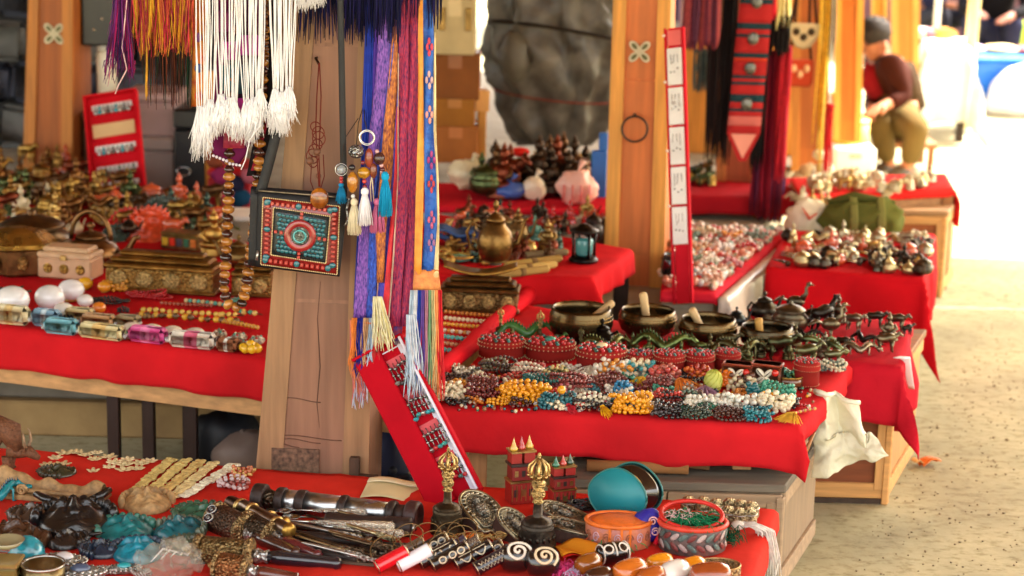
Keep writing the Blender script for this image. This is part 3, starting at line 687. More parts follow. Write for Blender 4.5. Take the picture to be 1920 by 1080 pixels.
# ----- people: skinned bodies
def skin_mesh(name, verts, edges, radii, material, parent, sub=2):
 me = bpy.data.meshes.new(name); me.from_pydata(verts, edges, []); me.materials.append(material)
 o = bpy.data.objects.new(name, me); C.objects.link(o); o.parent = parent
 md = o.modifiers.new('skin', 'SKIN'); md.use_smooth_shade = True
 lay = me.skin_vertices[0] if me.skin_vertices else None
 if lay is None:
  import bmesh
  b = bmesh.new(); b.from_mesh(me); b.verts.layers.skin.verify(); b.to_mesh(me); b.free(); lay = me.skin_vertices[0]
 for i, r_ in enumerate(radii):
  lay.data[i].radius = (r_, r_) if not hasattr(r_, '__len__') else r_; lay.data[i].use_root = (i == 0)
 s = o.modifiers.new('sub', 'SUBSURF'); s.levels = sub; s.render_levels = sub
 return o
def person(label, loc, J, skinc, hairc, top, bottom, shoe, scarf=None, inner=None, cap=None, rot=0):
 """J: joint -> local position (metres)"""
 th = thing('person', label, 'person', loc, rot)
 n = ['pelvis', 'waist', 'chest', 'neck', 'head', 'crown', 'shoulder_l', 'elbow_l', 'wrist_l', 'shoulder_r', 'elbow_r', 'wrist_r', 'hip_l', 'knee_l', 'ankle_l', 'toe_l', 'hip_r', 'knee_r', 'ankle_r', 'toe_r']
 v = [J[k] for k in n]; ix = {k: i for i, k in enumerate(n)}
 e = [('pelvis', 'waist'), ('waist', 'chest'), ('chest', 'neck'), ('neck', 'head'), ('head', 'crown'), ('chest', 'shoulder_l'), ('shoulder_l', 'elbow_l'), ('elbow_l', 'wrist_l'), ('chest', 'shoulder_r'), ('shoulder_r', 'elbow_r'), ('elbow_r', 'wrist_r'), ('pelvis', 'hip_l'), ('hip_l', 'knee_l'), ('knee_l', 'ankle_l'), ('ankle_l', 'toe_l'), ('pelvis', 'hip_r'), ('hip_r', 'knee_r'), ('knee_r', 'ankle_r'), ('ankle_r', 'toe_r')]
 r = [.11, .10, .115, .05, .085, .07, .055, .04, .03, .055, .04, .03, .08, .055, .04, .03, .08, .055, .04, .03]
 V_ = [tuple(p) for p in v]; E_ = [(ix[a], ix[b]) for a, b in e]; R_ = list(r)
 for sd in 'lr':                                     # five fingers and a thumb leaving the palm
  w_, el = Vector(J['wrist_'+sd]), Vector(J['elbow_'+sd]); d = (w_-el).normalized(); sdv = d.cross(Vector((0, 0, 1))).normalized()
  pi = len(V_); V_.append(tuple(w_+d*.05)); E_.append((ix['wrist_'+sd], pi)); R_.append(.026)
  for k in range(5):
   base = len(V_); sp = (k-1.5)*.017 if k < 4 else -.04; L_ = (.045, .055, .052, .04, .035)[k]
   V_.append(tuple(w_+d*(.09 if k < 4 else .05)+sdv*sp)); V_.append(tuple(w_+d*(.09+L_ if k < 4 else .085)+sdv*sp*1.1+Vector((0, 0, -.02))))
   E_ += [(pi, base), (base, base+1)]; R_ += [.010, .008]
 skin_mesh('body', V_, E_, R_, mat('skin', skinc), th, 1)
 def sub(keys, edges, rad, name, material):
  vv = [J[k] if isinstance(k, str) else k for k in keys]
  return skin_mesh(name, [tuple(x) for x in vv], edges, rad, material, th, 2)
 mid = lambda a, b, t: Vector(J[a])*(1-t)+Vector(J[b])*t
 sub([mid('pelvis', 'waist', .1), 'waist', 'chest', mid('chest', 'neck', .6), 'shoulder_l', 'elbow_l', mid('elbow_l', 'wrist_l', .93), 'shoulder_r', 'elbow_r', mid('elbow_r', 'wrist_r', .93)],
  [(0, 1), (1, 2), (2, 3), (2, 4), (4, 5), (5, 6), (2, 7), (7, 8), (8, 9)], [.125, .12, .128, .07, .072, .055, .042, .072, .055, .042], 'jacket', mat('cloth', top))
 sub(['pelvis', 'hip_l', 'knee_l', mid('knee_l', 'ankle_l', .9), 'hip_r', 'knee_r', mid('knee_r', 'ankle_r', .9)], [(0, 1), (1, 2), (2, 3), (0, 4), (4, 5), (5, 6)], [.125, .09, .07, .055, .09, .07, .055], 'trousers', mat('cloth', bottom))
 for sd in 'lr':
  a, t = Vector(J['ankle_'+sd]), Vector(J['toe_'+sd])
  part('shoe', MB().add(tube([a-(t-a)*.25+Vector((0, 0, -.02)), a+Vector((0, 0, -.025)), (a+t)/2, t, t+(t-a)*.1], [.03, .05, .045, .036, .012], 10, .8)), mat('leather', shoe), th)
 h, c_ = Vector(J['head']), Vector(J['crown']); up = (c_-h).normalized(); fw = Vector(J['face']).normalized()
 sdv = up.cross(fw).normalized()
 part('hair', blob((.092, .094, .076), 5, .3, 50, 16, 12, tuple(h+up*.075-fw*.025)), mat('thread', hairc), th)
 for s in (-1, 1):
  part('eye', MB().add(sph(.011, tuple(h+fw*.092+up*.02+sdv*s*.03), 8, 6)), mat('bead', (40, 28, 24)), th)
  part('ear', MB().add(sph((.012, .02, .03), tuple(h+sdv*s*.092+up*.01), 8, 6)), mat('skin', skinc), th)
 part('nose', MB().add(tube([h+fw*.085+up*.03, h+fw*.115-up*.01, h+fw*.09-up*.02], [.008, .016, .01], 8)), mat('skin', skinc), th)
 part('mouth', MB().add(tube([h+fw*.09-up*.05-sdv*.025, h+fw*.1-up*.048, h+fw*.09-up*.05+sdv*.025], [.003, .007, .003], 6)), mat('skin', (140, 70, 60)), th)
 if inner: part('shirt', MB().add(tube([mid('waist', 'chest', .4)+fw*.12-up*.0, Vector(J['chest'])+fw*.135, mid('chest', 'neck', .8)+fw*.06], [.05, .06, .045], 10)), mat('cloth', inner), th)
 if scarf: part('vest', MB().add(tube([Vector(J['pelvis'])+Vector((0, 0, .02)), Vector(J['waist']), mid('waist', 'chest', .85)], [.132, .128, .134], 16)), mat('cloth', scarf), th)
 return th
# seated vendor: joints from where the photo shows them, facing left
P0 = V(1690, 326, 9.95); Yv = 9.95
def jv(x, y, dy): return V(x, y, Yv+dy)-Vector((P0.x, Yv, 0))
J = dict(pelvis=jv(1688, 212, .06), waist=jv(1684, 175, .05), chest=jv(1668, 132, .02), neck=jv(1650, 108, -.02), head=jv(1638, 88, -.05), crown=jv(1632, 66, -.06),
  shoulder_l=jv(1672, 120, -.17), elbow_l=jv(1696, 182, -.22), wrist_l=jv(1662, 196, -.30), shoulder_r=jv(1650, 122, .17), elbow_r=jv(1640, 180, .16), wrist_r=jv(1632, 205, -.05),
  hip_l=jv(1690, 222, -.08), knee_l=jv(1722, 238, -.36), ankle_l=jv(1700, 318, -.30), toe_l=jv(1672, 328, -.36), hip_r=jv(1676, 222, .12), knee_r=jv(1648, 232, -.18), ankle_r=jv(1668, 312, -.08), toe_r=jv(1640, 322, -.12), face=(-.8, -.45, -.35))
person('seated vendor in a maroon jacket and khaki trousers bending beside the orange posts', Vector((P0.x, Yv, 0)), J, (176, 112, 78), (48, 42, 40), (60, 26, 18), (96, 78, 44), (70, 56, 40), scarf=(58, 42, 24), inner=(130, 24, 30))
zs = J['pelvis'].z-.15
st = thing('stool', 'low wooden stool under the seated vendor', 'stool', (P0.x+J['pelvis'].x+.03, Yv+.06, 0))
part('seat', MB().add(box(.30, .30, .03, (0, 0, zs-.0), .006)), mat('wood', (150, 96, 52)), st, smooth=False)
for sx in (-1, 1):
 for sy in (-1, 1): part('leg', MB().add(box(.03, .03, zs-.016, (sx*.12, sy*.12, (zs-.016)/2))), mat('wood', (140, 88, 48)), st, smooth=False)
# far people
def crouched(label, x, ytop, Y, rot, skin, hair, top, bottom):
 P = V(x, ytop, Y)
 J = dict(pelvis=(0, .1, .34), waist=(0, .06, .5), chest=(0, -.02, .68), neck=(0, -.08, .81), head=(0, -.13, .89), crown=(0, -.14, .96), shoulder_l=(.17, -.03, .74), elbow_l=(.23, -.16, .52), wrist_l=(.12, -.34, .48), shoulder_r=(-.17, -.03, .74), elbow_r=(-.23, -.16, .52), wrist_r=(-.12, -.36, .5),
   hip_l=(.09, .06, .34), knee_l=(.16, -.32, .44), ankle_l=(.13, -.26, .08), toe_l=(.14, -.4, .04), hip_r=(-.09, .06, .34), knee_r=(-.16, -.32, .44), ankle_r=(-.13, -.26, .08), toe_r=(-.14, -.4, .04), face=(0, -1, -.3))
 th = person(label, Vector((P.x, Y, 0)), {k: Vector(v) for k, v in J.items()}, skin, hair, top, bottom, (40, 34, 30), rot=rot)
 s = thing('stool', 'low stool under the '+label.split(' behind')[0].split(' beside')[0], 'stool', Vector((P.x, Y+.1, 0)), rot)
 part('seat', MB().add(box(.3, .28, .03, (0, 0, .19), .005)), mat('wood', (90, 70, 50)), s, smooth=False)
 for sx in (-1, 1):
  part('leg', MB().add(box(.03, .24, .17, (sx*.12, 0, .087))), mat('wood', (90, 70, 50)), s, smooth=False)
crouched('vendor in a black jacket sitting behind the blue tub', 1868, 20, 14.2, -.3, (150, 92, 70), (24, 20, 20), (22, 20, 24), (40, 40, 60))
crouched('vendor in a dark blue jacket beside the thin white pole', 1764, 20, 14.9, .3, (150, 96, 76), (24, 20, 20), (30, 30, 56), (50, 50, 60))
# ================================================================ TRINKET BUILDERS (local origin on the surface)
MET = lambda c, k='metal', **kw: mat(k, c, **kw)
def bell(loc, h, label, rot=0, group=None, body=DBRONZE, handle=GOLDC):
 th = thing('hand_bell', label, 'bell', loc, rot, group)
 s = h/.185
 pr = [(.036, 0), (.0365, .004), (.034, .008), (.0335, .016), (.032, .030), (.0305, .042), (.030, .050), (.0285, .052), (.027, .056), (.0235, .060), (.012, .064), (.009, .067), (.008, .09)]
 part('bell_body', MB().add(lathe([(r*s, z*s) for r, z in pr], 28)), MET(body, rough=.42, bump=.4, bs=90), th)
 mb = MB()
 for z in (.010, .014, .045, .053): mb.add(torus(.0345*s if z < .02 else .0302*s, .0013*s, 28, 5, (0, 0, z*s)))
 for k in range(16):
  a = 2*math.pi*k/16; mb.add(sph((.0035*s, .0015*s, .006*s), (0, 0, 0), 6, 4), Rz(a) @ T(.0330*s, 0, .028*s) @ Rz(math.pi/2))
 part('relief_band', mb, MET(body, rough=.35), th)
 mb = MB().add(lathe([(.0075*s, .0901*s), (.011*s, .093*s), (.0075*s, .098*s), (.012*s, .104*s), (.013*s, .110*s), (.009*s, .118*s), (.0125*s, .124*s), (.014*s, .129*s), (.008*s, .135*s), (.006*s, .14*s), (.003*s, .178*s), (.0035*s, .182*s), (.001*s, .187*s)], 16))
 part('handle', mb, MET(handle, 'carved', bs=260), th)
 mb = MB()
 for k in range(8):
  a = 2*math.pi*k/8
  pts = [(math.cos(a)*r*s, math.sin(a)*r*s, z*s) for r, z in ((.007, .136), (.016, .142), (.0195, .152), (.017, .163), (.008, .172), (.003, .176))]
  mb.add(tube(pts, [.002*s, .0028*s, .0026*s, .0022*s, .0018*s, .001*s], 6)); mb.add(sph(.0038*s, (math.cos(a)*.018*s, math.sin(a)*.018*s, .144*s), 6, 5))
 part('prong_crown', mb, MET(handle, rough=.3), th); return th
def dorje(loc, L, label, rot, c=GOLDC, tilt=0, group=None):
 th = thing('dorje_sceptre', label, 'ritual sceptre', loc, (0, tilt, rot), group); r = L*.11
 part('grip', MB().add(lathe([(r*.4, -L*.16), (r*.75, -L*.12), (r*.45, -L*.06), (r*.9, 0), (r*.45, L*.06), (r*.75, L*.12), (r*.4, L*.16)], 12), T(0, 0, r) @ Ry(math.pi/2)), MET(c, 'carved', bs=220), th)
 for sg in (-1, 1):
  mb = MB()
  for k in range(6):
   a = 2*math.pi*k/6
   mb.add(tube([(sg*x*L, math.cos(a)*q*r, r+math.sin(a)*q*r) for x, q in ((.15, .3), (.2, .95), (.3, 1.0), (.4, .5), (.45, .1))], r*.16, 5))
  mb.add(tube([(sg*L*.15, 0, r), (sg*L*.48, 0, r)], [r*.25, r*.1], 6)); part('prong_crown', mb, MET(c), th)
 return th
def bowl(loc, w, h, label, c=BRONZE, rot=0):
 R = w/2; th = thing('singing_bowl', label, 'bowl', loc, rot)
 pr = [(R*.35, 0), (R*.62, h*.03), (R*.9, h*.25), (R*1.0, h*.52), (R*.985, h*.75), (R*.93, h*.93), (R*.90, h), (R*.865, h*.985), (R*.90, h*.75), (R*.92, h*.5), (R*.82, h*.27), (R*.5, h*.09), (0, h*.07)]
 part('bowl_body', MB().add(lathe(pr, 36)), MET(c, rough=.26, var=.5, vs=16, bump=.12, bs=60), th)
 mb = MB()
 for z, q in ((.80, .98), (.70, 1.0)): mb.add(torus(R*q*.992, R*.012, 36, 5, (0, 0, h*z)))
 part('rim_ring', mb, MET((150, 118, 66), rough=.25), th); return th
def mallet(p0, p1, r, label, c=(206, 166, 110)):
 p0, p1 = Vector(p0), Vector(p1); d = p1-p0
 th = thing('mallet', label, 'mallet', p0)
 part('stick', MB().add(tube([d*t for t in (0, .1, .35, .6, .9, .97, 1)], [r*.8, r, r*.95, r*.92, r*1.0, r*.9, r*.5], 12)), mat('wood', c, st=(5, 5, 1.2)), th)
 part('end_cap', MB().add(tube([d*-.03, d*0, d*.06], [r*.6, r*1.02, r*1.02], 12)), mat('leather', (110, 70, 44)), th)
 return th
BEADC = [(190, 30, 36), (34, 110, 100), (190, 30, 36), (190, 30, 36), (40, 84, 70)]
def red_box(loc, w, h, label, rot=0, deep=.85, cow=False):
 R = w/2; th = thing('beaded_box', label, 'box', loc, rot)
 sy = deep
 part('body', MB().add(lathe([(R*.94, 0), (R*.96, h*.05), (R*.96, h*.58)], 26, 1, sy)), mat('cloth', (128, 34, 28)), th)
 part('lid', MB().add(lathe([(R*1.0, h*.582), (R*1.01, h*.62), (R*1.0, h*.76), (R*.9, h*.86), (R*.5, h*.92), (0, h*.94)], 26, 1, sy)), mat('cloth', (150, 40, 34)), th)
 mb = MB()
 for z, q in ((.60, 1.015), (.78, .995), (.05, .97)):
  for k in range(34):
   a = 2*math.pi*k/34; mb.add(sph(w*.014, (R*q*math.cos(a), R*q*sy*math.sin(a), h*z), 5, 4))
 part('pearl_trim', mb, mat('bead', (220, 190, 140)), th)
 mbs = {}
 for ring, (q, n) in enumerate(((.86, 20), (.58, 13), (.28, 7))):
  for k in range(n):
   a = 2*math.pi*k/n+ring*.3; c = BEADC[(k+ring) % 5]
   mbs.setdefault(c, MB()).add(sph((w*.045, w*.045, w*.032), (R*q*math.cos(a), R*q*sy*math.sin(a), h*(.90+.05*(1-q))), 6, 4))
 for c, mb in mbs.items(): part('inlay_beads', mb, mat('bead', c), th)
 if cow: part('centre_stone', MB().add(sph((w*.12, w*.1, w*.06), (0, 0, h*.96), 10, 6)), mat('bead', cow), th)
 return th
def cowrie_flower(parent, M, s):
 for k in range(4):
  a = math.pi/4+k*math.pi/2
  o = part('cowrie', MB().add(sph((s*.5, s*.28, s*.18), (0, 0, 0), 10, 6), M @ Rz(a) @ T(s*.5, 0, 0)), mat('bead', (232, 222, 196)), parent)
  part('slit', MB().add(tube([(-s*.36, 0, s*.175), (0, .0, s*.19), (s*.36, 0, s*.175)], s*.04, 5), M @ Rz(a) @ T(s*.5, 0, 0)), mat('paper', (70, 50, 36)), o)
def cowrie_box(loc, w, label, rot=0):
 th = thing('cowrie_cuff', label, 'box', loc, rot); h = w*.75
 part('cuff_body', MB().add(box(w, w*.6, h, (0, 0, h/2), w*.08)), mat('leather', (104, 52, 28)), th)
 part('band', MB().add(box(w*1.02, w*.62, h*.16, (0, 0, h*.92), w*.04)), mat('leather', (150, 60, 30)), th)
 cowrie_flower(th, T(-w*.02, -w*.31, h*.48) @ Rx(math.pi/2), w*.36)
 part('coral_bead', MB().add(sph(w*.12, (w*.32, -w*.3, h*.7), 8, 6)), mat('bead', (200, 40, 30)), th)
 part('coral_bead', MB().add(sph(w*.10, (-w*.34, -w*.3, h*.25), 8, 6)), mat('bead', (200, 60, 30)), th); return th
def bead_loop(mb, rx, ry, z, br, n=None, ph=0, cx=0, cy=0, tilt=0):
 n = n or max(8, int(2*math.pi*math.sqrt((rx*rx+ry*ry)/2)/(br*1.95)))
 for k in range(n):
  a = 2*math.pi*k/n+ph
  mb.add(sph((br, br, br*.92), (cx+rx*math.cos(a), cy+ry*math.sin(a), z+tilt*math.cos(a)+.0008*math.sin(7*a)), 7, 5))
_bm = {}
def one_by_one(mb, m_, th, r):
 """every sphere of mb becomes a bead of its own, all sharing one mesh"""
 n = 38
 for i in range(0, len(mb.v), n):
  p = sum((Vector(q) for q in mb.v[i:i+n]), Vector())/n
  key = (m_.name, round(r, 4))
  if key not in _bm: _bm[key] = MB().add(sph((r, r, r*.92), (0, 0, 0), 10, 7)).mesh('bead', m_)
  o = part('bead', _bm[key], None, th); o.location = p; s = rnd(.9, 1.08); o.scale = (s, s, s); o.rotation_euler = (rnd(0, 3), 0, 0)
def mala(loc, w, label, c, br=.0042, loops=4, tassel=None, guru=None, c2=None, rot=0, group=None, kind='bead', ry=.55):
 th = thing('bead_mala', label, 'prayer beads', loc, rot, group);
 mb = MB(); mb2 = MB(); R = w/2
 for i in range(loops):
  rx = R*rnd(.62, 1.0)-br; q = rx*ry*rnd(.55, 1.15); a0 = rnd(-.35, .35); cx, cy = rnd(-.2, .2)*R*.7, rnd(-.25, .25)*R*ry
  n = max(8, int(2*math.pi*math.sqrt((rx*rx+q*q)/2)/(br*1.9))); z = br*(1+.95*i*(.75 if loops > 4 else 1)); ph = rnd(0, 6); dst = mb2 if (c2 and i % 2) else mb
  for k in range(n):
   a = 2*math.pi*k/n; x, y = rx*math.cos(a), q*math.sin(a)*(1+.12*math.sin(3*a+ph)); s = br*rnd(.88, 1.08)
   dst.add(sph((s, s, s*.92), (cx+x*math.cos(a0)-y*math.sin(a0), cy+x*math.sin(a0)+y*math.cos(a0), max(br*.9, z+br*.9*math.sin(a*2+ph))), 7, 5))
 if br > .0062 and kind == 'bead':
  for q in (mb, mb2): one_by_one(q, mat(kind, c if q is mb else c2 or c), th, br)
 else: part('strand', mb, mat(kind, c), th)
 if mb2.v and not (br > .0062 and kind == 'bead'): part('strand', mb2, mat(kind, c2), th)
 if guru: part('guru_bead', MB().add(sph(br*2.1, (R*.2, -R*ry*.8, br*(loops+1.6)), 10, 7)), mat('bead', guru), th)
 if tassel:
  p = Vector((R*.55, -R*ry*.6, br*2.2)); tm = MB(); tassel_mesh(tm, p, Vector((.35, -1, -.15)).normalized(), w*.42, w*.13)
  part('tassel', tm, mat('thread', tassel), th)
 return th
def tassel_mesh(mb, p, d, L, r, n=46, th=.0006):
 d = Vector(d).normalized(); u = d.orthogonal().normalized(); v = d.cross(u)
 mb.add(tube([p, p+d*L*.06, p+d*L*.14, p+d*L*.2], [r*.25, r*.5, r*.52, r*.34], 10))
 for k in range(n):
  a, q = rnd(0, 6.28), math.sqrt(rnd(.05, 1)); e = (u*math.cos(a)+v*math.sin(a))*q
  l = L*rnd(.88, 1.03)
  mb.add(tube([p+d*L*.17+e*r*.3, p+d*l*.5+e*r*.72, p+d*l+e*r*rnd(.85, 1.1)], [th*1.6, th*1.5, th], 4))
def tassel_heap(loc, w, label, c, rot=0, n=70):
 th = thing('silk_tassel', label, 'tassel', loc, rot); mb = MB()
 for k in range(n):
  a = rnd(-.9, .9); L = w*rnd(.6, 1.05); h = rnd(.2, 1)*w*.32
  mb.add(tube([(0, 0, h*.8+w*.1), (math.sin(a)*L*.4, -math.cos(a)*L*.3, h), (math.sin(a)*L*.8, -math.cos(a)*L*.7, h*.25+.001)], [.0009, .0009, .0006], 4))
 part('threads', mb, mat('thread', c), th)
 part('knot', MB().add(sph((w*.12, w*.12, w*.14), (0, 0, w*.2), 10, 7)), mat('thread', c), th); return th
def strand_row(p0, p1, br, label, c, kind='bead', c2=None, group=None, flat=1., jitter=.0006):
 """a straight bead string lying between two places"""
 p0, p1 = Vector(p0), Vector(p1); d = p1-p0; n = max(3, int(d.length/(br*1.9)))
 th = thing('bead_strand', label, 'bead strand', p0, 0, group); A = MB(); B = MB()
 for k in range(n):
  q = d*((k+.5)/n); wob = math.sin(k*.35+p0.x*50)*.003
  (B if (c2 and k % 2) else A).add(sph((br*flat, br, br), (q.x+rnd(-1, 1)*jitter, q.y+wob, q.z+br), 7, 5))
 if br > .0068:
  one_by_one(A, mat(kind, c), th, br)
  if B.v: one_by_one(B, mat(kind, c2), th, br)
 else:
  part('beads', A, mat(kind, c), th)
  if B.v: part('beads', B, mat(kind, c2), th)
 part('cord', MB().add(tube([(0, 0, br), d+Vector((0, 0, br))], br*.2, 4)), mat('thread', (90, 60, 40)), th); return th
def statue(loc, h, label, c, rot=0, kind='metal', group=None, seat=True, face=None, cat='figurine', name='seated_figurine'):
 th = thing(name, label, cat, loc, rot, group); M = mat(kind, c)
 part('base', MB().add(lathe([(h*.32, 0), (h*.34, h*.03), (h*.27, h*.08), (h*.31, h*.14), (h*.25, h*.17)], 14, 1, .75)), M, th)
 b = MB().add(sph((h*.2, h*.15, h*.2), (0, 0, h*.42), 12, 8)); b.add(sph((h*.32, h*.2, h*.1), (0, -h*.03, h*.23), 12, 7))
 b.add(tube([(0, 0, h*.55), (0, 0, h*.68)], [h*.09, h*.06], 8))
 for s in (-1, 1): b.add(tube([(s*h*.17, 0, h*.54), (s*h*.27, -h*.02, h*.4), (s*h*.1, -h*.16, h*.3)], [h*.06, h*.05, h*.035], 7))
 part('body', b, M, th)
 hd = MB().add(sph((h*.095, h*.1, h*.12), (0, -h*.01, h*.77), 12, 8)); hd.add(sph(h*.05, (0, 0, h*.9), 8, 6)); hd.add(tube([(0, 0, h*.92), (0, 0, h*1.0)], [h*.03, h*.004], 6)); hd.add(sph((h*.02, h*.03, h*.02), (0, -h*.11, h*.77), 6, 4))
 part('head', hd, mat(kind, face) if face else M, th); return th
def beast(loc, L, label, c, rot=0, kind='metal', group=None, horns=False, hump=.1, neck=.5, tail=.5, leg=.34, name='animal_figurine', spikes=False, skin=None, cat='figurine'):
 """four-legged figurine, head towards +x"""
 th = thing(name, label, cat, loc, rot, group); M = skin or mat(kind, c); h = L*leg
 b = MB(); r = L*.15
 b.add(tube([(-L*.34, 0, h+r*.7), (-L*.28, 0, h+r*.9), (-L*.1, 0, h+r*.85), (L*.1, 0, h+r*1.0+L*hump*.4), (L*.24, 0, h+r*.95+L*hump*.3), (L*.32, 0, h+r*.8)], [r*.5, r*1.0, r*1.02, r*1.12, r*1.0, r*.5], 12))
 b.add(tube([(L*.22, 0, h+r*1.0), (L*.36, 0, h+r*(1.0+neck*1.6)), (L*.44, 0, h+r*(1.1+neck*2.4))], [r*.75, r*.5, r*.42], 10))
 hx, hz = L*.46, h+r*(1.15+neck*2.4)
 b.add(tube([(hx-L*.06, 0, hz+.0), (hx, 0, hz+r*.05), (hx+L*.10, 0, hz-r*.35), (hx+L*.14, 0, hz-r*.5)], [r*.42, r*.5, r*.3, r*.2], 10))
 for s in (-1, 1): b.add(sph((r*.12, r*.24, r*.18), (hx-L*.01, s*r*.5, hz+r*.3), 7, 5))
 b.warp(lambda p: p+Vector((N3(p, 60, 1), N3(p, 60, 2), N3(p, 60, 3)))*L*.012)
 part('body', b, M, th)
 for sx in (-.25, .22):
  for s in (-1, 1):
   kb = .03 if sx < 0 else -.01
   part('leg', MB().add(tube([(sx*L, s*r*.55, h+r*.5), ((sx+kb)*L, s*r*.6, h*.55), ((sx-kb*.6)*L, s*r*.58, h*.18), ((sx+.015)*L, s*r*.6, 0)], [r*.48, r*.3, r*.2, r*.26], 8)), M, th)
 if tail: part('tail', MB().add(tube([(-L*.36, 0, h+r*.9), (-L*.43, 0, h+r*.6), (-L*.45, 0, h*.6), (-L*.43, 0, h*.3)], [r*.16, r*.14, r*.2, r*.06], 7)), M, th)
 if horns:
  for s in (-1, 1): part('horn', MB().add(tube([(hx-.01*L, s*r*.3, hz+r*.4), (hx, s*r*.75, hz+r*.8), (hx-.01*L, s*r*.72, hz+r*1.5), (hx-.03*L, s*r*.55, hz+r*1.9)], [r*.16, r*.14, r*.09, r*.02], 7)), mat('carvew', (150, 120, 90)), th)
 return th
def dragon(loc, L, label, c, rot=0, kind='metal', group=None, c2=None):
 th = thing('dragon_figurine', label, 'figurine', loc, rot, group); M = mat(kind, c)
 pts = []; rr = []
 for i in range(22):
  t = i/21; pts.append((L*(t-.5), L*.10*math.sin(t*9), L*(.11+.15*abs(math.sin(t*6.2)))*(1 if t < .86 else 1.25))); rr.append(L*.064*(.25+1.0*math.sin(math.pi*min(1, t*.8+.12))))
 part('body', MB().add(tube(pts, rr, 9)), M, th)
 sp = MB()
 for p, r in list(zip(pts, rr))[2:-1]: sp.add(tube([(p[0], p[1], p[2]+r*.7), (p[0]-L*.012, p[1], p[2]+r*1.9)], [r*.35, r*.05], 5))
 part('back_spines', sp, mat(kind, c2 or c), th)
 e = pts[-1]; hd = MB().add(sph((L*.09, L*.055, L*.05), (e[0]+L*.04, e[1], e[2]+L*.01), 10, 7)); hd.add(tube([(e[0]+L*.06, e[1], e[2]-L*.03), (e[0]+L*.14, e[1], e[2]-L*.05)], [L*.03, L*.015], 7))
 for s in (-1, 1): hd.add(tube([(e[0]+L*.0, e[1]+s*L*.03, e[2]+L*.05), (e[0]-L*.06, e[1]+s*L*.05, e[2]+L*.11)], [L*.014, L*.003], 5))
 part('head', hd, M, th)
 for i in (5, 15):
  for s in (-1, 1):
   p = pts[i]; part('leg', MB().add(tube([(p[0], p[1], p[2]), (p[0]+L*.04, p[1]+s*L*.10, p[2]*.8), (p[0]+L*.03, p[1]+s*L*.11, L*.02), (p[0]+L*.08, p[1]+s*L*.12, 0.003)], [L*.03, L*.024, L*.016, L*.012], 6)), M, th)
 return th
def bird(loc, h, label, c, rot=0, kind='metal', group=None):
 th = thing('bird_figurine', label, 'figurine', loc, rot, group); M = mat(kind, c)
 part('body', MB().add(sph((h*.26, h*.15, h*.17), (0, 0, h*.42), 12, 8)).add(tube([(h*.16, 0, h*.48), (h*.28, 0, h*.66), (h*.27, 0, h*.82), (h*.33, 0, h*.9)], [h*.1, h*.055, h*.04, h*.045], 8)), M, th)
 part('head', MB().add(sph((h*.08, h*.06, h*.06), (h*.34, 0, h*.92), 9, 6)).add(tube([(h*.38, 0, h*.92), (h*.5, 0, h*.88)], [h*.03, h*.004], 6)), M, th)
 part('tail', MB().add(tube([(-h*.2, 0, h*.45), (-h*.42, 0, h*.52), (-h*.65, 0, h*.4)], [h*.08, h*.13, h*.05], 8, .35)), M, th)
 for s in (-1, 1): part('leg', MB().add(tube([(0, s*h*.06, h*.3), (h*.01, s*h*.06, h*.06), (h*.07, s*h*.07, .0)], [h*.03, h*.016, h*.014], 6)), M, th)
 part('base', MB().add(lathe([(h*.2, 0), (h*.2, h*.03), (h*.15, h*.05)], 14)), M, th); return th
def teapot(loc, w, label, c=BRASS, rot=0, hoop=False, tall=1.0, kind='metal', group=None):
 R = w*.34; th = thing('teapot', label, 'teapot', loc, rot, group); M = mat(kind, c); z = tall
 part('body', MB().add(lathe([(R*.5, 0), (R*.75, R*.06*z), (R*.95, R*.35*z), (R*1.0, R*.6*z), (R*.85, R*.95*z), (R*.55, R*1.15*z), (R*.5, R*1.25*z)], 24)), M, th)
 part('lid', MB().add(lathe([(R*.56, R*1.252*z), (R*.5, R*1.36*z), (R*.2, R*1.5*z), (R*.07, R*1.55*z), (R*.07, R*1.62*z), (R*.15, R*1.72*z), (R*.13, R*1.85*z), (0, R*1.95*z)], 20)), M, th)
 part('spout', MB().add(tube([(R*.85, 0, R*.5*z), (R*1.25, 0, R*.6*z), (R*1.45, 0, R*1.0*z), (R*1.6, 0, R*1.35*z), (R*1.75, 0, R*1.36*z)], [R*.22, R*.16, R*.11, R*.09, R*.1], 9)), M, th)
 if hoop: hp = [(R*.55*math.cos(t)*1.3, 0, R*(1.15*z+1.0*math.sin(t))) for t in [math.pi*i/14 for i in range(15)]]
 else: hp = [(-R*.8, 0, R*1.0*z), (-R*1.25, 0, R*1.25*z), (-R*1.55, 0, R*.9*z), (-R*1.35, 0, R*.4*z), (-R*.93, 0, R*.3*z)]
 part('handle', MB().add(tube(hp, R*.09, 8)), M, th)
 part('foot_ring', MB().add(torus(R*.62, R*.06, 22, 6, (0, 0, R*.05))), M, th); return th
def pot(loc, w, h, label, c=BRASS, rot=0, lid=True, kind='metal', group=None):
 R = w/2; th = thing('lidded_pot', label, 'pot', loc, rot, group); M = mat(kind, c)
 part('body', MB().add(lathe([(R*.55, 0), (R*.85, h*.1), (R, h*.32), (R*.92, h*.5), (R*.72, h*.62), (R*.78, h*.66), (R*.78, h*.69)], 26)), M, th)
 part('lid', MB().add(lathe([(R*.82, h*.692), (R*.8, h*.73), (R*.55, h*.83), (R*.2, h*.9), (R*.08, h*.92), (R*.12, h*.97), (0, h)], 24)), M, th)
 part('shoulder_ring', MB().add(torus(R*.95, R*.03, 26, 6, (0, 0, h*.46))), M, th); return th
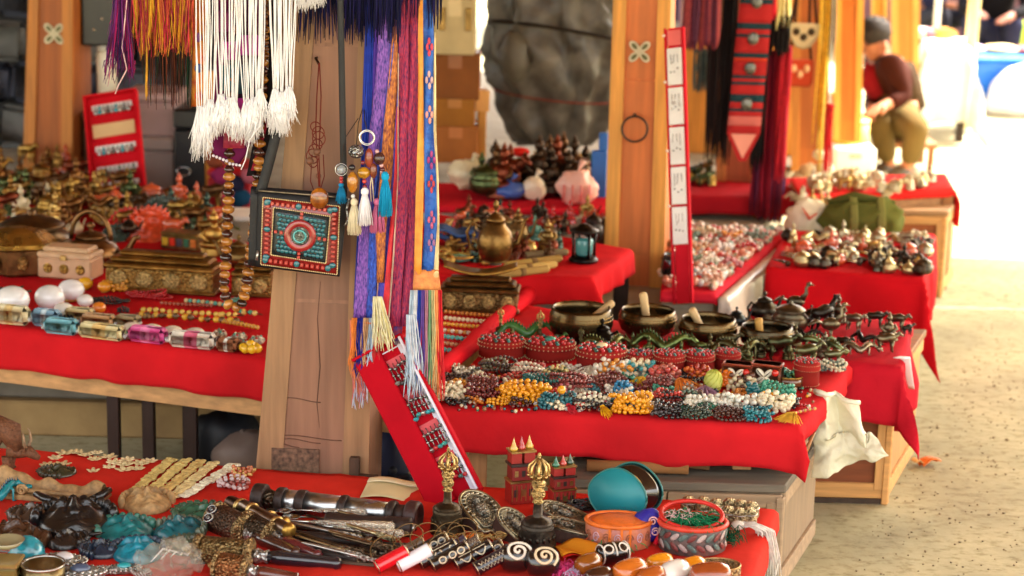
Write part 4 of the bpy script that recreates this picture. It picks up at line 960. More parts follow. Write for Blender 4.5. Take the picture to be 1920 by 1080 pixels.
def casket(loc, w, d, h, label, c=BRASS, rot=0, n=4, kind='metal'):
 th = thing('brass_casket', label, 'casket', loc, rot); M = mat(kind, c); Mc = mat('carved', c)
 part('body', MB().add(box(w, d, h*.5, (0, 0, h*.29), h*.04)), Mc, th, smooth=False)
 part('base_moulding', MB().add(box(w*1.05, d*1.08, h*.09, (0, 0, h*.046), h*.03)), M, th, smooth=False)
 part('lid', MB().add(box(w*1.04, d*1.06, h*.12, (0, 0, h*.605), h*.04)).add(box(w*.94, d*.78, h*.14, (0, 0, h*.74), h*.06)).add(box(w*.8, d*.45, h*.12, (0, 0, h*.87), h*.05)), M, th, smooth=False)
 for i in range(n):
  x = w*((i+.5)/n-.5)
  part('medallion', MB().add(sph((w*.35/n, h*.06, h*.19), (x, -d/2-h*.01, h*.31), 12, 7)), mat('carved', GOLDC, bs=240), th)
 for sx in (-1, 1):
  for sy in (-1, 1): part('foot', MB().add(sph(h*.06, (sx*w*.46, sy*d*.45, h*.04), 8, 5)), M, th)
 return th
def mask(loc, w, label, c, rot=0, kind='resin', c2=None, hgt=.35, tilt=0, name='face_mask', crown=True, group=None, horns=False, sq=False):
 """carved face plaque lying on its back; chin towards -y"""
 th = thing(name, label, 'mask', loc, rot if not tilt else (tilt, 0, rot), group); M = mat(kind, c); H = w*hgt
 def fz(u, v):
  x, y = (u-.5)*2, (v-.5)*2
  rr = x*x+(y*.9)**2; dome = math.sqrt(max(0, 1-rr*.98))
  g = lambda cx, cy, sx, sy: math.exp(-((x-cx)/sx)**2-((y-cy)/sy)**2)
  z = dome*.55 + .4*g(0, -.02, .11, .28) + .12*g(0, -.16, .22, .1) + .2*(g(-.38, -.2, .2, .18)+g(.38, -.2, .2, .18)) - .34*(g(-.33, .16, .17, .10)+g(.33, .16, .17, .10)) + .34*(g(-.33, .16, .10, .055)+g(.33, .16, .10, .055)) + .26*(g(-.33, .36, .25, .07)+g(.33, .36, .25, .07)) + .30*g(0, -.43, .24, .055)-.26*g(0, -.52, .24, .04)+.26*g(0, -.61, .2, .055)+.2*g(0, -.85, .25, .13)-.12*g(0, .6, .6, .05)+.12*g(0, .72, .5, .06)
  return z
 def fn(u, v):
  x, y = (u-.5)*2, (v-.5)*2
  if not sq:
   r = max(abs(x), abs(y)); q = math.hypot(x, y); s = r/q if q > 1e-6 else 1; X, Y = x*s, y*s
  else: X, Y = x, y
  return (X*w/2, Y*w*.62, max(.002, H*fz(X/2+.5, Y/2+.5)) if r_edge(X, Y) else .001)
 r_edge = lambda X, Y: (X*X+Y*Y) < .995
 part('face', MB().add(slab(fn, 34, 38, (0, 0, -.001))).warp(lambda p: Vector((p.x, p.y, max(0.0, p.z)))), M, th)
 if crown:
  mb = MB()
  for k in range(13):
   a = math.pi*(k/12); r = w*.52
   mb.add(sph((w*.085, w*.07, H*.34), (r*math.cos(a), r*1.08*math.sin(a), H*.2), 8, 6))
   if 2 < k < 10: mb.add(tube([(r*math.cos(a)*1.0, r*1.1*math.sin(a), H*.3), (r*math.cos(a)*1.16, r*1.34*math.sin(a), H*.36)], [w*.06, w*.012], 6))
  mb.warp(lambda p: p+Vector((N3(p, 90, 1), N3(p, 90, 2), abs(N3(p, 90, 3))))*w*.02)
  part('crown_relief', mb, mat(kind, c2 or c), th)
 if horns:
  for s in (-1, 1): part('horn', MB().add(tube([(s*w*.3, w*.5, H*.4), (s*w*.5, w*.72, H*.5), (s*w*.45, w*.95, H*.4)], [w*.07, w*.05, w*.008], 7)), mat(kind, c2 or c), th)
 return th
def spiral_bead(loc, w, label, rot=0, tilt=0, body=(24, 18, 18), mark=(226, 216, 200), style='spiral', L=1.6, group=None, cat='bead', name='agate_bead'):
 """barrel bead lying along local x, flat printed mark on it"""
 R = w/2; th = thing(name, label, cat, loc, (0, 0, rot), group)
 pr = [(R*.45, -L*R*1.0), (R*.8, -L*R*.85), (R*.97, -L*R*.45), (R, 0), (R*.97, L*R*.45), (R*.8, L*R*.85), (R*.45, L*R*1.0)]
 M = T(0, 0, R) @ Ry(math.pi/2)
 part('bead', MB().add(lathe(pr, 20), M), mat('lacq', body), th)
 def on(x, a, q=1.012):    # x along, a angle (0 = up, + = towards -y)
  import bisect
  xs = [p[1] for p in pr]; xx = min(max(x, xs[0]), xs[-1]); i = min(max(bisect.bisect(xs, xx)-1, 0), len(pr)-2); t = (xx-xs[i])/(xs[i+1]-xs[i]); r = (pr[i][0]*(1-t)+pr[i+1][0]*t)*q
  return (xx, -r*math.sin(a), R+r*math.cos(a))
 mk = mat('paper', mark, rough=.3); a0 = .75
 if style == 'spiral':
  pts = [on(R*.068*(.2+t)*math.cos(t), a0+.068*(.2+t)*math.sin(t), 1.0) for t in [i*.3 for i in range(46)]]
  part('spiral_mark', MB().add(tube(pts, R*.10, 6)), mk, th)
 elif style == 'zig':
  for ph in (-.5, .5):
   pts = [on(L*R*.8*(i/12*2-1), a0+ph*.5+(.22 if i % 2 else -.22)) for i in range(13)]
   part('zigzag_mark', MB().add(tube(pts, R*.075, 6, .5)), mk, th)
 elif style == 'eye':
  for cx in (-.5, .45):
   pts = [on(R*L*cx+R*.4*math.cos(t), a0+.42*math.sin(t)) for t in [2*math.pi*i/20 for i in range(21)]]
   part('eye_mark', MB().add(tube(pts, R*.085, 6, .5)), mk, th)
  part('line_mark', MB().add(tube([on(-R*L*.05, a0-.7+1.4*i/8) for i in range(9)], R*.08, 6, .5)), mk, th)
 elif style == 'hook':
  for s in (-1, 1):
   pts = [on(s*R*L*(.15+.55*t), a0-.5+.9*abs(math.sin(3.6*t))) for t in [i/14 for i in range(15)]]
   part('hook_mark', MB().add(tube(pts, R*.09, 6, .5)), mk, th)
  part('line_mark', MB().add(tube([on(-R*L*.7+R*L*1.4*i/8, a0+.75) for i in range(9)], R*.07, 6, .5)), mk, th)
 if style and style != 'spiral':
  for s in (-1, 1): part('end_band', MB().add(torus(R*.86, R*.07, 20, 5), M @ T(0, 0, s*L*R*.80)), mk, th)
 return th
def bangle(loc, w, label, rot, c=(150, 120, 76), bead=(24, 18, 18), style='zig', tilt=.9, L=.30, br=.13, group=None, mark=(220, 205, 175), front=True):
 """wire bangle leaning, a barrel bead on its near side"""
 th = thing('bead_bangle', label, 'bangle', loc, (0, 0, rot), group); R = w/2
 th.rotation_euler = (0, -.40, rot*.6); th.location.z += w*L*.36
 M = T(0, R*.5, w*br+R*.5) @ Rx(tilt*.75)
 part('wire_ring', MB().add(torus(R, w*.02, 30, 6, (0, 0, 0), 1, .85), M), MET(c, rough=.25), th)
 r = w*br; pr = [(r*.75, -w*L), (r*1.05, -w*L*.93), (r, -w*L*.8), (r, w*L*.8), (r*1.05, w*L*.93), (r*.75, w*L)]
 B = M @ T(0, -R*.8, 0) @ Ry(math.pi/2)
 b = part('barrel_bead', MB().add(lathe(pr, 16), B), mat('lacq', bead), th)
 for s in (-1, 1): part('ferrule', MB().add(lathe([(r*1.06, s*w*L*.93-w*.02), (r*1.12, s*w*L*.93), (r*1.06, s*w*L*.93+w*.02)], 16), B), MET((196, 180, 150), rough=.25), th)
 mk = mat('paper', mark, rough=.35)
 f = lambda x, a: B @ Vector((-r*1.02*math.cos(a), -r*1.02*math.sin(a), x)) if False else B @ Vector((-r*1.02*math.cos(a), r*1.02*-math.sin(a), x))
 if style == 'zig':
  for ph in (-.3, .55): part('zigzag_mark', MB().add(tube([f(w*L*.75*(i/8-1), ph+.9*0+(.26 if i % 2 else -.26)+.35) for i in range(17)], r*.10, 5, .5)), mk, th)
 elif style == 'eye':
  for cx in (-.42, .1, .55): part('eye_mark', MB().add(tube([f(w*L*cx+r*.5*math.cos(t), .5+.45*math.sin(t)) for t in [2*math.pi*i/16 for i in range(17)]], r*.11, 5, .5)), mk, th)
 elif style == 'hook':
  for s in (-1, 1): part('hook_mark', MB().add(tube([f(s*w*L*(.1+.6*t), .1+.85*abs(math.sin(3.4*t))) for t in [i/12 for i in range(13)]], r*.12, 5, .5)), mk, th)
  part('line_mark', MB().add(tube([f(-w*L*.7+w*L*1.4*i/6, -.25) for i in range(7)], r*.09, 5, .5)), mk, th)
 return th
def tube_obj(name, label, cat, p0, p1, segs, parts, group=None):
 """turned object lying from p0 to p1; parts = list of (name, [(t, r)...], material)"""
 p0, p1 = Vector(p0), Vector(p1); d = p1-p0; th = thing(name, label, cat, p0, 0, group)
 q = d.to_track_quat('Z', 'Y').to_matrix().to_4x4(); L = d.length
 for nm, prof, m_ in parts: part(nm, MB().add(lathe([(r, t*L) for r, t in prof], segs), q), m_, th)
 return th
def gau(loc, w, label, rot=0, tilt=0, c=(58, 48, 40)):
 """horseshoe amulet case, face up, carved silver front"""
 th = thing('amulet_case', label, 'amulet case', loc, (tilt, 0, rot)); d = w*.34
 pl = [(-w*.36, -w*.6)]+[(-w*.40+.0, -w*.1)]+[(w*.40*math.cos(math.pi-t), w*.1+w*.5*math.sin(t)) for t in [math.pi*i/12 for i in range(13)]]+[(w*.40, -w*.1), (w*.36, -w*.6)]
 part('case', MB().add(prism(pl, 0, d)), mat('rawwood', (74, 50, 42)), th, smooth=False)
 pl2 = [(x*1.03, y*1.03) for x, y in pl]; part('face_plate', MB().add(prism(pl2, d+.0003, d+w*.05)), MET((120, 112, 96), 'carved', bs=230), th, smooth=False)
 rim = [Vector((x, y, d+w*.06)) for x, y in pl2]; part('rim', MB().add(tube(rim+[rim[0]], w*.035, 6)), MET((160, 150, 124), rough=.3), th)
 rim2 = [Vector((x*.78, y*.78, d+w*.065)) for x, y in pl2]; part('rim', MB().add(tube(rim2+[rim2[0]], w*.02, 6)), MET((150, 140, 116), rough=.3), th)
 part('deity_relief', MB().add(sph((w*.14, w*.22, w*.09), (0, 0, d+w*.06), 10, 7)).add(sph((w*.08, w*.09, w*.09), (0, w*.26, d+w*.07), 10, 7)), MET((150, 144, 130), 'carved', bs=260), th)
 mb = MB()
 for k in range(14):
  t = math.pi*(k/13*1.3-.15); mb.add(sph((w*.055, w*.035, w*.04), (w*.34*math.cos(t), w*.1+w*.42*math.sin(t), d+w*.06), 7, 5))
 part('scroll_relief', mb, MET((170, 162, 140), rough=.3), th); return th
def castle(loc, w, h, label, spires, rot=0, rc=(150, 34, 26)):
 th = thing('painted_temple', label, 'model temple', loc, rot)
 R_ = mat('lacq', rc, rough=.45); Gd = MET(GOLDC, 'metal'); Dk = mat('lacq', (40, 28, 24), rough=.5)
 part('lower_storey', MB().add(box(w, w*.7, h*.32, (0, 0, h*.16), w*.03)), R_, th, smooth=False)
 part('cornice', MB().add(box(w*1.08, w*.76, h*.03, (0, 0, h*.335), w*.01)), Gd, th, smooth=False)
 part('upper_storey', MB().add(box(w*.9, w*.62, h*.22, (0, 0, h*.46), w*.03)), mat('lacq', tuple(int(c*.85) for c in rc), rough=.5), th, smooth=False)
 part('cornice', MB().add(box(w*1.02, w*.72, h*.04, (0, 0, h*.59), w*.01)), Dk, th, smooth=False)
 part('tower', MB().add(box(w*.42, w*.5, h*.16, (-w*.26, 0, h*.69), w*.02)), R_, th, smooth=False)
 part('tower', MB().add(box(w*.42, w*.5, h*.16, (w*.26, 0, h*.69), w*.02)), R_, th, smooth=False)
 part('parapet', MB().add(box(w*1.0, w*.66, h*.03, (0, 0, h*.787), w*.01)), Gd, th, smooth=False)
 for i, c in enumerate(spires):
  x = w*(-.34+.34*i); part('spire', MB().add(lathe([(w*.15, h*.803), (w*.17, h*.83), (w*.10, h*.87), (w*.05, h*.93), (0, h)], 10, 1, 1, (x, (i-1)*w*.08, 0))), mat('lacq', c, rough=.35), th)
 for k in range(3):
  part('window', MB().add(box(w*.16, w*.03, h*.11, (w*(-.3+.3*k), -w*.355, h*.17), w*.008)), Dk if k != 1 else Gd, th, smooth=False)
  part('window', MB().add(box(w*.14, w*.03, h*.09, (w*(-.28+.28*k), -w*.315, h*.46), w*.008)), Gd if k != 1 else Dk, th, smooth=False)
 mb = MB()
 for k in range(6): mb.add(box(w*.035, w*.03, h*.24, (w*(-.45+.18*k), -w*.358, h*.17), 0))
 part('pilasters', mb, Gd, th, smooth=False)
 return th
def pouch(loc, w, d, h, label, c, rot=0, kind='plastic', wrap=True, name='wrapped_soap', cat='soap', band=None):
 th = thing(name, label, cat, loc, rot)
 part('block', MB().add(box(w*.95, d*.96, h*.96, (0, 0, h*.49), h*.22)), mat(kind, c, bump=.5, bs=70, var=.25), th)
 if band: part('label_band', MB().add(box(w*.42, d*.968, h*.968, (0, 0, h*.49), h*.22)), mat('paper', band, rough=.4), th)
 if wrap:
  for s in (-1, 1): part('twist_end', MB().add(tube([(s*w*.46, 0, h*.4), (s*w*.54, 0, h*.3)], [h*.18, h*.30], 8, .5)), mat('film', (240, 240, 236), alpha=.5), th)
 return th
# ================================================================ FOREGROUND TABLE
def sp(x, y, z=ZF, up=.003):
 P = G(x, y, z); P.z = z+up; return P
def kk(x, y, z=ZF): return K(G(x, y, z))
P = sp(-14, 882); k = K(P)
beast(P, .175, 'brown wooden yak statuette at the back corner of the foreground table', None, rot=-.1, horns=True, hump=.8, neck=-.12, tail=.5, leg=.12, name='yak_figurine', skin=mat('carvew', (112, 70, 44), vs=160, bump=1.0, bs=220), cat='statuette')
# cream shell brooches
M_sh = mat('carvew', (232, 214, 168), var=.2); M_sh2 = mat('carvew', (212, 190, 140), var=.25)
def brooch(loc, w, kind, rot):
 th = thing('shell_brooch', 'small cream carved shell brooch scattered on the bare red cloth near the yak', 'brooch', loc, rot, 'cream shell brooches on the red cloth')
 n = 5+kind
 for i in range(n):
  a = 2*math.pi*i/n
  part('petal', MB().add(sph((w*.22, w*.13, w*.05), (0, 0, 0), 8, 5), Rz(a) @ T(w*.28, 0, w*.06) @ Ry(-.25)), M_sh if kind % 2 else M_sh2, th)
 part('centre', MB().add(sph((w*.14, w*.14, w*.10), (0, 0, w*.08), 8, 5)), M_sh2, th)
for i, (x, y, w) in enumerate(((120, 853, 34), (104, 862, 30), (142, 851, 30), (160, 856, 30), (182, 852, 26), (178, 864, 30), (205, 860, 34), (215, 870, 36), (234, 874, 36), (175, 886, 28), (240, 865, 30), (265, 872, 36), (232, 884, 36), (282, 868, 30), (90, 876, 34), (118, 874, 34), (205, 879, 28), (258, 882, 30))):
 brooch(sp(x, y), w*kk(x, y), i % 3, rnd(0, 6))
# strings of bone discs running away from the viewer
def disc_string(x0, y0, x1, y1, c, lab, n=26):
 a, b = sp(x0, y0), sp(x1, y1); th = thing('bone_bracelet', lab, 'bracelet', a); mb = MB(); k = K(a)
 for i in range(n):
  q = (b-a)*(i/(n-1)); s = rnd(.8, 1.2)
  for sd in (-1, 1):
   mb.add(sph((8*k*s, 6*k*s, 3*k), (0, 0, 0), 7, 5), T(q.x+sd*5*k+rnd(-1, 1)*k, q.y, q.z+4*k+rnd(0, 3)*k) @ Rz(rnd(-.8, .8)) @ Rx(rnd(-.4, .4)))
 part('links', mb, mat('carvew', c, var=.25), th)
 part('cord', MB().add(tube([(0, 0, 3*k), (b-a)+Vector((0, 0, 3*k))], 1.2*k, 5)), mat('thread', (120, 90, 60)), th)
for i, (x0, y0, x1, y1, c, n) in enumerate(((252, 928, 322, 868, (206, 182, 110), 'yellowed bone link bracelet, outermost of the row behind the wooden face'), (275, 934, 350, 869, (214, 190, 116), 'yellow bone link bracelet, second of the row behind the wooden face'), (300, 936, 376, 872, (208, 178, 108), 'honey coloured bone link bracelet in the middle of the row'), (322, 940, 400, 876, (222, 200, 140), 'pale bone link bracelet next to the white one'), (345, 938, 440, 878, (236, 226, 196), 'white bone link bracelet at the right of the row'))):
 disc_string(x0, y0, x1, y1, c, n)
mala(sp(440, 918), 66*kk(440, 918), 'bunched bracelet of silver and rose beads beside the main post', (196, 176, 172), br=.005, loops=5, c2=(150, 80, 70), ry=.5)
mala(sp(455, 896), 50*kk(440, 918), 'bunched bracelet of golden beads close to the main post', (206, 170, 96), br=.0045, loops=4, c2=(190, 110, 70), ry=.5)
# carved pieces, upper left
k = kk(100, 900)
mask(sp(108, 890), 58*k, 'dark green carved leaf-shaped face lying beyond the long wooden profile', (60, 60, 42), rot=1.9, hgt=.35, kind='resin')
def profile_relief(loc, L, label, c):
 th = thing('carved_relief', label, 'carving', loc, -.16); M = mat('carvew', c)
 def f(u, v):
  x = (u-.5)*L; h = L*(.18+.035*math.sin(u*7+.6)+.03*math.sin(u*15)+.02*math.sin(u*29))*(1-.35*u)
  return (x, L*.17*(v-.5)*(1+.2*math.sin(u*9)), max(.003, h*math.sin(math.pi*min(1, max(0, v)))**.5))
 part('profile', MB().add(slab(f, 40, 12, (0, 0, -.002))).warp(lambda p: Vector((p.x, p.y, max(0, p.z)))), M, th)
 part('plinth', MB().add(box(L*1.05, L*.30, L*.05, (L*.02, -L*.07, L*.026), L*.012)), M, th, smooth=False)
 part('moulding', MB().add(tube([(-L*.5, -L*.16, L*.08), (0, -L*.17, L*.085), (L*.5, -L*.19, L*.08)], L*.022, 8)), M, th)
 part('scroll', MB().add(tube([(-L*.18+L*.05*math.cos(t)*(1-t/14), -L*.21, L*.10+L*.05*math.sin(t)*(1-t/14)) for t in [i*.5 for i in range(24)]], L*.014, 6)), M, th)
profile_relief(sp(95, 930), 205*k, 'long pale brown carved wooden profile lying on its plinth', (160, 126, 84))
mask(sp(276, 950), 86*k, 'tan carved wooden face with full lips on a ledge', (178, 142, 94), rot=.35, kind='carvew', hgt=.45)
P = sp(-6, 945)
dragon(P, 110*k, 'teal horned dragon head at the left picture edge', TEAL, rot=.6, kind='resin', c2=(20, 70, 90))
mask(sp(140, 985), 128*k, 'black demon mask with fierce relief lying face up', (26, 24, 24), rot=.25, hgt=.42, horns=True)
mask(sp(58, 975), 66*k, 'dark bronze coiled shell-like mask left of the black demon', (70, 54, 44), rot=1.2, hgt=.5)
k = kk(60, 1020)
mask(sp(26, 1018), 120*k, 'brown wooden laughing mask at the lower left edge', (66, 42, 28), rot=1.45, hgt=.40, crown=False)
mask(sp(128, 1022), 66*k, 'small black horned mask below the demon', (34, 28, 26), rot=-.7, hgt=.5, horns=True)
mask(sp(236, 1000), 104*k, 'teal serene goddess face in a beaded crown, the upper one', (22, 112, 116), rot=.55, hgt=.34, c2=(60, 120, 104))
mask(sp(258, 1042), 92*k, 'bright turquoise shiny face nearest the plastic bag', (14, 128, 150), rot=.25, hgt=.42, c2=(30, 52, 74))
mask(sp(188, 1040), 62*k, 'dark blue bead-haired mask beside the turquoise face', (28, 44, 62), rot=1.3, hgt=.5)
mask(sp(384, 972), 106*k, 'green carved tablet with a small face, corner pointing to the telescope', (54, 104, 82), rot=.9, hgt=.28, sq=False, c2=(60, 92, 70))
mask(sp(335, 1003), 90*k, 'deep teal crowned mask between the goddess and the prayer wheels', (20, 92, 102), rot=-.5, hgt=.45, c2=(90, 100, 80))
mask(sp(350, 1030), 72*k, 'verdigris brown mask under the ornate drum heads', (66, 82, 66), rot=.3, hgt=.4)
# turquoise dome, brass tin, silver pieces at the lower left
k = kk(60, 1055); th = thing('turquoise_dome', 'round turquoise stone dome with dark veins and silver rim', 'ornament', sp(50, 1054))
part('stone', MB().add(sph((36*k, 30*k, 40*k), (0, 0, 10*k), 20, 12)).warp(lambda p: Vector((p.x, p.y, max(0.002, p.z)))), mat('lacq', (44, 160, 178), (24, 90, 100), vs=60), th)
part('rim', MB().add(torus(36*k, 2.5*k, 28, 6, (0, 0, 3*k), 1, .85)), MET(SILV), th)
part('coral', MB().add(sph(10*k, (-28*k, -8*k, 30*k), 8, 6)), mat('bead', (200, 80, 60)), th)
k = kk(80, 1080); th = thing('brass_tin', 'open round brass tin with a shiny silver rim at the lower left', 'tin', sp(82, 1092))
part('wall', MB().add(lathe([(38*k, 0), (40*k, 4*k), (40*k, 34*k), (36*k, 34*k), (36*k, 6*k), (0, 6*k)], 28)), MET((120, 104, 70)), th)
part('rim', MB().add(torus(39*k, 3*k, 30, 6, (0, 0, 34*k))), MET(SILV, 'polish'), th)
th = thing('olive_box', 'olive green lacquered box cut by the lower left corner', 'box', sp(2, 1092))
part('body', MB().add(box(74*k, 60*k, 34*k, (0, 0, 17*k), 3*k)), mat('lacq', (104, 92, 48)), th, smooth=False)
part('lid', MB().add(box(78*k, 64*k, 9*k, (0, 0, 39*k), 3*k)), mat('lacq', (134, 110, 62)), th, smooth=False)
th = thing('glass_dome', 'clear shell-shaped dish on the olive box', 'dish', sp(14, 1075)+Vector((0, 0, 46*k)))
part('dish', MB().add(lathe([(10*k, 0), (26*k, 8*k), (34*k, 18*k), (32*k, 18*k), (24*k, 10*k), (0, 4*k)], 20)), mat('lacq', (150, 140, 104)), th)
def filigree(x, y, w, label, stone, rot=0):
 P = sp(x, y); k = K(P); th = thing('silver_pendant', label, 'pendant', P, rot); w *= k
 part('plate', MB().add(sph((w*.55, w*.3, w*.13), (0, 0, w*.08), 18, 9)), MET((150, 148, 140), 'carved', bs=300), th)
 mb = MB()
 for q, n in ((.5, 22), (.34, 14)):
  for i in range(n):
   a = 2*math.pi*i/n; mb.add(sph(w*.045, (w*q*1.05*math.cos(a), w*q*.58*math.sin(a), w*(.22-q*.2)), 6, 4))
 part('granulation', mb, MET(SILV, rough=.22), th)
 part('stone', MB().add(sph((w*.22, w*.15, w*.12), (w*.02, -w*.03, w*.18), 14, 8)), mat('lacq', stone), th)
filigree(122, 1060, 84, 'silver filigree pendant with a milky white stone', (224, 218, 216), -.3)
filigree(150, 1084, 92, 'silver filigree pendant cut off by the lower frame edge', (70, 84, 110), .1)
filigree(232, 1074, 62, 'silver filigree clasp with a turquoise nugget', (30, 150, 158), .2)
for i, (x, y) in enumerate(((205, 1078), (262, 1080))): mala(sp(x, y), 46*k, ('loose loop of tiny silver beads left of the turquoise clasp', 'loose loop of tiny silver beads right of the turquoise clasp')[i], SILV, br=.0024, loops=4, kind='metal')
# crumpled clear plastic bag
k = kk(310, 1060); mb = MB().add(sph((58*k, 40*k, 34*k), (0, 0, 18*k), 34, 22))
mb.warp(lambda p: Vector((p.x, p.y, max(.001, p.z)))+Vector((N3(p, 34, 1), N3(p, 34, 2), N3(p, 40, 3)))*26*k+Vector((N3(p, 90, 4), N3(p, 90, 5), N3(p, 90, 6)))*8*k)
mb.warp(lambda p: Vector((p.x, p.y, max(.001, p.z))))
th = thing('clear_bag', 'crumpled clear plastic bag at the lower left front', 'bag', sp(316, 1076), .5); part('film', mb, mat('film', (196, 190, 172), bump=.8, alpha=.2), th)
for i in range(5): part('fold', MB().add(tube([(-40*k+i*20*k, -20*k+i*4*k, 34*k), (-10*k+i*12*k, 0, (48-5*i)*k), (30*k, 10*k+i*5*k, 28*k)], [.6*k, 2.2*k, .6*k], 5)), mat('film', (240, 238, 232), alpha=.7), th)
# ------------------------------------------------------------- telescope
p0, p1 = sp(478, 951, up=.022), sp(786, 990, up=.022); k = K(p0)
LE = mat('leather', (46, 30, 24)); SV = mat('polish', (176, 178, 180), rough=.28)
tube_obj('telescope', 'silver brass telescope with dark leather bands, lying at the post foot', 'telescope', p0, p1, 26, [
 ('eyepiece', [(26*k, 0), (27*k, .01), (27*k, .065), (24*k, .07)], LE), ('collar', [(17*k, .0702), (19*k, .09), (16*k, .12), (18*k, .14)], MET((90, 76, 60), 'carved')),
 ('band', [(23*k, .1402), (25*k, .15), (25*k, .185), (23*k, .19)], LE), ('barrel', [(22*k, .1902), (22*k, .268)], SV), ('band', [(24*k, .2682), (25*k, .28), (25*k, .31), (24*k, .32)], LE),
 ('barrel', [(22*k, .3202), (22*k, .53)], SV), ('band', [(24*k, .5302), (25*k, .54), (25*k, .56), (24*k, .57)], LE), ('barrel', [(22*k, .5702), (22*k, .818)], SV),
 ('band', [(24*k, .8182), (26*k, .83), (26*k, .85), (24*k, .86)], LE), ('collar', [(20*k, .8602), (20*k, .925)], LE), ('objective', [(27*k, .9252), (30*k, .94), (30*k, .985), (27*k, 1.0), (22*k, 1.0), (20*k, .98), (0, .98)], mat('leather', (58, 32, 28)))])
# second dark tube under it
p0, p1 = sp(610, 992, up=.016), sp(772, 1004, up=.016)
tube_obj('leather_tube', 'dark leather tube lying just below the silver telescope', 'tube', p0, p1, 18, [('shell', [(15*k, 0), (17*k, .02), (17*k, .7), (19*k, .72), (19*k, .98), (16*k, 1)], LE), ('stud', [(8*k, 1.0005), (8*k, 1.03), (0, 1.04)], MET(SILV))])
# silver spoons
def spoon(x0, y0, x1, y1, label, hw=9, up=.012):
 p0, p1 = sp(x0, y0, up=up), sp(x1, y1, up=up+.006); k = K(p0); d = p1-p0; th = thing('silver_spoon', label, 'spoon', p0); a = math.atan2(d.y, d.x); L = d.length
 M = Rz(a) @ Ry(-math.asin(d.z/L))
 def bw(u, v):
  t = 2*math.pi*u; r = v; return ((-.02+r*math.cos(t)*.10)*L, r*math.sin(t)*hw*1.35*k, -6*k*(1-r*r)+4*k)
 part('bowl', MB().add(slab(bw, 20, 6, (0, 0, -1.2*k)), M), MET(SILV, 'polish'), th)
 part('neck', MB().add(tube([(.07*L, 0, 3*k), (.2*L, 0, 5*k), (.34*L, 0, 5*k)], [2.2*k, 2*k, 3*k], 8), M), MET(SILV, 'polish'), th)
 part('handle', MB().add(tube([(.34*L, 0, 5*k), (.5*L, 0, 6*k), (.8*L, 0, 6*k), (.97*L, 0, 6*k), (L, 0, 6*k)], [4*k, hw*.7*k, hw*1.0*k, hw*1.25*k, hw*.6*k], 10, .6), M), MET((214, 206, 190), 'carved', bs=300, rough=.25, var=.4), th)
for i, a in enumerate(((520, 967, 700, 972, 'small silver spoon with a chased handle, uppermost of the spoons'), (536, 972, 690, 984, 'silver spoon with a worn chased handle, second of the spoons'), (550, 980, 742, 1004, 'large silver spoon with a thick chased handle, middle of the spoons'), (500, 990, 740, 1012, 'silver spoon with a gilded bowl beside the dark sheaths'), (560, 994, 756, 1022, 'silver spoon with a beaded grip, lowest of the spoons'))):
 spoon(*a, hw=9+2*(i % 2)+(2 if i > 1 else 0), up=.010+.004*(i % 2))
for i in range(18):
 x, y = rnd(500, 640), rnd(968, 1046); L = rnd(90, 150); c = (SILV, (150, 130, 96), (96, 80, 62), (60, 44, 36), (176, 160, 120))[i % 5]; p0, p1 = sp(x, y, up=.018+.002*(i % 6)), sp(x+L, y+L*rnd(.1, .3), up=.014+.002*(i % 6)); k = K(p0); w = rnd(3, 5.5)*k
 tube_obj('ornate_stick', ('silver', 'pale brass', 'dull bronze', 'dark wood', 'straw gold')[i % 5]+' ornate stick heaped below the silver telescope', 'stick', p0, p1, 9, [('shaft', [(w*.5, 0), (w*.7, .05), (w*.8, .6), (w*.8, .7)], MET(c, rough=.28)), ('grip', [(w*1.1, .7005), (w*1.25, .78), (w*1.0, .86), (w*1.2, .95), (w*.6, 1)], MET(c, 'carved', bs=300))], 'ornate sticks below the telescope')
# dark sheaths
def sheath(x0, y0, x1, y1, w, label, c, up=.006, tip=True):
 p0, p1 = sp(x0, y0, up=up), sp(x1, y1, up=up); k = K(p0); w *= k
 tube_obj('knife_sheath', label, 'sheath', p0, p1, 12, [('scabbard', [(w*.2, 0), (w*.42, .04), (w*.5, .3), (w*.52, .8), (w*.5, .86)], mat('wood', c, st=(8, 8, .8))), ('collar', [(w*.56, .8602), (w*.6, .88), (w*.56, .92)], MET((120, 104, 80), 'carved')), ('end_knob', [(w*.4, .9202), (w*.5, .96), (w*.35, 1.0)], MET((90, 80, 70)))])
for i, a in enumerate(((470, 985, 700, 1012, 18, 'long dark wooden knife sheath lying nearest the spoons', (52, 36, 28)), (500, 1008, 715, 1030, 20, 'long dark wooden knife sheath in the middle of the bundle', (44, 32, 26)), (540, 1026, 724, 1046, 16, 'dark ribbed knife sheath third of the bundle', (58, 42, 32)), (560, 1040, 690, 1062, 16, 'short dark knife sheath lowest of the bundle', (48, 36, 30)), (600, 1012, 745, 1040, 14, 'slim dark knife sheath tucked at the right of the bundle', (66, 50, 38)))):
 sheath(*a, up=.008+.003*(i % 2))
k = kk(690, 1050)
for i, (x, y) in enumerate(((712, 1040), (690, 1062), (738, 1028))):
 th = thing('wooden_clapper', ('flat grey wooden blade, middle one beside the sheaths', 'flat grey wooden blade, lowest beside the sheaths', 'flat grey wooden blade, upper one beside the sheaths')[i], 'blade', sp(x, y, up=.004), -.12)
 part('blade', MB().add(prism([(-70*k, -5*k), (20*k, -9*k), (36*k, -4*k), (38*k, 5*k), (24*k, 10*k), (-70*k, 6*k)], 0, 5*k)), mat('woodx', (86, 72, 58)), th, smooth=False); part('spine', MB().add(tube([(-66*k, 0, 5.5*k), (30*k, 0, 5.5*k)], 1.4*k, 6)), mat('woodx', (60, 46, 36)), th)
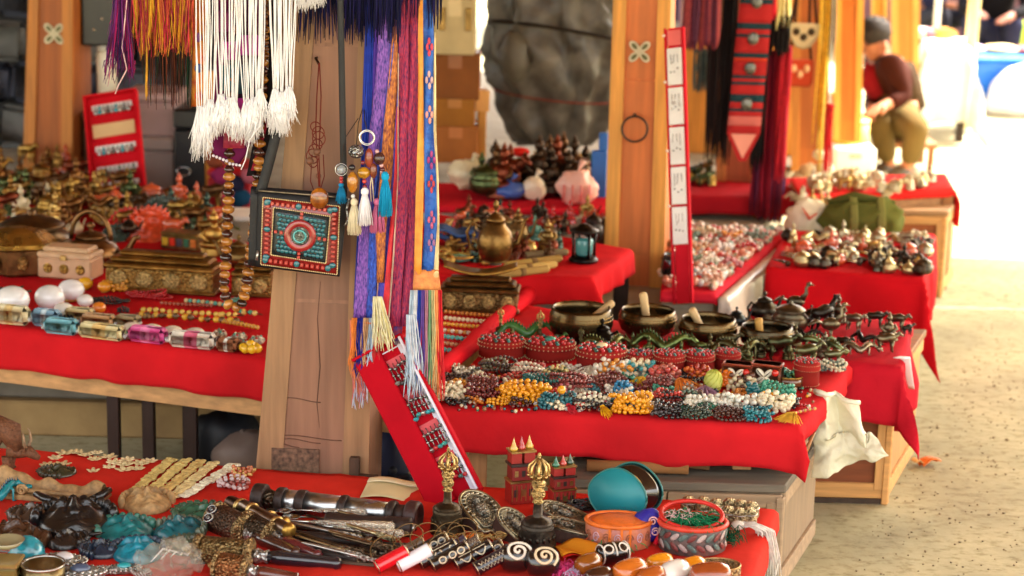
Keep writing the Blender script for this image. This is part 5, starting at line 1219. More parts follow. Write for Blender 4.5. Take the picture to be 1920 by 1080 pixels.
# prayer wheels
def prayer_wheel(x0, y0, x1, y1, R, label, drumc, handc, up=.02):
 p0, p1 = sp(x0, y0, up=up), sp(x1, y1, up=up*.6); k = K(p0); R *= k
 cv = MET((150, 124, 84), 'carved', bs=200)
 th = tube_obj('prayer_wheel', label, 'prayer wheel', p0, p1, 22, [
  ('finial', [(R*.1, -.03), (R*.25, 0), (R*.4, .02), (R*.5, .05)], MET(GOLDC, 'carved')), ('cap', [(R*.9, .0505), (R*1.05, .06), (R*1.05, .09), (R*.95, .10)], cv),
  ('drum', [(R*.92, .1005), (R*.95, .12), (R*.95, .36), (R*.92, .38)], MET(drumc, 'carved', bs=200)), ('cap', [(R*1.0, .3805), (R*1.08, .39), (R*1.08, .42), (R*.95, .43)], cv),
  ('collar', [(R*.4, .4305), (R*.5, .46), (R*.35, .5), (R*.45, .53)], MET(SILV, 'carved')), ('handle', [(R*.36, .5305), (R*.46, .6), (R*.42, .8), (R*.34, .95), (R*.42, .97), (R*.3, 1.0)], handc)])
 return th
LQ = lambda c: mat('lacq', c)
prayer_wheel(395, 985, 560, 1050, 31, 'dark copper prayer wheel with a lacquered handle pointing to the sheaths', (96, 72, 56), LQ((70, 40, 32)))
prayer_wheel(452, 1000, 600, 1056, 26, 'brown prayer wheel with a ringed silver collar, second of the three', (80, 66, 52), LQ((92, 32, 36)), up=.024)
prayer_wheel(350, 1048, 640, 1068, 30, 'gold bossed prayer wheel with a long black handle along the front', (130, 108, 70), LQ((28, 26, 34)))
prayer_wheel(395, 1078, 560, 1096, 28, 'prayer wheel with a reddish copper drum at the lower frame edge', (140, 96, 60), LQ((90, 44, 34)))
def rod(x0, y0, x1, y1, r, c, label, up=.03):
 p0, p1 = sp(x0, y0, up=up), sp(x1, y1, up=up); k = K(p0)
 tube_obj('metal_flute', label, 'flute', p0, p1, 14, [('tube_body', [(r*.9*k, 0), (r*k, .02), (r*k, .97), (r*.9*k, 1)], mat('polish', c, rough=.3)), ('ring', [(r*1.2*k, .2), (r*1.25*k, .22), (r*1.2*k, .24)], MET(GOLDC)), ('ring', [(r*1.2*k, .74), (r*1.25*k, .76), (r*1.2*k, .78)], MET(GOLDC)), ('mouthpiece', [(r*1.1*k, 1.0005), (r*1.3*k, 1.02), (r*.8*k, 1.06)], MET(BRASS))])
rod(455, 982, 540, 1030, 12, (130, 112, 100), 'short silver brown flute across the prayer wheels', .04)
rod(430, 968, 530, 1012, 14, (70, 46, 34), 'dark brown flute lying behind the prayer wheels', .03)
for i, (x, y) in enumerate(((398, 998), (392, 1014))):
 P = sp(x, y, up=.046); th = thing('round_stud', ('round black and white emblem stud, upper of two', 'round black and white emblem stud, lower of two')[i], 'stud', P, (.7, 0, -.5)); k = K(P)
 part('disc', MB().add(lathe([(10*k, 0), (10*k, 3*k), (8*k, 4*k)], 16)), LQ((30, 26, 40)), th); part('rim', MB().add(torus(9*k, 1.6*k, 18, 5, (0, 0, 4*k))), MET(SILV, rough=.2), th); part('emblem', MB().add(torus(3.6*k, 1.2*k, 12, 5, (0, 0, 4.4*k), 1, .7)), MET(SILV, rough=.2), th)
# ------------------------------------------------------------- bells, amulet cases, temples
k = kk(838, 1000)
bell(sp(838, 1000), 160*k*1.03, 'dark hand bell with a golden handle in front of the red tray')
bell(sp(1006, 1034), 186*kk(1006, 1034)*1.02, 'dark hand bell with a golden handle standing in front of the painted temples', body=(66, 58, 50))
gau(sp(896, 985), 90*k, 'large horseshoe amulet case with a silver deity relief beside the bell', rot=.65, tilt=.42)
gau(sp(958, 1006), 72*k, 'round black amulet case between the two bells', rot=.8, tilt=.5)
gau(sp(1050, 990), 78*k, 'long silver amulet case lying right of the front bell', rot=1.15, tilt=.25)
gau(sp(1060, 1012), 70*k, 'dark wooden amulet case lowest right of the front bell', rot=1.3, tilt=.15)
castle(sp(975, 942), 52*k, 134*k, 'taller painted temple with gold and red spires', ((206, 160, 60), (170, 40, 34), (206, 160, 60)), rot=.35)
castle(sp(1053, 948), 48*k, 102*k, 'shorter painted temple with green and red spires', ((40, 110, 80), (190, 60, 46), (60, 84, 60)), rot=.35, rc=(160, 40, 34))
dorje(sp(918, 1024, up=.012), .075, 'gold ritual sceptre lying among the bangles and bells', .3)
dorje(sp(885, 1020, up=.010), .05, 'small gold ritual sceptre left of the larger one', .8)
# black cord hank
th = thing('cord_hank', 'tangled hank of shiny black cord behind the amulet cases', 'cord', sp(1088, 958)); mb = MB()
for i in range(26):
 a0, rx, ry, h = rnd(0, 6.3), rnd(.02, .042), rnd(.012, .022), rnd(.004, .022)
 mb.add(tube([(rx*math.cos(t+a0)+rnd(-.003, .003), ry*math.sin(t+a0), .003+h*abs(math.sin(t*1.5+i))) for t in [5.4*j/14 for j in range(15)]], .0012, 5))
part('cord', mb, mat('lacq', (24, 22, 24)), th)
# damaru (hourglass hand drum)
k = kk(1170, 985); P = sp(1172, 985); th = thing('hand_drum', 'teal skinned hourglass hand drum standing on edge', 'drum', P+Vector((0, .025, 54*k)), (math.pi/2-.12, 0, -.5))
R = 57*k; D = 74*k
oval = lambda r, z: [(r*(math.cos(a)*1.02+.05*math.cos(3*a)), r*(math.sin(a)*.92), z) for a in [2*math.pi*i/40 for i in range(40)]]
def loft(rings):
 n = len(rings[0]); v = [p for r in rings for p in r]; f = [(j*n+i, j*n+(i+1) % n, (j+1)*n+(i+1) % n, (j+1)*n+i) for j in range(len(rings)-1) for i in range(n)]
 f.append(tuple(range(n-1, -1, -1))); f.append(tuple((len(rings)-1)*n+i for i in range(n))); return v, f
part('drum_shell', MB().add(loft([oval(R*.96, D*.5-.002), oval(R*.9, D*.3), oval(R*.62, D*.06), oval(R*.62, -D*.06), oval(R*.9, -D*.3), oval(R*.96, -D*.5+.002)])), LQ((30, 20, 20)), th)
for s in (-1, 1):
 part('drum_skin', MB().add(loft([oval(R*.985, s*D*.5-.0018*s if s < 0 else D*.5-.0018), oval(R*.985, s*(D*.5+.0006))][::(1 if s > 0 else -1)])), mat('plastic', (24, 128, 136), rough=.5), th)
 part('skin_rim', MB().add(tube(oval(R*.985, s*D*.49)+[oval(R*.985, s*D*.49)[0]], .0022, 6)), mat('plastic', (40, 110, 104)), th)
part('waist_cord', MB().add(torus(R*.64, .003, 24, 6)), mat('thread', (190, 150, 70)), th)
# fabric boxes
k = kk(1155, 1030); P = sp(1158, 1022); th = thing('fabric_drum_box', 'round orange brocade box under the teal drum', 'box', P)
part('wall', MB().add(lathe([(60*k, 0), (62*k, 2*k), (62*k, 46*k), (60*k, 48*k)], 34, 1, .72)), mat('brocade', (206, 120, 70), (176, 110, 100)), th)
part('lid_trim', MB().add(torus(61*k, 4.5*k, 34, 6, (0, 0, 47*k), 1, .72)), mat('silk', (226, 110, 34)), th)
part('lid', MB().add(lathe([(58*k, 47*k), (40*k, 50*k), (0, 51*k)], 34, 1, .72)), mat('silk', (226, 110, 34)), th)
for s in (-18, 4, 20): part('orange_ribbon', MB().add(box(5*k, 2*k, 44*k, (s*k, -62*k*.72*math.sqrt(max(.1, 1-(s/62)**2))-.4*k, 23*k), .5*k)), mat('silk', (230, 116, 40)), th, smooth=False)
for i in range(7):
 a = -2.7+.36*i; c0 = Vector((62.3*k*math.cos(a), 62.3*k*.72*math.sin(a), 24*k)); tx = Vector((-math.sin(a), .72*math.cos(a), 0))
 part('swirl', MB().add(tube([c0+tx*((8-t*.6)*k*math.cos(t))+Vector((0, 0, (11-t*.8)*k*math.sin(t))) for t in [j*.5 for j in range(20)]], 1.1*k, 5)), mat('silk', (196, 160, 170) if i % 2 else (150, 90, 60)), th)
k = kk(1200, 1020); th = thing('brocade_pouch', 'royal blue and red brocade pouch with cream swirls between the fabric boxes', 'pouch', sp(1212, 1018))
part('pouch_body', blob((30*k, 26*k, 34*k), 4, .2, 40, 18, 12, (0, 0, 30*k)), mat('silk', (46, 40, 150)), th)
for i, (x, z) in enumerate(((-12, 38), (8, 50), (-4, 20), (14, 28))):
 part('swirl', MB().add(tube([(x*k+(9-t*.7)*k*math.cos(t), -27*k*math.sqrt(max(.15, 1-((x/30)**2))), z*k+(9-t*.7)*k*math.sin(t)) for t in [i_*.45 for i_ in range(22)]], 1.5*k, 5)), mat('silk', (220, 170, 170)), th)
part('piping', MB().add(tube([(28*k, -10*k, 62*k), (30*k, -20*k, 34*k), (14*k, -28*k, 6*k)], 5*k, 8)), mat('silk', (206, 28, 50)), th)
k = kk(1297, 1040); P = sp(1297, 1030); th = thing('brocade_basket', 'round grey brocade box with a red rim full of green tassels', 'box', P)
part('wall', MB().add(lathe([(60*k, 0), (63*k, 2*k), (64*k, 50*k), (60*k, 52*k), (59*k, 30*k), (0, 30*k)], 36, 1, .78)), mat('brocade', (120, 92, 84), (54, 66, 66)), th)
part('rim', MB().add(torus(63*k, 5*k, 36, 7, (0, 0, 52*k), 1, .78)), mat('silk', (214, 66, 44)), th)
part('raised_lid', MB().add(torus(58*k, 4.5*k, 36, 7, (0, 0, 0), 1, .8), T(-2*k, 12*k, 62*k) @ Rx(.25)), mat('silk', (206, 44, 36)), th)
for i in range(22):
 a = -3.0+.27*(i//2); z = (16 if i % 2 else 36)*k; M = T(64.2*k*math.cos(a), 64.2*k*.78*math.sin(a), z) @ Rz(a+math.pi/2) @ Ry((.7 if i % 2 else -.7))
 part('leaf_motif', MB().add(sph((12*k, 1.6*k, 5*k), (0, 0, 0), 8, 6), M), mat('silk', ((176, 156, 150), (120, 60, 56), (90, 110, 104))[i % 3]), th)
def thread_pile(loc, w, h, label, c, n=120, r=.0009, name='thread_tassel', rot=0):
 th = thing(name, label, 'threads', loc, rot); mb = MB()
 for i in range(n):
  x, y = rnd(-.35, .35)*w, rnd(-.3, .3)*w; a = rnd(0, 6.3); L = w*rnd(.2, .5); hh = h*rnd(.2, 1)
  mb.add(tube([(x, y, hh*.6), (x+math.cos(a)*L*.4, y+math.sin(a)*L*.4, hh), (x+math.cos(a)*L*.8, y+math.sin(a)*L*.6, hh*.7), (x+math.cos(a)*L, y+math.sin(a)*L*.8, hh*.2)], [r, r, r, r*.6], 4))
 part('threads', mb, mat('thread', c), th); return th
Pb = P+Vector((0, 0, 46*k))
thread_pile(Pb, 100*k, 22*k, 'green silk threads heaped in the red rimmed box', (26, 116, 74), 170, name='green_threads')
thread_pile(Pb+Vector((-.02, .01, .006)), 60*k, 18*k, 'white and red cord ends on the green threads', (226, 190, 186), 40, name='pale_threads')
thread_pile(sp(1362, 1020), 60*k, 30*k, 'dark green tassel end spilling beside the white cords', (24, 84, 54), 80, name='green_threads')
# white cord tassel falling over the table edge
th = thing('white_cord_tassel', 'bunch of white cords falling over the right table edge', 'tassel', sp(1408, 1002, up=.010)); mb = MB()
e = (qF[2]-qF[1]).normalized(); k = kk(1390, 1010)
for i in range(60):
 x0 = -20*k+rnd(-14, 10)*k; y0 = rnd(-10, 10)*k; lx = rnd(30, 50)*k; dz = rnd(70, 130)*k
 mb.add(tube([(x0, y0, 6*k+rnd(0, 5)*k), (x0+lx*.6, y0*.8+rnd(-3, 3)*k, 8*k+rnd(0, 5)*k), (x0+lx*1.0+8*k, y0-rnd(0, 8)*k, 1*k), (x0+lx+16*k+rnd(0, 6)*k, y0-rnd(4, 20)*k, -dz*.5), (x0+lx+17*k+rnd(-4, 8)*k, y0-rnd(6, 26)*k, -dz)], [.0011]*4+[.0007], 4))
part('cords', mb, mat('thread', (226, 218, 208)), th)
part('knot', MB().add(sph((14*k, 12*k, 9*k), (-26*k, 0, 8*k), 10, 7)), mat('thread', (214, 204, 192)), th)
# silver ball bracelets row at the back right
k = kk(1345, 975)
for i, (x, y) in enumerate(((1290, 962), (1318, 963), (1342, 967), (1368, 966), (1388, 969), (1408, 972), (1340, 978), (1365, 981), (1385, 984), (1404, 983), (1318, 974))):
 th = thing('silver_cuff', 'chased silver cuff bracelet in the row at the back right corner', 'bracelet', sp(x, y), rnd(-.3, .3), 'silver cuffs at the back right corner')
 s = 15*k
 part('cuff', MB().add(lathe([(s*.9, 0), (s*1.0, s*.2), (s*.98, s*1.4), (s*.9, s*1.5), (s*.8, s*1.4), (s*.8, s*.1)], 16)), MET((170, 156, 120), 'carved', bs=260), th)
 part('dome', MB().add(sph((s*.85, s*.85, s*.55), (0, 0, s*1.55), 10, 7)), MET((196, 180, 140), 'carved', bs=260), th)
 part('rim', MB().add(torus(s*.97, s*.09, 18, 5, (0, 0, s*1.25))), MET(SILV), th)
th = thing('wire_cuff', 'open brass mesh cuff in the front right corner', 'bracelet', sp(1346, 1085)); k = kk(1346, 1080)
part('band', MB().add(lathe([(40*k, 0), (42*k, 2*k), (42*k, 26*k), (39*k, 26*k), (39*k, 2*k)], 30, 1, .75)), MET((170, 140, 96), 'carved', bs=260), th)
for z in (2, 26): part('edge', MB().add(torus(41*k, 1.8*k, 30, 5, (0, 0, z*k), 1, .75)), MET((200, 160, 110)), th)
# bangles with barrel beads, front centre
k = kk(820, 1060)
spec = [(738, 1072, .6, (206, 20, 34), None, 'wire bangle with a glossy red barrel bead, leftmost of the row', 1), (780, 1070, .62, (232, 230, 236), None, 'wire bangle with a plain white barrel bead', 1.05),
  (778, 1042, .6, (106, 88, 70), None, 'brass wire bangle with a smoky brown bead, behind the white one', .55), (812, 1047, .6, (30, 22, 18), 'eye', 'bangle with a slim black bead of white rings behind the white bead', .9), (824, 1064, .6, (26, 20, 18), 'hook', 'bangle with a black bead of white hooks right of the white bead', 1),
  (846, 1068, .62, (30, 22, 18), 'eye', 'bangle with a black bead carrying large white eye rings', 1), (856, 1040, .6, (84, 74, 92), None, 'bangle with a smooth violet grey bead at the back', .6), (876, 1050, .6, (110, 92, 80), 'zig', 'bangle with a grey brown etched bead', .75),
  (890, 1066, .62, (22, 18, 20), 'hook', 'bangle with a black bead of angular white hooks, second from the spiral beads', 1), (918, 1058, .62, (60, 50, 44), 'eye', 'bangle with a grey black bead of eyes behind the zigzag one', .8), (880, 1030, .6, (214, 110, 40), None, 'bangle with a short orange bead in the back row', .5), (928, 1076, .62, (34, 24, 30), 'zig', 'bangle with a dark bead of pale zigzags next to the spiral bead', 1)]
for i, (x, y, r_, c, stl, lab, q) in enumerate(spec):
 bangle(sp(x, y), 60*k, lab, r_, bead=c, style=stl, L=(.56 if i < 2 else .66)*q, br=.22 if q > .7 else .18)
for i, (x, y) in enumerate(((840, 1030), (862, 1026), (884, 1026), (906, 1030))):
 th = thing('wire_bangle', ('plain brass wire bangle standing first in the back row', 'plain brass wire bangle second in the back row', 'plain brass wire bangle third in the back row', 'plain brass wire bangle last in the back row')[i], 'bangle', sp(x, y), (.5, 0, .5))
 part('ring', MB().add(torus(23*k, 1.6*k, 28, 6, (0, 0, 12*k), 1, .8)).add(torus(22*k, 1.1*k, 28, 5, (0, 0, 15*k), 1, .8)), MET((196, 158, 90), rough=.22), th); part('clasp', MB().add(sph(3*k, (23*k, 0, 12*k), 8, 6)), MET(GOLDC), th)
# agate beads
k = kk(970, 1065)
spiral_bead(sp(968, 1074), 56*k, 'black agate bead with a bold white spiral, left of two', rot=.15, L=1.1)
spiral_bead(sp(1016, 1082), 54*k, 'black agate bead with a cream spiral, right of two', rot=.25, L=1.15, mark=(220, 200, 166))
spiral_bead(sp(1148, 1060), 44*k, 'black agate bead with a white loop mark beside the amber beads', rot=.45, style='eye', L=1.5)
AM = lambda x, y, w, c, lab, rot, L=1.5: spiral_bead(sp(x, y+6), w*k*.84, lab, rot=rot, body=c, style=None, L=L, name='amber_bead')
AM(1102, 1072, 46, (140, 78, 22), 'brown amber barrel bead left of the black loop bead', .85); AM(1180, 1090, 56, (196, 104, 32), 'big banded orange agate bead at the lower frame edge', .75); AM(1236, 1068, 42, (232, 150, 26), 'egg yellow amber bead, upper of two', .6); AM(1296, 1076, 44, (228, 140, 20), 'egg yellow amber bead right of the white bead', .7); AM(1262, 1090, 52, (226, 222, 214), 'milky white barrel bead between the yellow ones', .8)
AM(1122, 1096, 44, (60, 30, 20), 'dark brown bead with a pale rim at the lower frame edge', .6); AM(1222, 1100, 50, (170, 84, 30), 'russet agate bead at the lower frame edge', .8); AM(1160, 1046, 34, (150, 84, 50), 'reddish brown stone bead behind the loop bead', .8); AM(1330, 1100, 60, (150, 70, 30), 'russet stone dish-like bead at the lower right', .2)
# orange cloth, pink and green threads
th = thing('orange_cloth', 'small folded orange and red cloth square among the agate beads', 'cloth', sp(1080, 1042), .25)
part('orange_face', MB().add(slab(lambda u, v: ((u-.5)*76*k, (v-.5)*66*k, (10+8*u+5*math.sin(u*7+v*4))*k), 12, 10, (0, 0, 1.5*k))), mat('cloth', (232, 150, 40)), th)
part('red_lining', MB().add(slab(lambda u, v: ((u-.5)*84*k+6*k, (v-.5)*60*k-5*k, (6+7*u+5*math.sin(u*7+v*4))*k), 12, 10, (0, 0, 1.2*k))), mat('cloth', (200, 40, 28)), th)
thread_pile(sp(1150, 1032, up=.006), 86*k, 18*k, 'bright green threads across the orange cloth', (50, 160, 90), 120, name='green_threads', rot=-.4)
thread_pile(sp(1130, 1022, up=.006), 70*k, 16*k, 'coral orange threads under the orange brocade box', (226, 90, 50), 90, name='coral_threads')
thread_pile(sp(1048, 1078), 60*k, 24*k, 'pink threads right of the spiral beads', (222, 70, 130), 120, name='pink_threads')
thread_pile(sp(1078, 1084), 44*k, 20*k, 'white and violet twisted threads beside the pink ones', (200, 180, 210), 60, name='pale_threads')
thread_pile(sp(1098, 1016), 50*k, 16*k, 'olive braid end with small beads above the orange cloth', (120, 110, 60), 60, name='olive_threads')
for i, (x, y) in enumerate(((1064, 1014), (1086, 1012), (1060, 1030))): mala(sp(x, y), 26*k, ('tiny loop of golden beads near the front bell', 'tiny loop of golden beads near the orange brocade box', 'tiny loop of golden beads beside the orange cloth')[i], (196, 160, 90), br=.0026, loops=3, kind='metal')
th = thing('paper_sheet', 'cream paper sheet lying beside the post foot', 'paper', sp(742, 925, up=.003), -.1); k = kk(742, 925)
part('sheet', MB().add(slab(lambda u, v: ((u-.5)*120*k, (v-.5)*.10, .006*math.sin(u*5)+.004*v), 12, 6, (0, 0, .0008))), mat('paper', (222, 206, 158)), th)
part('folded_edge', MB().add(slab(lambda u, v: ((u-.5)*116*k, .035+(v-.5)*.03, .011+.004*math.sin(u*6)), 10, 3, (0, 0, .0008))), mat('paper', (230, 216, 176)), th)
# ================================================================ BRACELET TABLE
def s1(x, y, up=.004): return sp(x, y, ZT, up)
k = kk(1200, 700, ZT)
# singing bowls with mallets
for x, yb_, wp, hp, lab, c in ((1088, 652, 122, 66, 'large dark singing bowl with a wide golden rim, leftmost of the four', (92, 74, 46)), (1213, 640, 112, 50, 'bronze singing bowl second from the left with an upright mallet', (98, 78, 48)),
     (1326, 654, 112, 48, 'bronze singing bowl third from the left with a leaning mallet', (92, 74, 46)), (1436, 664, 104, 44, 'dark bronze singing bowl at the right end of the four', (74, 64, 46))):
 kx = kk(x, yb_, ZT); P = s1(x, yb_-.30*wp*.28); bowl(P, wp*kx, hp*kx, lab, c)
 rim = P+Vector((0, 0, hp*kx))
 top = {1088: (1150, 566), 1213: (1205, 548), 1326: (1296, 578), 1436: (1422, 596)}[x]; bot = {1088: (1108, 600), 1213: (1214, 610), 1326: (1318, 622), 1436: (1424, 622)}[x]
 dy = .25*wp*kx
 p1 = V(bot[0], bot[1], P.y+dy*.2); p2 = V(top[0], top[1], P.y+dy*(.9 if x == 1088 else .3))
 d = (p1-p2)
 mallet(p1+d*.35, p2, (.011 if x == 1213 else .0105)*1.0, {1088: 'wooden mallet leaning out of the large bowl behind the black kettle', 1213: 'pale wooden mallet standing upright in the second bowl', 1326: 'pale wooden mallet leaning left in the third bowl', 1436: 'short ochre mallet in the rightmost bowl'}[x], (206, 172, 120) if x != 1436 else (200, 150, 70))
teapot(s1(1128, 655), 78*k, 'black lacquered kettle with a bronze handle in front of the large bowl', c=(40, 34, 30), rot=2.6, tall=1.15)
teapot(s1(1380, 612), 60*k, 'small dark kettle behind the third bowl', c=(54, 58, 60), rot=.3, tall=1.0)
dragon(s1(985, 640), 110*k, 'green dragon with arched body left of the large bowl', (66, 124, 60), rot=.2, kind='resin', c2=(50, 100, 60))
dragon(s1(1245, 668), 130*k, 'green bronze dragon with a high looping back in front of the second bowl', (100, 116, 66), rot=-.1, c2=(76, 92, 56))
dragon(s1(1135, 668), 110*k, 'olive bronze dragon in front of the large bowl', (96, 98, 58), rot=.3)
dragon(s1(1385, 676), 116*k, 'dark olive dragon lying before the third bowl', (92, 90, 58), rot=.15)
dragon(s1(1540, 668), 110*k, 'pale green dragon figurine at the right end of the table', (110, 122, 80), rot=2.5)
tj = [dict(x=938, y=634, h=60), dict(x=1012, y=650, h=70), dict(x=1088, y=668, h=54)]
for i, t in enumerate(tj): bell(s1(t['x'], t['y']), t['h']*k, ('small bell with an ornate brass handle, first behind the red boxes', 'small bell with an ornate brass handle, second behind the red boxes', 'small bell with a tarnished green handle, third behind the red boxes')[i], body=(96, 84, 60), handle=((196, 160, 90), (190, 160, 100), (110, 104, 70))[i])
for i, (x, y, h, c, lab) in enumerate(((960, 650, 34, (120, 104, 60), 'tiny brass seated figure beside the green dragon'), (1185, 662, 40, (90, 96, 60), 'small green bronze seated figure right of the olive dragon'), (1330, 668, 44, (100, 92, 60), 'small bronze seated figure before the third bowl'), (1425, 672, 36, (86, 80, 56), 'small dark seated figure below the rightmost bowl'), (1478, 676, 40, (104, 100, 66), 'small olive seated figure right of the last bowl'), (1300, 650, 36, (84, 100, 60), 'green seated figure between the second and third bowls'), (1490, 650, 46, (110, 104, 72), 'upright bronze seated figure right of the rightmost bowl'), (1215, 672, 44, (96, 104, 62), 'green bronze seated figure beside the looping dragon'), (1345, 680, 38, (110, 100, 66), 'squat bronze seated figure behind the left cowrie cuff'), (1400, 684, 40, (92, 96, 62), 'olive seated figure behind the right cowrie cuff'), (1160, 676, 34, (120, 104, 62), 'little brass seated figure before the black kettle'), (1275, 678, 36, (84, 92, 58), 'dark green seated figure before the second bowl'))):
 statue(s1(x, y), h*k, lab, c, rot=rnd(-.4, .4))
for i, (x, y, L, c, lab) in enumerate(((1462, 676, 70, (84, 88, 60), 'olive bronze lion figurine in front of the rightmost bowl'), (1510, 690, 66, (110, 110, 78), 'olive bronze horse beyond the last red box'), (1365, 660, 50, (90, 84, 60), 'small bronze beast before the third bowl'), (1560, 690, 50, (120, 120, 90), 'little pale bronze beast at the right table corner'), (1040, 660, 46, (74, 110, 60), 'little green lion beside the ornate bell handles'))):
 beast(s1(x, y), L*k, lab, c, rot=rnd(-.6, .6))
# red beaded boxes
for x, yb_, wp, hp, lab, cw in ((940, 680, 90, 40, 'red oval box with a ring of red and green lid beads, leftmost of the row', None), (1031, 684, 96, 38, 'red oval box second in the row with a turquoise lid stone', (60, 150, 130)), (1127, 704, 98, 46, 'large red box third in the row below the kettle', (226, 206, 160)), (1200, 702, 56, 38, 'small round red box fourth in the row', (30, 34, 60)),
      (1254, 708, 60, 44, 'small red box with coral dotted lid, fifth in the row', None), (1310, 706, 58, 42, 'small red box sixth in the row before the loose beads', (40, 90, 80)), (1363, 700, 50, 40, 'small red box partly behind the cowrie cuffs', None), (1511, 730, 50, 52, 'tall red box with a beaded lid at the right end of the table', None)):
 red_box(s1(x, yb_-wp*.11), wp*kk(x, yb_, ZT), hp*k, lab, rot=rnd(-.1, .1), cow=cw, deep=.8 if wp > 80 else 1.0)
cowrie_box(s1(1382, 724), 56*k, 'brown leather cuff box with a white cowrie flower, left of two', rot=-.28)
cowrie_box(s1(1436, 726), 58*k, 'brown leather cuff box with a white cowrie flower, right of two', rot=-.32)
th = thing('brass_dish', 'open brown round dish left of the tall red box', 'dish', s1(1478, 726)); part('dish', MB().add(lathe([(20*k, 0), (27*k, 4*k), (27*k, 20*k), (25*k, 20*k), (24*k, 6*k), (0, 5*k)], 22)), mat('lacq', (96, 56, 34)), th); part('rim', MB().add(torus(26*k, 1.6*k, 24, 5, (0, 0, 20*k))), MET(BRASS), th)
# beads and coils; nearest row first
CR = (226, 214, 180); MR = (112, 40, 36); YE = (232, 160, 30); TL = (44, 108, 116); BK = (30, 26, 26); WH = (232, 226, 206); DG = (52, 66, 54); BR = (74, 44, 36); CO = (196, 60, 44); GN = (60, 140, 112); BL = (40, 130, 170)
row = [(846, 762, 62, CR, .0062, 5, 'cream bead mala heaped at the left end of the near row', {}), (905, 764, 76, MR, .0052, 6, 'maroon wooden bead mala heaped beside the cream one', {}), (985, 770, 92, YE, .0062, 6, 'thick coil of egg yellow beads in the near row, left of two', {}),
 (1044, 776, 62, TL, .0050, 5, 'steel blue bead coil with a yellow guru bead', dict(guru=(226, 160, 40), tassel=(200, 50, 60))), (1106, 780, 74, BK, .0052, 5, 'black and cream bead coil with a yellow tassel', dict(c2=(214, 204, 176), tassel=(236, 176, 30))),
 (1186, 788, 76, YE, .0060, 6, 'thick coil of egg yellow beads in the near row, right of two', {}), (1250, 794, 58, BK, .0058, 4, 'shiny black bead coil right of the yellow coil', dict(c2=(70, 60, 60))), (1304, 797, 62, DG, .0046, 5, 'flat oval coil of dark green beads in the near row', {}), (1364, 799, 62, BR, .0046, 5, 'flat oval coil of dark brown beads in the near row', {}), (1421, 801, 56, (28, 110, 120), .0048, 5, 'flat oval coil of teal beads at the right end of the near row', {}),
 (1452, 786, 70, CR, .0070, 4, 'cluster of knobbly cream beads above the teal coil', {}),
 # second row
 (1012, 742, 70, (30, 100, 92), .0046, 6, 'deep green bead mala behind the yellow coil', {}), (1066, 745, 74, MR, .0046, 7, 'maroon bead mala behind the steel blue coil', dict(c2=(150, 70, 60))), (1130, 742, 60, (120, 60, 50), .0044, 6, 'brown bead mala behind the black and cream coil', {}), (1166, 748, 40, BL, .0050, 4, 'bright turquoise blue bead coil in the middle row', {}),
 (1232, 742, 54, (126, 52, 44), .0046, 6, 'red brown bead mala left of the orange tassel', {}), (960, 748, 40, (198, 168, 120), .0050, 4, 'tan bead coil with frayed end beside the maroon heap', dict(tassel=(206, 176, 130))), (905, 738, 50, (130, 60, 50), .0044, 5, 'rust bead mala behind the maroon heap', {}),
 (1250, 770, 54, CO, .0046, 6, 'coral red bead mala behind the shiny black coil', dict(c2=(60, 40, 40))), (1290, 770, 58, (112, 84, 70), .0048, 5, 'mottled brown bead mala behind the dark green coil', dict(c2=(70, 90, 70))), (1330, 782, 86, WH, .0060, 3, 'white tube bead strand behind the oval coils, left half', {}), (1395, 782, 80, (236, 232, 214), .0066, 3, 'white tube bead strand behind the oval coils, right half', {}),
 (1392, 742, 64, BONE, .0070, 3, 'cowrie shell bracelet coil below the cuff boxes', dict(c2=(96, 56, 40))), (1410, 752, 30, (20, 100, 104), .0072, 1, 'large round teal beads beside the cowrie bracelet', {}), (1445, 728, 72, GN, .0052, 6, 'sea green bead heap right of the cuff boxes', dict(c2=(40, 110, 90))), (1495, 730, 50, (120, 150, 80), .0050, 5, 'yellow green bead heap next to the sea green one', dict(c2=(60, 120, 90))), (1455, 756, 66, (70, 160, 130), .0050, 5, 'pale sea green bead coil below the sea green heap', {}), (1478, 776, 40, BK, .0046, 4, 'small coil of black beads at the right table edge', {}),
 (1440, 770, 40, YE, .0056, 3, 'small yellow bead coil above the cream cluster', {}),
 # third row
 (870, 722, 54, (206, 196, 170), .0050, 4, 'dirty white bead heap at the far left behind the cream mala', dict(c2=(60, 50, 44))), (930, 712, 70, (70, 50, 40), .0050, 5, 'dark brown bead heap below the leftmost red box', dict(c2=(120, 110, 80))), (990, 718, 60, (190, 70, 60), .0046, 5, 'coral pink bead heap below the second red box', dict(c2=(226, 210, 180))), (1040, 722, 54, (210, 190, 120), .0050, 4, 'pale yellow bead heap left of the white cords', dict(c2=(80, 90, 60))), (1150, 718, 70, (230, 150, 50), .0072, 3, 'mixed orange and white round beads below the large red box', dict(c2=(230, 222, 200))), (1205, 716, 60, (60, 150, 150), .0074, 3, 'mixed teal and cream round beads beside the orange ones', dict(c2=(232, 216, 176))), (1248, 724, 56, (206, 80, 70), .0070, 3, 'coral pink round beads left of the orange tassel', dict(c2=(190, 100, 80))), (1310, 722, 50, (220, 110, 40), .0062, 3, 'orange amber beads behind the net bag', dict(c2=(180, 60, 40))), (1362, 734, 34, (230, 120, 30), .0080, 1, 'ring of large orange beads below the left cuff box', {}), (1560, 706, 50, (206, 200, 170), .0046, 4, 'pale silver bead heap at the right table corner', dict(c2=(90, 110, 100)))]
for x, y, wp, c, br, lp_, lab, kw in row:
 kx = kk(x, y, ZT); mala(s1(x, y-wp*.15), wp*kx*1.16, lab, c, br=br*.95, loops=lp_+3, rot=rnd(-.12, .12), **kw)
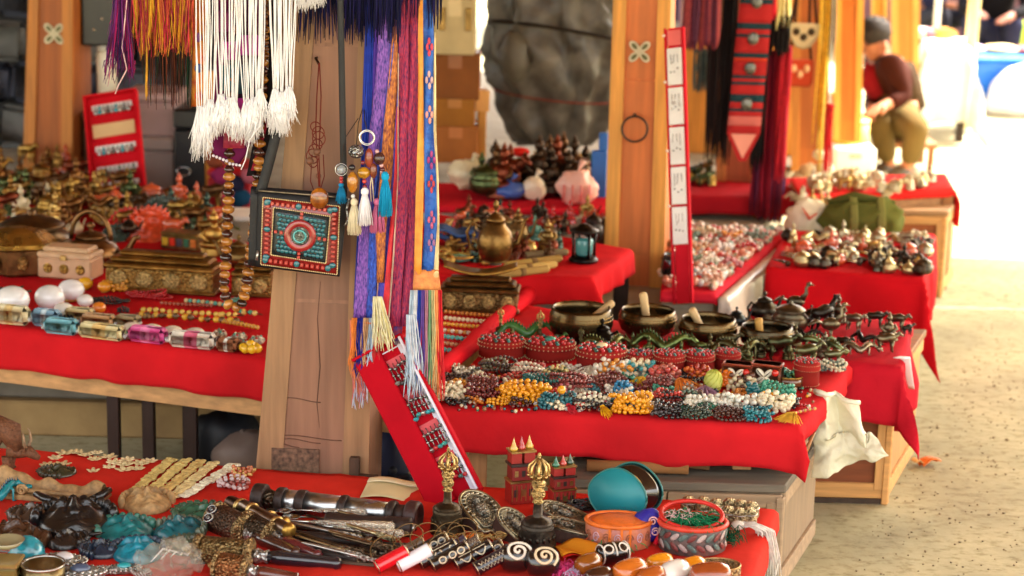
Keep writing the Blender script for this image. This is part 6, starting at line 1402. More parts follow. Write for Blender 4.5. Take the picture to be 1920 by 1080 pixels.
FC = [('cream', CR), ('maroon', MR), ('yellow', YE), ('teal', TL), ('black', BK), ('coral', CO), ('green', GN), ('brown', BR), ('ivory', WH), ('amber', (200, 120, 40)), ('rose', (190, 90, 90)), ('grey', (140, 136, 126))]
for j, y0 in enumerate((706, 722, 738, 752, 768)):
 for i in range(13):
  x = 862+j*-4+i*(51-j)+rnd(-16, 16); n, c = FC[(i*5+j*7) % 12]
  if x < 1535: mala(s1(x, y0+rnd(-4, 4)+(i-6)*1.2), rnd(42, 62)*k, n+' bead coil tangled in the '+('rearmost', 'fourth', 'middle', 'second', 'nearest')[j]+' filler row of the bracelets', c, br=rnd(.0040, .0056), loops=3, rot=rnd(-1, 1), group='tangled bead coils', c2=random.choice([None, None, (206, 190, 160)]))
for x, y, wp, c, lab in ((1205, 735, 52, (240, 186, 40), 'yellow silk tassel lying in the middle row'), (1272, 742, 66, (226, 130, 50), 'orange silk tassel with a looped cord'), (1488, 800, 46, (228, 176, 60), 'golden tassel hanging at the table corner'), (1106, 716, 60, (232, 222, 200), 'bundle of white cords below the large red box'), (1320, 758, 70, (170, 130, 150), 'faded violet threads in the middle row'), (1262, 764, 50, (230, 220, 200), 'cream threads behind the coral mala'), (930, 752, 40, (222, 196, 140), 'straw coloured tassel beside the maroon heap'), (1080, 742, 40, (226, 216, 190), 'cream tassel behind the black and cream coil'), (1360, 770, 60, (190, 150, 120), 'tan threads behind the white tube beads')):
 tassel_heap(s1(x, y-8), wp*k, lab, c, rot=rnd(-.8, .8))
th = thing('net_bag', 'yellow green netted bundle standing in the middle of the beads', 'net bag', s1(1336, 738)); part('net', blob((16*k, 14*k, 21*k), 3, .3, 90, 18, 14, (0, 0, 20*k)), mat('cloth', (206, 208, 110)), th)
for i in range(9): part('mesh_cord', MB().add(tube([(17*k*math.cos(a+t*1.2)*math.sin(t), 15*k*math.sin(a+t*1.2)*math.sin(t), 20*k-22*k*math.cos(t)) for t in [math.pi*j/10 for j in range(11)] for a in [i*.7]], .0009, 5)), mat('thread', (176, 180, 70)), th)
strand_row(s1(1440, 762), s1(1520, 768), .0042, 'red bead string along the right table edge', (190, 30, 36)); strand_row(s1(1400, 762), s1(1480, 742), .004, 'salmon bead string below the sea green heap', (206, 110, 80)); strand_row(s1(1470, 786), s1(1530, 772), .004, 'amber bead string at the right table corner', (206, 150, 60), c2=(190, 60, 50))
strand_row(s1(1270, 758), s1(1360, 770), .0038, 'smoky bead string across the middle row', (100, 90, 80), c2=(190, 180, 150)); strand_row(s1(1090, 752), s1(1190, 758), .004, 'rust red bead string behind the yellow coil', (160, 60, 50)); strand_row(s1(1000, 756), s1(1080, 762), .004, 'rose bead string behind the steel blue coil', (180, 70, 80))
# loose small beads across the whole spread
lb = MB(); lcs = {}
for i in range(700):
 x, y = rnd(850, 1530), rnd(700, 775); c = random.choice([CR, MR, YE, TL, BK, CO, GN, (200, 170, 120), (150, 90, 60), SILV])
 P = s1(x, y, 0); P.z += rnd(.003, .010); lcs.setdefault(c, MB()).add(sph(rnd(.003, .0055), tuple(P), 6, 4))
for c, mb in lcs.items(): solo('loose_beads', None, None, mb, mat('bead', c), kind='stuff')
# brown plastic wrap under the cloth corner, white torn sheet
P = G(1462, 880, ZF); k2 = K(P); th = thing('brown_wrap', 'folded brown plastic wrap bulging out under the table corner', 'wrap', P+Vector((.01, .05, .0)))
mb = blob((.055, .09, .05), 8, .25, 14, 30, 20, (0, 0, .05)); mb.warp(lambda p: Vector((p.x*(1.2-.3*p.z/.1), p.y, max(0.001, p.z)))+Vector((.004*math.sin(p.z*300), 0, 0))); part('sheet', mb, mat('plastic', (134, 88, 48), rough=.4, bump=.4), th)
for i in range(3): part('fold', MB().add(tube([(-.05+.03*i, -.085, .02), (-.02+.03*i, -.09, .06), (.0+.03*i, -.07, .095)], [.003, .006, .002], 6)), mat('plastic', (160, 110, 64), rough=.4), th)
P = G(1570, 740, ZT); th = thing('torn_sheet', 'torn crumpled white plastic sheet hanging between the two tables', 'sheet', P)
a0, a1 = V(1542, 735, P.y), V(1640, 790, P.y)
def tf(u, v):
 x = (-.05+.135*u*(.75+.5*v)); z = -.20*v*(1-.45*u*(v > .5)*1.0)-.03*u
 x += .012*N3((u*3, v*3, 0), 1.4, 2); z += .012*N3((u*4, v*4, 2), 1.6, 7)
 return (x, -.014*math.sin(u*9)-.018*N3((u*2.5, v*2.5, 0), 1.2)-.005*N3((u*9, v*9, 0), 1.2)-.03*v, z+.006)
part('sheet', MB().add(slab(tf, 44, 44, (0, .0012, 0))), mat('plastic', (222, 216, 188), rough=.55, bump=.7, bs=70), th)
part('turned_edge', MB().add(tube([Vector(tf(u/10, 0))+Vector((0, 0, .004)) for u in range(11)], .006, 7)), mat('plastic', (226, 222, 198), rough=.5), th)
th = thing('orange_peel', 'orange fruit peel lying on the sandy aisle', 'peel', G(1740, 872, 0)+Vector((0, 0, .004)), .4); part('peel', MB().add(slab(lambda u, v: ((u-.5)*.055, (v-.5)*.04, .016*math.sin(u*2.6)*(1-.5*v)+.004*math.sin(v*9)), 12, 8, (0, 0, .003))), mat('leather', (226, 110, 30)), th); part('pith', MB().add(slab(lambda u, v: (-.032+(u-.5)*.03, (v-.5)*.03, .010+.006*math.sin(u*5)), 8, 6, (0, 0, .002))), mat('paper', (230, 190, 130)), th)
# things stored under the tables
for i, (x, y, Y, r_, c, lab) in enumerate(((420, 815, 4.75, (.10, .07, .07), (20, 22, 30), 'black bag stored under the left table'), (455, 850, 4.7, (.08, .06, .05), (120, 100, 90), 'dusty sack stored under the left table near the post'), (725, 850, 4.55, (.06, .06, .08), (24, 34, 74), 'dark blue bag stored right of the main post'), (735, 920, 4.5, (.07, .05, .05), (30, 34, 48), 'dark bag stored under the bracelet table'), (410, 850, 4.72, (.05, .04, .03), (170, 40, 50), 'red cloth scrap under the left table'))):
 P = V(x, y, Y); mb = blob(r_, i+2, .3, 14, 20, 14); zz = min(p[2] for p in mb.v); th = thing('stored_bag', lab, 'bag', Vector((P.x, Y, .0))); part('bag_body', mb.warp(lambda p: Vector((p.x, p.y, (p.z-zz)*(P.z+r_[2])/(2*r_[2])))), mat('plastic', c, rough=.6, bump=.5), th); part('knot', MB().add(sph(r_[2]*.25, (0, 0, P.z+r_[2]*1.05), 8, 6)), mat('plastic', c, rough=.6), th)
# brown papers and tubes on top of the grey cabinet
for i, (x0, y0, x1, y1, r_, c, lab) in enumerate(((1100, 884, 1290, 890, 11, (140, 96, 56), 'brown rolled mat lying on the grey cabinet under the cloth'), (1160, 868, 1330, 884, 9, (110, 78, 50), 'dark brown rolled paper behind the rolled mat'))):
 p0, p1 = sp(x0, y0, ZF, .014), sp(x1, y1, ZF, .014); k3 = K(p0); d = p1-p0; th = thing('rolled_mat', lab, 'roll', p0); part('roll', MB().add(tube([d*t for t in (0, .3, .6, 1)], r_*k3, 14)), mat('card', c), th); part('inner_end', MB().add(tube([d*-.004, d*0, d*.01], r_*k3*.5, 10)), mat('card', (80, 56, 36)), th)
part('cardboard', MB().add(box(.12, .004, .11, (0, 0, .055), .001)), mat('card', (190, 168, 120)), thing('cardboard_sheet', 'beige cardboard sheet leaning under the bracelet table', 'cardboard', Vector((G(1010, 900, .2).x, 4.36, .12)), (-.1, 0, 0)), smooth=False)
c_ = bpy.data.objects['cardboard_sheet']
part('crease', MB().add(box(.12, .003, .003, (0, -.003, .06))), mat('card', (160, 138, 96)), c_, smooth=False)
# ================================================================ LEFT TABLE
k = kk(250, 630, ZT)
for x, yb_, wp, hp, c, lab, wr, kind, bd in ((22, 618, 80, 38, (222, 206, 160), 'clear tub of cream trinkets at the left picture edge', 1, 'plastic', (210, 180, 120)), (88, 622, 62, 34, (120, 160, 186), 'blue wrapped soap in the front row, under the black cord', 1, 'plastic', (190, 210, 220)), (116, 636, 70, 30, (110, 176, 190), 'pale turquoise wrapped soap, second in the front row', 1, 'plastic', None), (192, 645, 96, 28, (232, 216, 160), 'cream wrapped soap, long one in the front row', 1, 'plastic', (226, 190, 120)),
 (278, 652, 78, 30, (222, 80, 150), 'bright pink wrapped soap in the front row', 1, 'plastic', (236, 130, 180)), (362, 662, 92, 30, (236, 222, 206), 'white wrapped soap with a rose band in the front row', 1, 'plastic', (214, 100, 130)), (428, 668, 42, 24, (150, 96, 66), 'small brown box with a white lid at the end of the soap row', 0, 'card', (236, 232, 222)), (150, 612, 60, 26, (206, 186, 130), 'straw coloured packet behind the cream soap', 1, 'plastic', None), (185, 622, 70, 24, (196, 150, 100), 'tan packet behind the cream soap', 1, 'plastic', None), (240, 622, 50, 22, (160, 140, 100), 'dull brown packet behind the pink soap', 1, 'plastic', None)):
 pouch(s1(x, yb_-8), wp*k, 30*k, hp*k, lab, c, rot=-.27+rnd(-.08, .08), kind=kind, wrap=bool(wr), band=bd)
th = thing('yellow_fruit_cluster', 'cluster of yellow bead balls at the end of the soap row', 'ornament', s1(470, 664))
for i in range(7): part('ball', MB().add(sph(9*k, (math.cos(i)*13*k*(i > 0), math.sin(i)*9*k*(i > 0), 9*k+(6*k if i == 0 else 0)), 10, 7)), mat('bead', (226, 178, 40)), th)
for x, y, r_, c, lab in ((134, 566, 27, (244, 242, 240), 'large white shell ball behind the wrapped soaps'), (94, 582, 30, (240, 238, 232), 'white shell egg left of the large ball'), (160, 578, 16, (236, 234, 226), 'small white shell ball right of the large one'), (160, 545, 16, (236, 178, 40), 'bright yellow amber ball behind the white shell ball'), (196, 550, 14, (226, 150, 40), 'orange amber ball right of the yellow one'), (186, 590, 14, (226, 130, 40), 'orange bead ball in front of the cords'), (24, 590, 34, (240, 240, 236), 'white shell dome at the left picture edge'), (120, 600, 20, (230, 226, 214), 'small white shell dome near the blue soap')):
 P = s1(x, y); th = thing('shell_ball', lab, 'ball', P); part('ball', MB().add(sph((r_*k, r_*k*.9, r_*k*.8), (0, 0, r_*k*.8), 18, 12)), mat('lacq', c), th); part('base_ring', MB().add(torus(r_*k*.45, r_*k*.08, 18, 5, (0, 0, r_*k*.07))), MET(BRASS), th)
# row of pale domed pendants
for i, x in enumerate((248, 286, 324, 366)):
 P = s1(x, 624+(x-248)*.09); th = thing('shell_pendant', ('white domed shell pendant, leftmost of the row of four', 'white domed shell pendant, second of the row of four', 'white domed shell pendant, third of the row of four', 'white domed shell pendant, last of the row of four')[i], 'pendant', P); part('dome', MB().add(sph((20*k, 15*k, 12*k), (0, 0, 6*k), 16, 9)), mat('lacq', (236, 228, 206)), th); part('setting', MB().add(torus(20*k, 2*k, 22, 5, (0, 0, 4*k), 1, .75)), MET((150, 140, 110)), th)
for i, (x, y) in enumerate(((412, 634), (448, 640), (482, 646), (425, 650), (456, 656), (236, 636))):
 P = s1(x, y); th = thing('silver_pendant', 'round silver pendant dotted with turquoise and coral chips near the post', 'pendant', P, rnd(0, 3), 'chip inlaid silver pendants'); part('plate', MB().add(sph((16*k, 14*k, 8*k), (0, 0, 5*k), 14, 8)), MET((180, 170, 150), 'carved', bs=240), th)
 for j in range(6): part('chip', MB().add(sph(3*k, (9*k*math.cos(j), 8*k*math.sin(j*1.05), 11*k), 6, 4)), mat('bead', ((60, 150, 130), (190, 60, 50), (230, 220, 190))[j % 3]), th)
# bead strings on the left table and behind the post
E2 = [(255, 596, 456, 612, .0092, (226, 176, 50), (96, 66, 30), 'long string of big yellow and black beads behind the shell pendants'), (262, 588, 458, 600, .0080, (222, 186, 80), None, 'string of ochre beads just behind the yellow and black one'), (300, 574, 400, 580, .006, (150, 70, 46), None, 'string of rust beads before the brass casket'), (235, 604, 330, 596, .006, (150, 120, 70), None, 'string of tan beads crossing behind the shell pendants'), (345, 570, 440, 580, .007, (200, 176, 120), (70, 150, 130), 'string of straw and turquoise beads by the necklace'), (400, 606, 486, 622, .007, (206, 150, 50), None, 'string of amber beads ending at the post'), (440, 588, 492, 598, .008, (60, 150, 120), (222, 180, 90), 'string of green and yellow beads close to the post'),
 (832, 590, 934, 600, .0062, (206, 130, 50), None, 'string of orange beads in front of the brass casket, rearmost'), (832, 602, 930, 612, .0066, (236, 222, 180), None, 'string of cream beads right of the hanging scarves'), (830, 613, 922, 622, .0062, (226, 170, 50), None, 'string of yellow beads right of the hanging scarves'), (830, 625, 905, 634, .0062, (226, 216, 190), (206, 140, 60), 'string of cream and orange beads right of the hanging scarves'), (828, 637, 895, 645, .0068, (90, 190, 180), None, 'string of turquoise beads, upper one right of the scarves'), (828, 649, 882, 656, .006, (206, 150, 100), None, 'string of tan beads below the turquoise string'), (828, 662, 868, 668, .0072, (80, 180, 180), None, 'short string of turquoise beads nearest the cloth roll'), (828, 676, 855, 680, .006, (150, 60, 50), None, 'short maroon bead string nearest the cloth roll'), (834, 582, 940, 590, .0055, (190, 70, 40), None, 'string of coral beads at the foot of the casket')]
for x0, y0, x1, y1, br, c, c2_, lab in E2: strand_row(s1(x0, y0), s1(x1, y1), br*.92, lab, c, c2=c2_)
for i, (x, y, wp, c, lab) in enumerate(((10, 552, 110, (60, 50, 30), 'loop of dark beaded cord at the far left of the cloth'), (118, 560, 70, (50, 46, 34), 'black cord loop behind the white shell ball'), (205, 572, 90, (24, 22, 22), 'black cord loop behind the packets'), (232, 590, 34, (26, 22, 22), 'black bead knot before the red cloth'), (120, 606, 60, (24, 22, 22), 'black cord across the blue soap'), (280, 560, 90, (176, 24, 30), 'red cord loops on the red cloth'), (215, 548, 80, (206, 140, 40), 'amber brown bead loop right of the orange balls'), (440, 575, 60, (70, 150, 130), 'turquoise bead loop beside the amber necklace'))):
 mala(s1(x, y), wp*k, lab, c, br=.0036 if i != 6 else .006, loops=4, ry=.4)
# big brass pieces
def s1b(x, y): return s1(x, y)
k = kk(300, 500, ZT)
th = thing('hexagonal_box', 'hexagonal brass box with a faceted lid at the left edge', 'box', s1(36, 512)); M = MET((120, 84, 50))
h6 = lambda r, z: [(r*math.cos(math.pi*i/3+.4), r*.8*math.sin(math.pi*i/3+.4), z) for i in range(6)]
part('body', MB().add(loft([h6(60*k, 0), h6(64*k, 4*k), h6(64*k, 46*k), h6(70*k, 50*k)])), M, th, smooth=False); part('lid', MB().add(loft([h6(72*k, 50.5*k), h6(72*k, 58*k), h6(48*k, 78*k), h6(20*k, 84*k)])), MET(BRASS, rough=.28), th, smooth=False)
for i in range(6): part('plaque', MB().add(sph((10*k, 3*k, 14*k), (0, 0, 0), 8, 6), Rz(math.pi*i/3+.4+math.pi/6) @ T(55*k*.93, 0, 25*k) @ Rz(math.pi/2)), MET((150, 110, 60), 'carved'), th)
pot(s1(62, 490), 150*k, 96*k, 'wide brown copper pot with a rimmed lid behind the hexagonal box', c=(110, 84, 56))
teapot(s1(172, 500), 158*k, 'bulging copper teapot with a high curved brass handle', c=(120, 86, 52), hoop=True, tall=.8, rot=-.15)
th = thing('resin_chest', 'cream marbled chest with gold roundels in front of the copper teapot', 'chest', s1(133, 520), -.2); w = 104*k
part('body', MB().add(box(w, w*.55, w*.36, (0, 0, w*.18), w*.03)), mat('lacq', (196, 156, 120), rough=.4), th, smooth=False); part('lid', MB().add(box(w*1.02, w*.57, w*.10, (0, 0, w*.411), w*.03)).add(box(w*.86, w*.44, w*.09, (0, 0, w*.50), w*.03)), mat('lacq', (206, 170, 132), rough=.4), th, smooth=False)
for x in (-.3, .0, .3): part('roundel', MB().add(sph((w*.09, w*.03, w*.09), (x*w, -w*.28, w*.18), 10, 6)), MET(BRASS, 'carved'), th)
part('clasp', MB().add(box(w*.12, w*.05, w*.1, (0, -w*.285, w*.38), w*.015)), MET(GOLDC), th, smooth=False)
casket(s1(308, 545), 196*k, 60*k, 74*k, 'long ridged brass casket with round medallions on the red cloth', c=(150, 112, 56), rot=-.16)
casket(s1(900, 582), 132*k, 56*k, 62*k, 'ornate bronze casket with curved lid right of the hanging scarves', c=(116, 88, 50), rot=-.06)
th = thing('brass_boat', 'curved brass tray laid over the ornate bronze casket', 'tray', s1(900, 578)+Vector((0, 0, 60*k)))
part('tray', MB().add(slab(lambda u, v: ((u-.5)*126*k, (v-.5)*44*k, (14*(2*u-1)**2)*k), 16, 6, (0, 0, 4*k))), MET((140, 108, 60)), th); part('rim', MB().add(tube([((u/12-.5)*126*k, -23*k, (14*(2*u/12-1)**2+3)*k) for u in range(13)], 3*k, 6)), MET(BRASS), th)
teapot(s1(926, 560)+Vector((0, 0, 66*k)), 96*k, 'slender antique brass teapot standing on the ornate casket', c=(120, 90, 48), tall=1.75)
casket(s1(478, 552), 70*k, 60*k, 66*k, 'brass chest half hidden behind the amber necklace and post', c=(136, 100, 50), rot=-.1, n=2)
statue(s1(402, 480), 92*k, 'brass kneeling deity figure right of the brass casket', (176, 134, 66)); teapot(s1(448, 500), 90*k, 'brass pot with dragon handles next to the amber necklace', c=(130, 104, 60), rot=2.8)
th = thing('mosaic_box', 'brass box with a mosaic of coloured stones behind the long casket', 'box', s1(345, 468), -.3); w = 80*k
part('body', MB().add(box(w, w*.5, w*.34, (0, 0, w*.17), w*.03)), MET((150, 130, 80)), th, smooth=False); part('lid', MB().add(box(w*1.02, w*.52, w*.08, (0, 0, w*.385), w*.03)), MET((176, 154, 96)), th, smooth=False)
for i in range(5): part('stone', MB().add(box(w*.15, w*.02, w*.2, (w*(-.38+.19*i), -w*.255, w*.19), w*.02)), mat('bead', ((220, 180, 60), (210, 60, 40), (80, 80, 90), (60, 120, 90), (220, 130, 60))[i]), th, smooth=False)
# heap of figures at the back: each figure is its own thing
HC = [(150, 112, 56), (128, 88, 48), (176, 140, 70), (100, 70, 44), (196, 160, 90), (190, 40, 34), (84, 96, 60), (120, 60, 40), (210, 90, 50), (70, 56, 44), (206, 190, 150), (66, 84, 74)]
HN = ['dull brass', 'brown copper', 'yellow brass', 'dark copper', 'pale gold', 'bright red', 'green bronze', 'rust brown', 'orange red', 'blackened bronze', 'cream bone', 'verdigris']
used = set()
def heap(x0, y0, x1, y1, n, smin, smax, where, grp, cols=None, zsurf=ZT, pile=0, skew=0, kinds=(0, 0, 0, 1, 1, 2, 3, 4, 5)):
 for i in range(n):
  u, v = rnd(0, 1), i/n
  x = x0+(x1-x0)*u; y = y0+(y1-y0)*v+skew*(u-.5); ci = random.choice(cols) if cols else random.randrange(12); c = HC[ci]
  P = sp(x, y, zsurf); kx = K(P); s = rnd(smin, smax)*kx; P.z += rnd(0, pile); kd = random.choice(kinds); r_ = rnd(-1.2, 1.2)
  kind = 'metal' if ci not in (5, 8, 10) else 'lacq'; wh = where+(', rear', ', middle', ', front')[min(2, int(v*3))]
  if kd == 0: statue(P, s*1.25, f'{HN[ci]} seated figurine {wh}', c, r_, kind=kind, group=grp+' seated')
  elif kd == 1: beast(P, s*1.2, f'{HN[ci]} animal figurine {wh}', c, r_, kind=kind, group=grp+' animals')
  elif kd == 2: pot(P, s*.9, s*.8, f'{HN[ci]} little lidded pot {wh}', c, r_, kind=kind, group=grp+' pots')
  elif kd == 3: mask(P, s*.9, f'{HN[ci]} small mask {wh}', c, r_, kind='resin', tilt=.5, group=grp+' masks')
  elif kd == 4: teapot(P, s*1.1, f'{HN[ci]} little teapot {wh}', c, r_, kind=kind, group=grp+' teapots')
  elif kd == 5: dragon(P, s*1.5, f'{HN[ci]} dragon {wh}', c, r_, kind=kind, group=grp+' dragons')
  elif kd == 6: bird(P, s*1.0, f'{HN[ci]} bird figurine {wh}', c, r_, kind=kind, group=grp+' birds')
  elif kd == 7: mala(P, s*1.2, f'{HN[ci]} bead coil {wh}', c, br=.006, loops=3, group=grp+' coils', rot=r_)
heap(-10, 352, 240, 440, 84, 34, 54, 'in the heap before the flower emblem post', 'heap left of the teapot', pile=.05, cols=[0, 0, 1, 1, 2, 2, 4, 3, 7, 10, 6, 0, 2, 8])
heap(190, 385, 420, 460, 46, 34, 54, 'in the heap before the grey tubs', 'heap right of the teapot', cols=[0, 1, 3, 0, 6, 8, 9, 11, 6, 7, 3, 2], pile=.03)
heap(-10, 332, 140, 352, 14, 30, 44, 'in the rearmost row of the brass heap', 'rear brass row', pile=.06, cols=[0, 2, 4, 1, 8, 0])
for i, (x, y, w, c, lab) in enumerate(((275, 448, 90, (226, 84, 48), 'orange red painted mask propped in the heap'), (240, 440, 70, (206, 44, 36), 'scarlet painted mask left of the orange one'), (310, 420, 80, (70, 84, 76), 'verdigris mask lying in the heap'))):
 mask(s1(x, y)+Vector((0, 0, .02)), w*k, lab, c, rot=-.3+.3*i, tilt=.7, kind='resin')
# leaning earring cards
def card(label, quadpx, Y0, Y1, red, rows, name='earring_card', rim=.012, thick=.03):
 """tray leaning back: lower edge at depth Y0, upper edge at Y1; rows of earrings"""
 tl_, tr_, br_, bl_ = [V(x, y, Y) for (x, y), Y in zip(quadpx, (Y1, Y1, Y0, Y0))]
 o = (bl_+br_)/2; ex = (br_-bl_); W = ex.length; ex.normalize(); ey = ((tl_+tr_)/2-o); H_ = ey.length; ey.normalize(); n = ex.cross(ey).normalized(); ey = n.cross(ex)
 M = Matrix((ex, ey, n)).transposed().to_4x4(); th = thing(name, label, 'jewellery display', o); M_ = M
 part('backing', MB().add(box(W, H_, .006, (0, H_/2, -.003)), M_), mat('cloth', red), th, smooth=False)
 for s in (-1, 1): part('side_rim', MB().add(box(.008, H_+.014, thick, (s*(W/2+.0045), H_/2, thick/2-.006), .001), M_), mat('cloth', red), th, smooth=False)
 for s in (0, 1): part('end_rim', MB().add(box(W, .007, thick, (0, s*(H_+.0) + (-.0035 if s == 0 else .0035), thick/2-.006), .001), M_), mat('cloth', red), th, smooth=False)
 for (v, kind, cs, n_, hh) in rows:
  if kind == 'strip': part('blank_strip', MB().add(box(W*.86, H_*hh, .004, (0, H_*v, .0023), .001), M_), mat('paper', cs[0]), th, smooth=False); continue
  part('row_card', MB().add(box(W*.82, H_*.055, .002, (0, H_*v+H_*.03, .0012)), M_), mat('paper', (236, 230, 226)), th, smooth=False)
  for i in range(n_):
   x = W*(-.38+.76*(i+.5)/n_); c = cs[i % len(cs)]; e = MB(); L = H_*hh
   e.add(sph((W*.035, L*.16, .005), (x, H_*v+L*.2, .006), 8, 6)).add(sph((W*.045, L*.28, .006), (x, H_*v-L*.25, .006), 8, 6)).add(tube([(x, H_*v+L*.5, .005), (x, H_*v-L*.5, .005)], W*.008, 5))
   e.warp(lambda p: M_ @ p); part('earring', e, (mat('bead', c) if c[0] < 120 or c[2] < 90 else MET(c)), th)
 return th, M_, W, H_
SC_ = [(190, 190, 186), (60, 150, 160), (200, 196, 186), (120, 116, 110)]
card('small red earring tray leaning against the grey tubs', ((125, 196), (218, 182), (270, 348), (178, 362)), 6.45, 6.6, (200, 22, 34), [(.86, 'ear', SC_, 9, .10), (.64, 'strip', [(214, 178, 130)], 1, .14), (.42, 'ear', SC_, 8, .09), (.20, 'ear', [(206, 204, 200), (120, 150, 120), (190, 190, 180)], 8, .12), (.03, 'ear', SC_, 9, .06)])
# ================================================================ TABLES FURTHER BACK
def s_b(x, y, up=.004): return sp(x, y, ZB, up)
k = kk(980, 490, ZB)
# small kettle table
th = thing('brass_lantern', 'dark lantern with a turquoise glass drum on the bright red cloth', 'lantern', s_b(1094, 492))
part('base', MB().add(lathe([(27*k, 0), (28*k, 4*k), (22*k, 10*k), (12*k, 12*k)], 20)), MET((40, 36, 34)), th); part('glass', MB().add(lathe([(15*k, 12.2*k), (17*k, 16*k), (17*k, 40*k), (15*k, 44*k)], 18)), mat('lacq', (70, 150, 150)), th)
part('cap', MB().add(lathe([(20*k, 54*k), (28*k, 57*k), (27*k, 61*k), (14*k, 66*k), (10*k, 70*k), (5*k, 72*k)], 20)), MET((50, 44, 40)), th)
for i in range(4): part('pillar', MB().add(tube([(22*k*math.cos(i*1.57+.4), 22*k*math.sin(i*1.57+.4), 6*k), (22*k*math.cos(i*1.57+.4), 22*k*math.sin(i*1.57+.4), 30*k), (23*k*math.cos(i*1.57+.4), 23*k*math.sin(i*1.57+.4), 56*k)], [3*k, 2.2*k, 3*k], 8)), MET((44, 38, 36)), th)
pot(s_b(934, 452), 74*k, 56*k, 'grey brass lidded pot standing at the back of the kettle table', c=(130, 112, 76)); teapot(s_b(970, 462), 66*k, 'tall dull brass ewer behind the rolled sticks', c=(126, 100, 62), tall=1.7); statue(s_b(1026, 470), 62*k, 'brass stupa figurine left of the lantern', (150, 120, 70)); pot(s_b(1112, 455), 40*k, 60*k, 'dark narrow jar behind the lantern', c=(60, 54, 50)); statue(s_b(1002, 452), 50*k, 'turquoise specked figurine behind the brass stupa', (90, 150, 130), kind='resin')
for i, (x0, y0, x1, y1, c, lab) in enumerate(((948, 505, 1050, 492, (176, 140, 70), 'straw coloured incense roll, rearmost of the bundle'), (940, 516, 1040, 503, (190, 156, 86), 'pale gold incense roll, second of the bundle'), (930, 525, 1026, 512, (160, 126, 66), 'brown gold incense roll, nearest of the bundle'), (985, 486, 1062, 480, (126, 110, 76), 'greenish incense roll behind the bundle'))):
 p0, p1 = s_b(x0, y0, .012), s_b(x1, y1, .012); tube_obj('incense_roll', lab, 'roll', p0, p1, 12, [('wrap', [(6*k, 0), (7*k, .02), (7*k, .98), (6*k, 1)], mat('paper', c)), ('end_cap', [(5*k, 1.0005), (5*k, 1.02), (0, 1.02)], mat('paper', (206, 180, 110))), ('band', [(7.3*k, .45), (7.4*k, .5), (7.3*k, .55)], mat('paper', (120, 90, 50)))])
P = s_b(858, 462); th = thing('blue_cloth', 'folded slate blue cloth at the left end of the kettle table', 'cloth', P); part('fold', MB().add(slab(lambda u, v: ((u-.5)*105*k, (v-.5)*.12, (12+9*math.sin(u*8+v*3))*k), 16, 10, (0, 0, 8*k))), mat('cloth', (56, 74, 116)), th); part('fold', MB().add(slab(lambda u, v: ((u-.5)*80*k-8*k, (v-.5)*.08, (26+6*math.sin(u*7))*k), 14, 8, (0, 0, 5*k))), mat('cloth', (70, 92, 136)), th)
th = thing('turquoise_plate', 'brass plate inlaid with turquoise beside the hanging scarves', 'plate', s_b(855, 492)); part('plate', MB().add(lathe([(20*k, 0), (30*k, 5*k), (32*k, 10*k), (24*k, 9*k), (0, 8*k)], 22, 1, .8)), mat('lacq', (70, 160, 140)), th); part('rim', MB().add(torus(32*k, 2.6*k, 24, 5, (0, 0, 10*k), 1, .8)), MET(BRASS), th)
heap(826, 470, 950, 500, 26, 20, 34, 'among the small pieces on the kettle table', 'kettle table pieces', cols=[0, 2, 4, 0, 2, 11], zsurf=ZB)
heap(935, 462, 1050, 490, 18, 20, 34, 'behind the incense rolls', 'incense roll pieces', cols=[0, 4, 10, 11, 7, 3], zsurf=ZB)
heap(835, 405, 1120, 448, 46, 20, 38, 'in the rear rows of the kettle table', 'kettle table rear rows', cols=[5, 8, 10, 11, 7, 3, 9, 4], zsurf=ZB)
# dark figures on the back counter
heap(900, 352, 1100, 372, 30, 56, 84, 'crowding the back counter before the tarpaulin sack', 'dark figures before the sack', cols=[3, 9, 9, 3, 7, 9, 6], zsurf=.455, pile=.03, kinds=(0, 0, 1, 2, 3, 0))
heap(1000, 345, 1100, 360, 14, 40, 60, 'glinting at the right of the back counter', 'brassy pieces before the sack', cols=[0, 4, 2, 11, 7, 3], zsurf=.455, pile=.07)
P = V(975, 285, 6.6); solo('red_hat', 'bright red cloth hat perched on the dark figurines', 'hat', blob((.035, .03, .018), 2, .2, 12, 16, 10), mat('cloth', (224, 44, 34)), P)
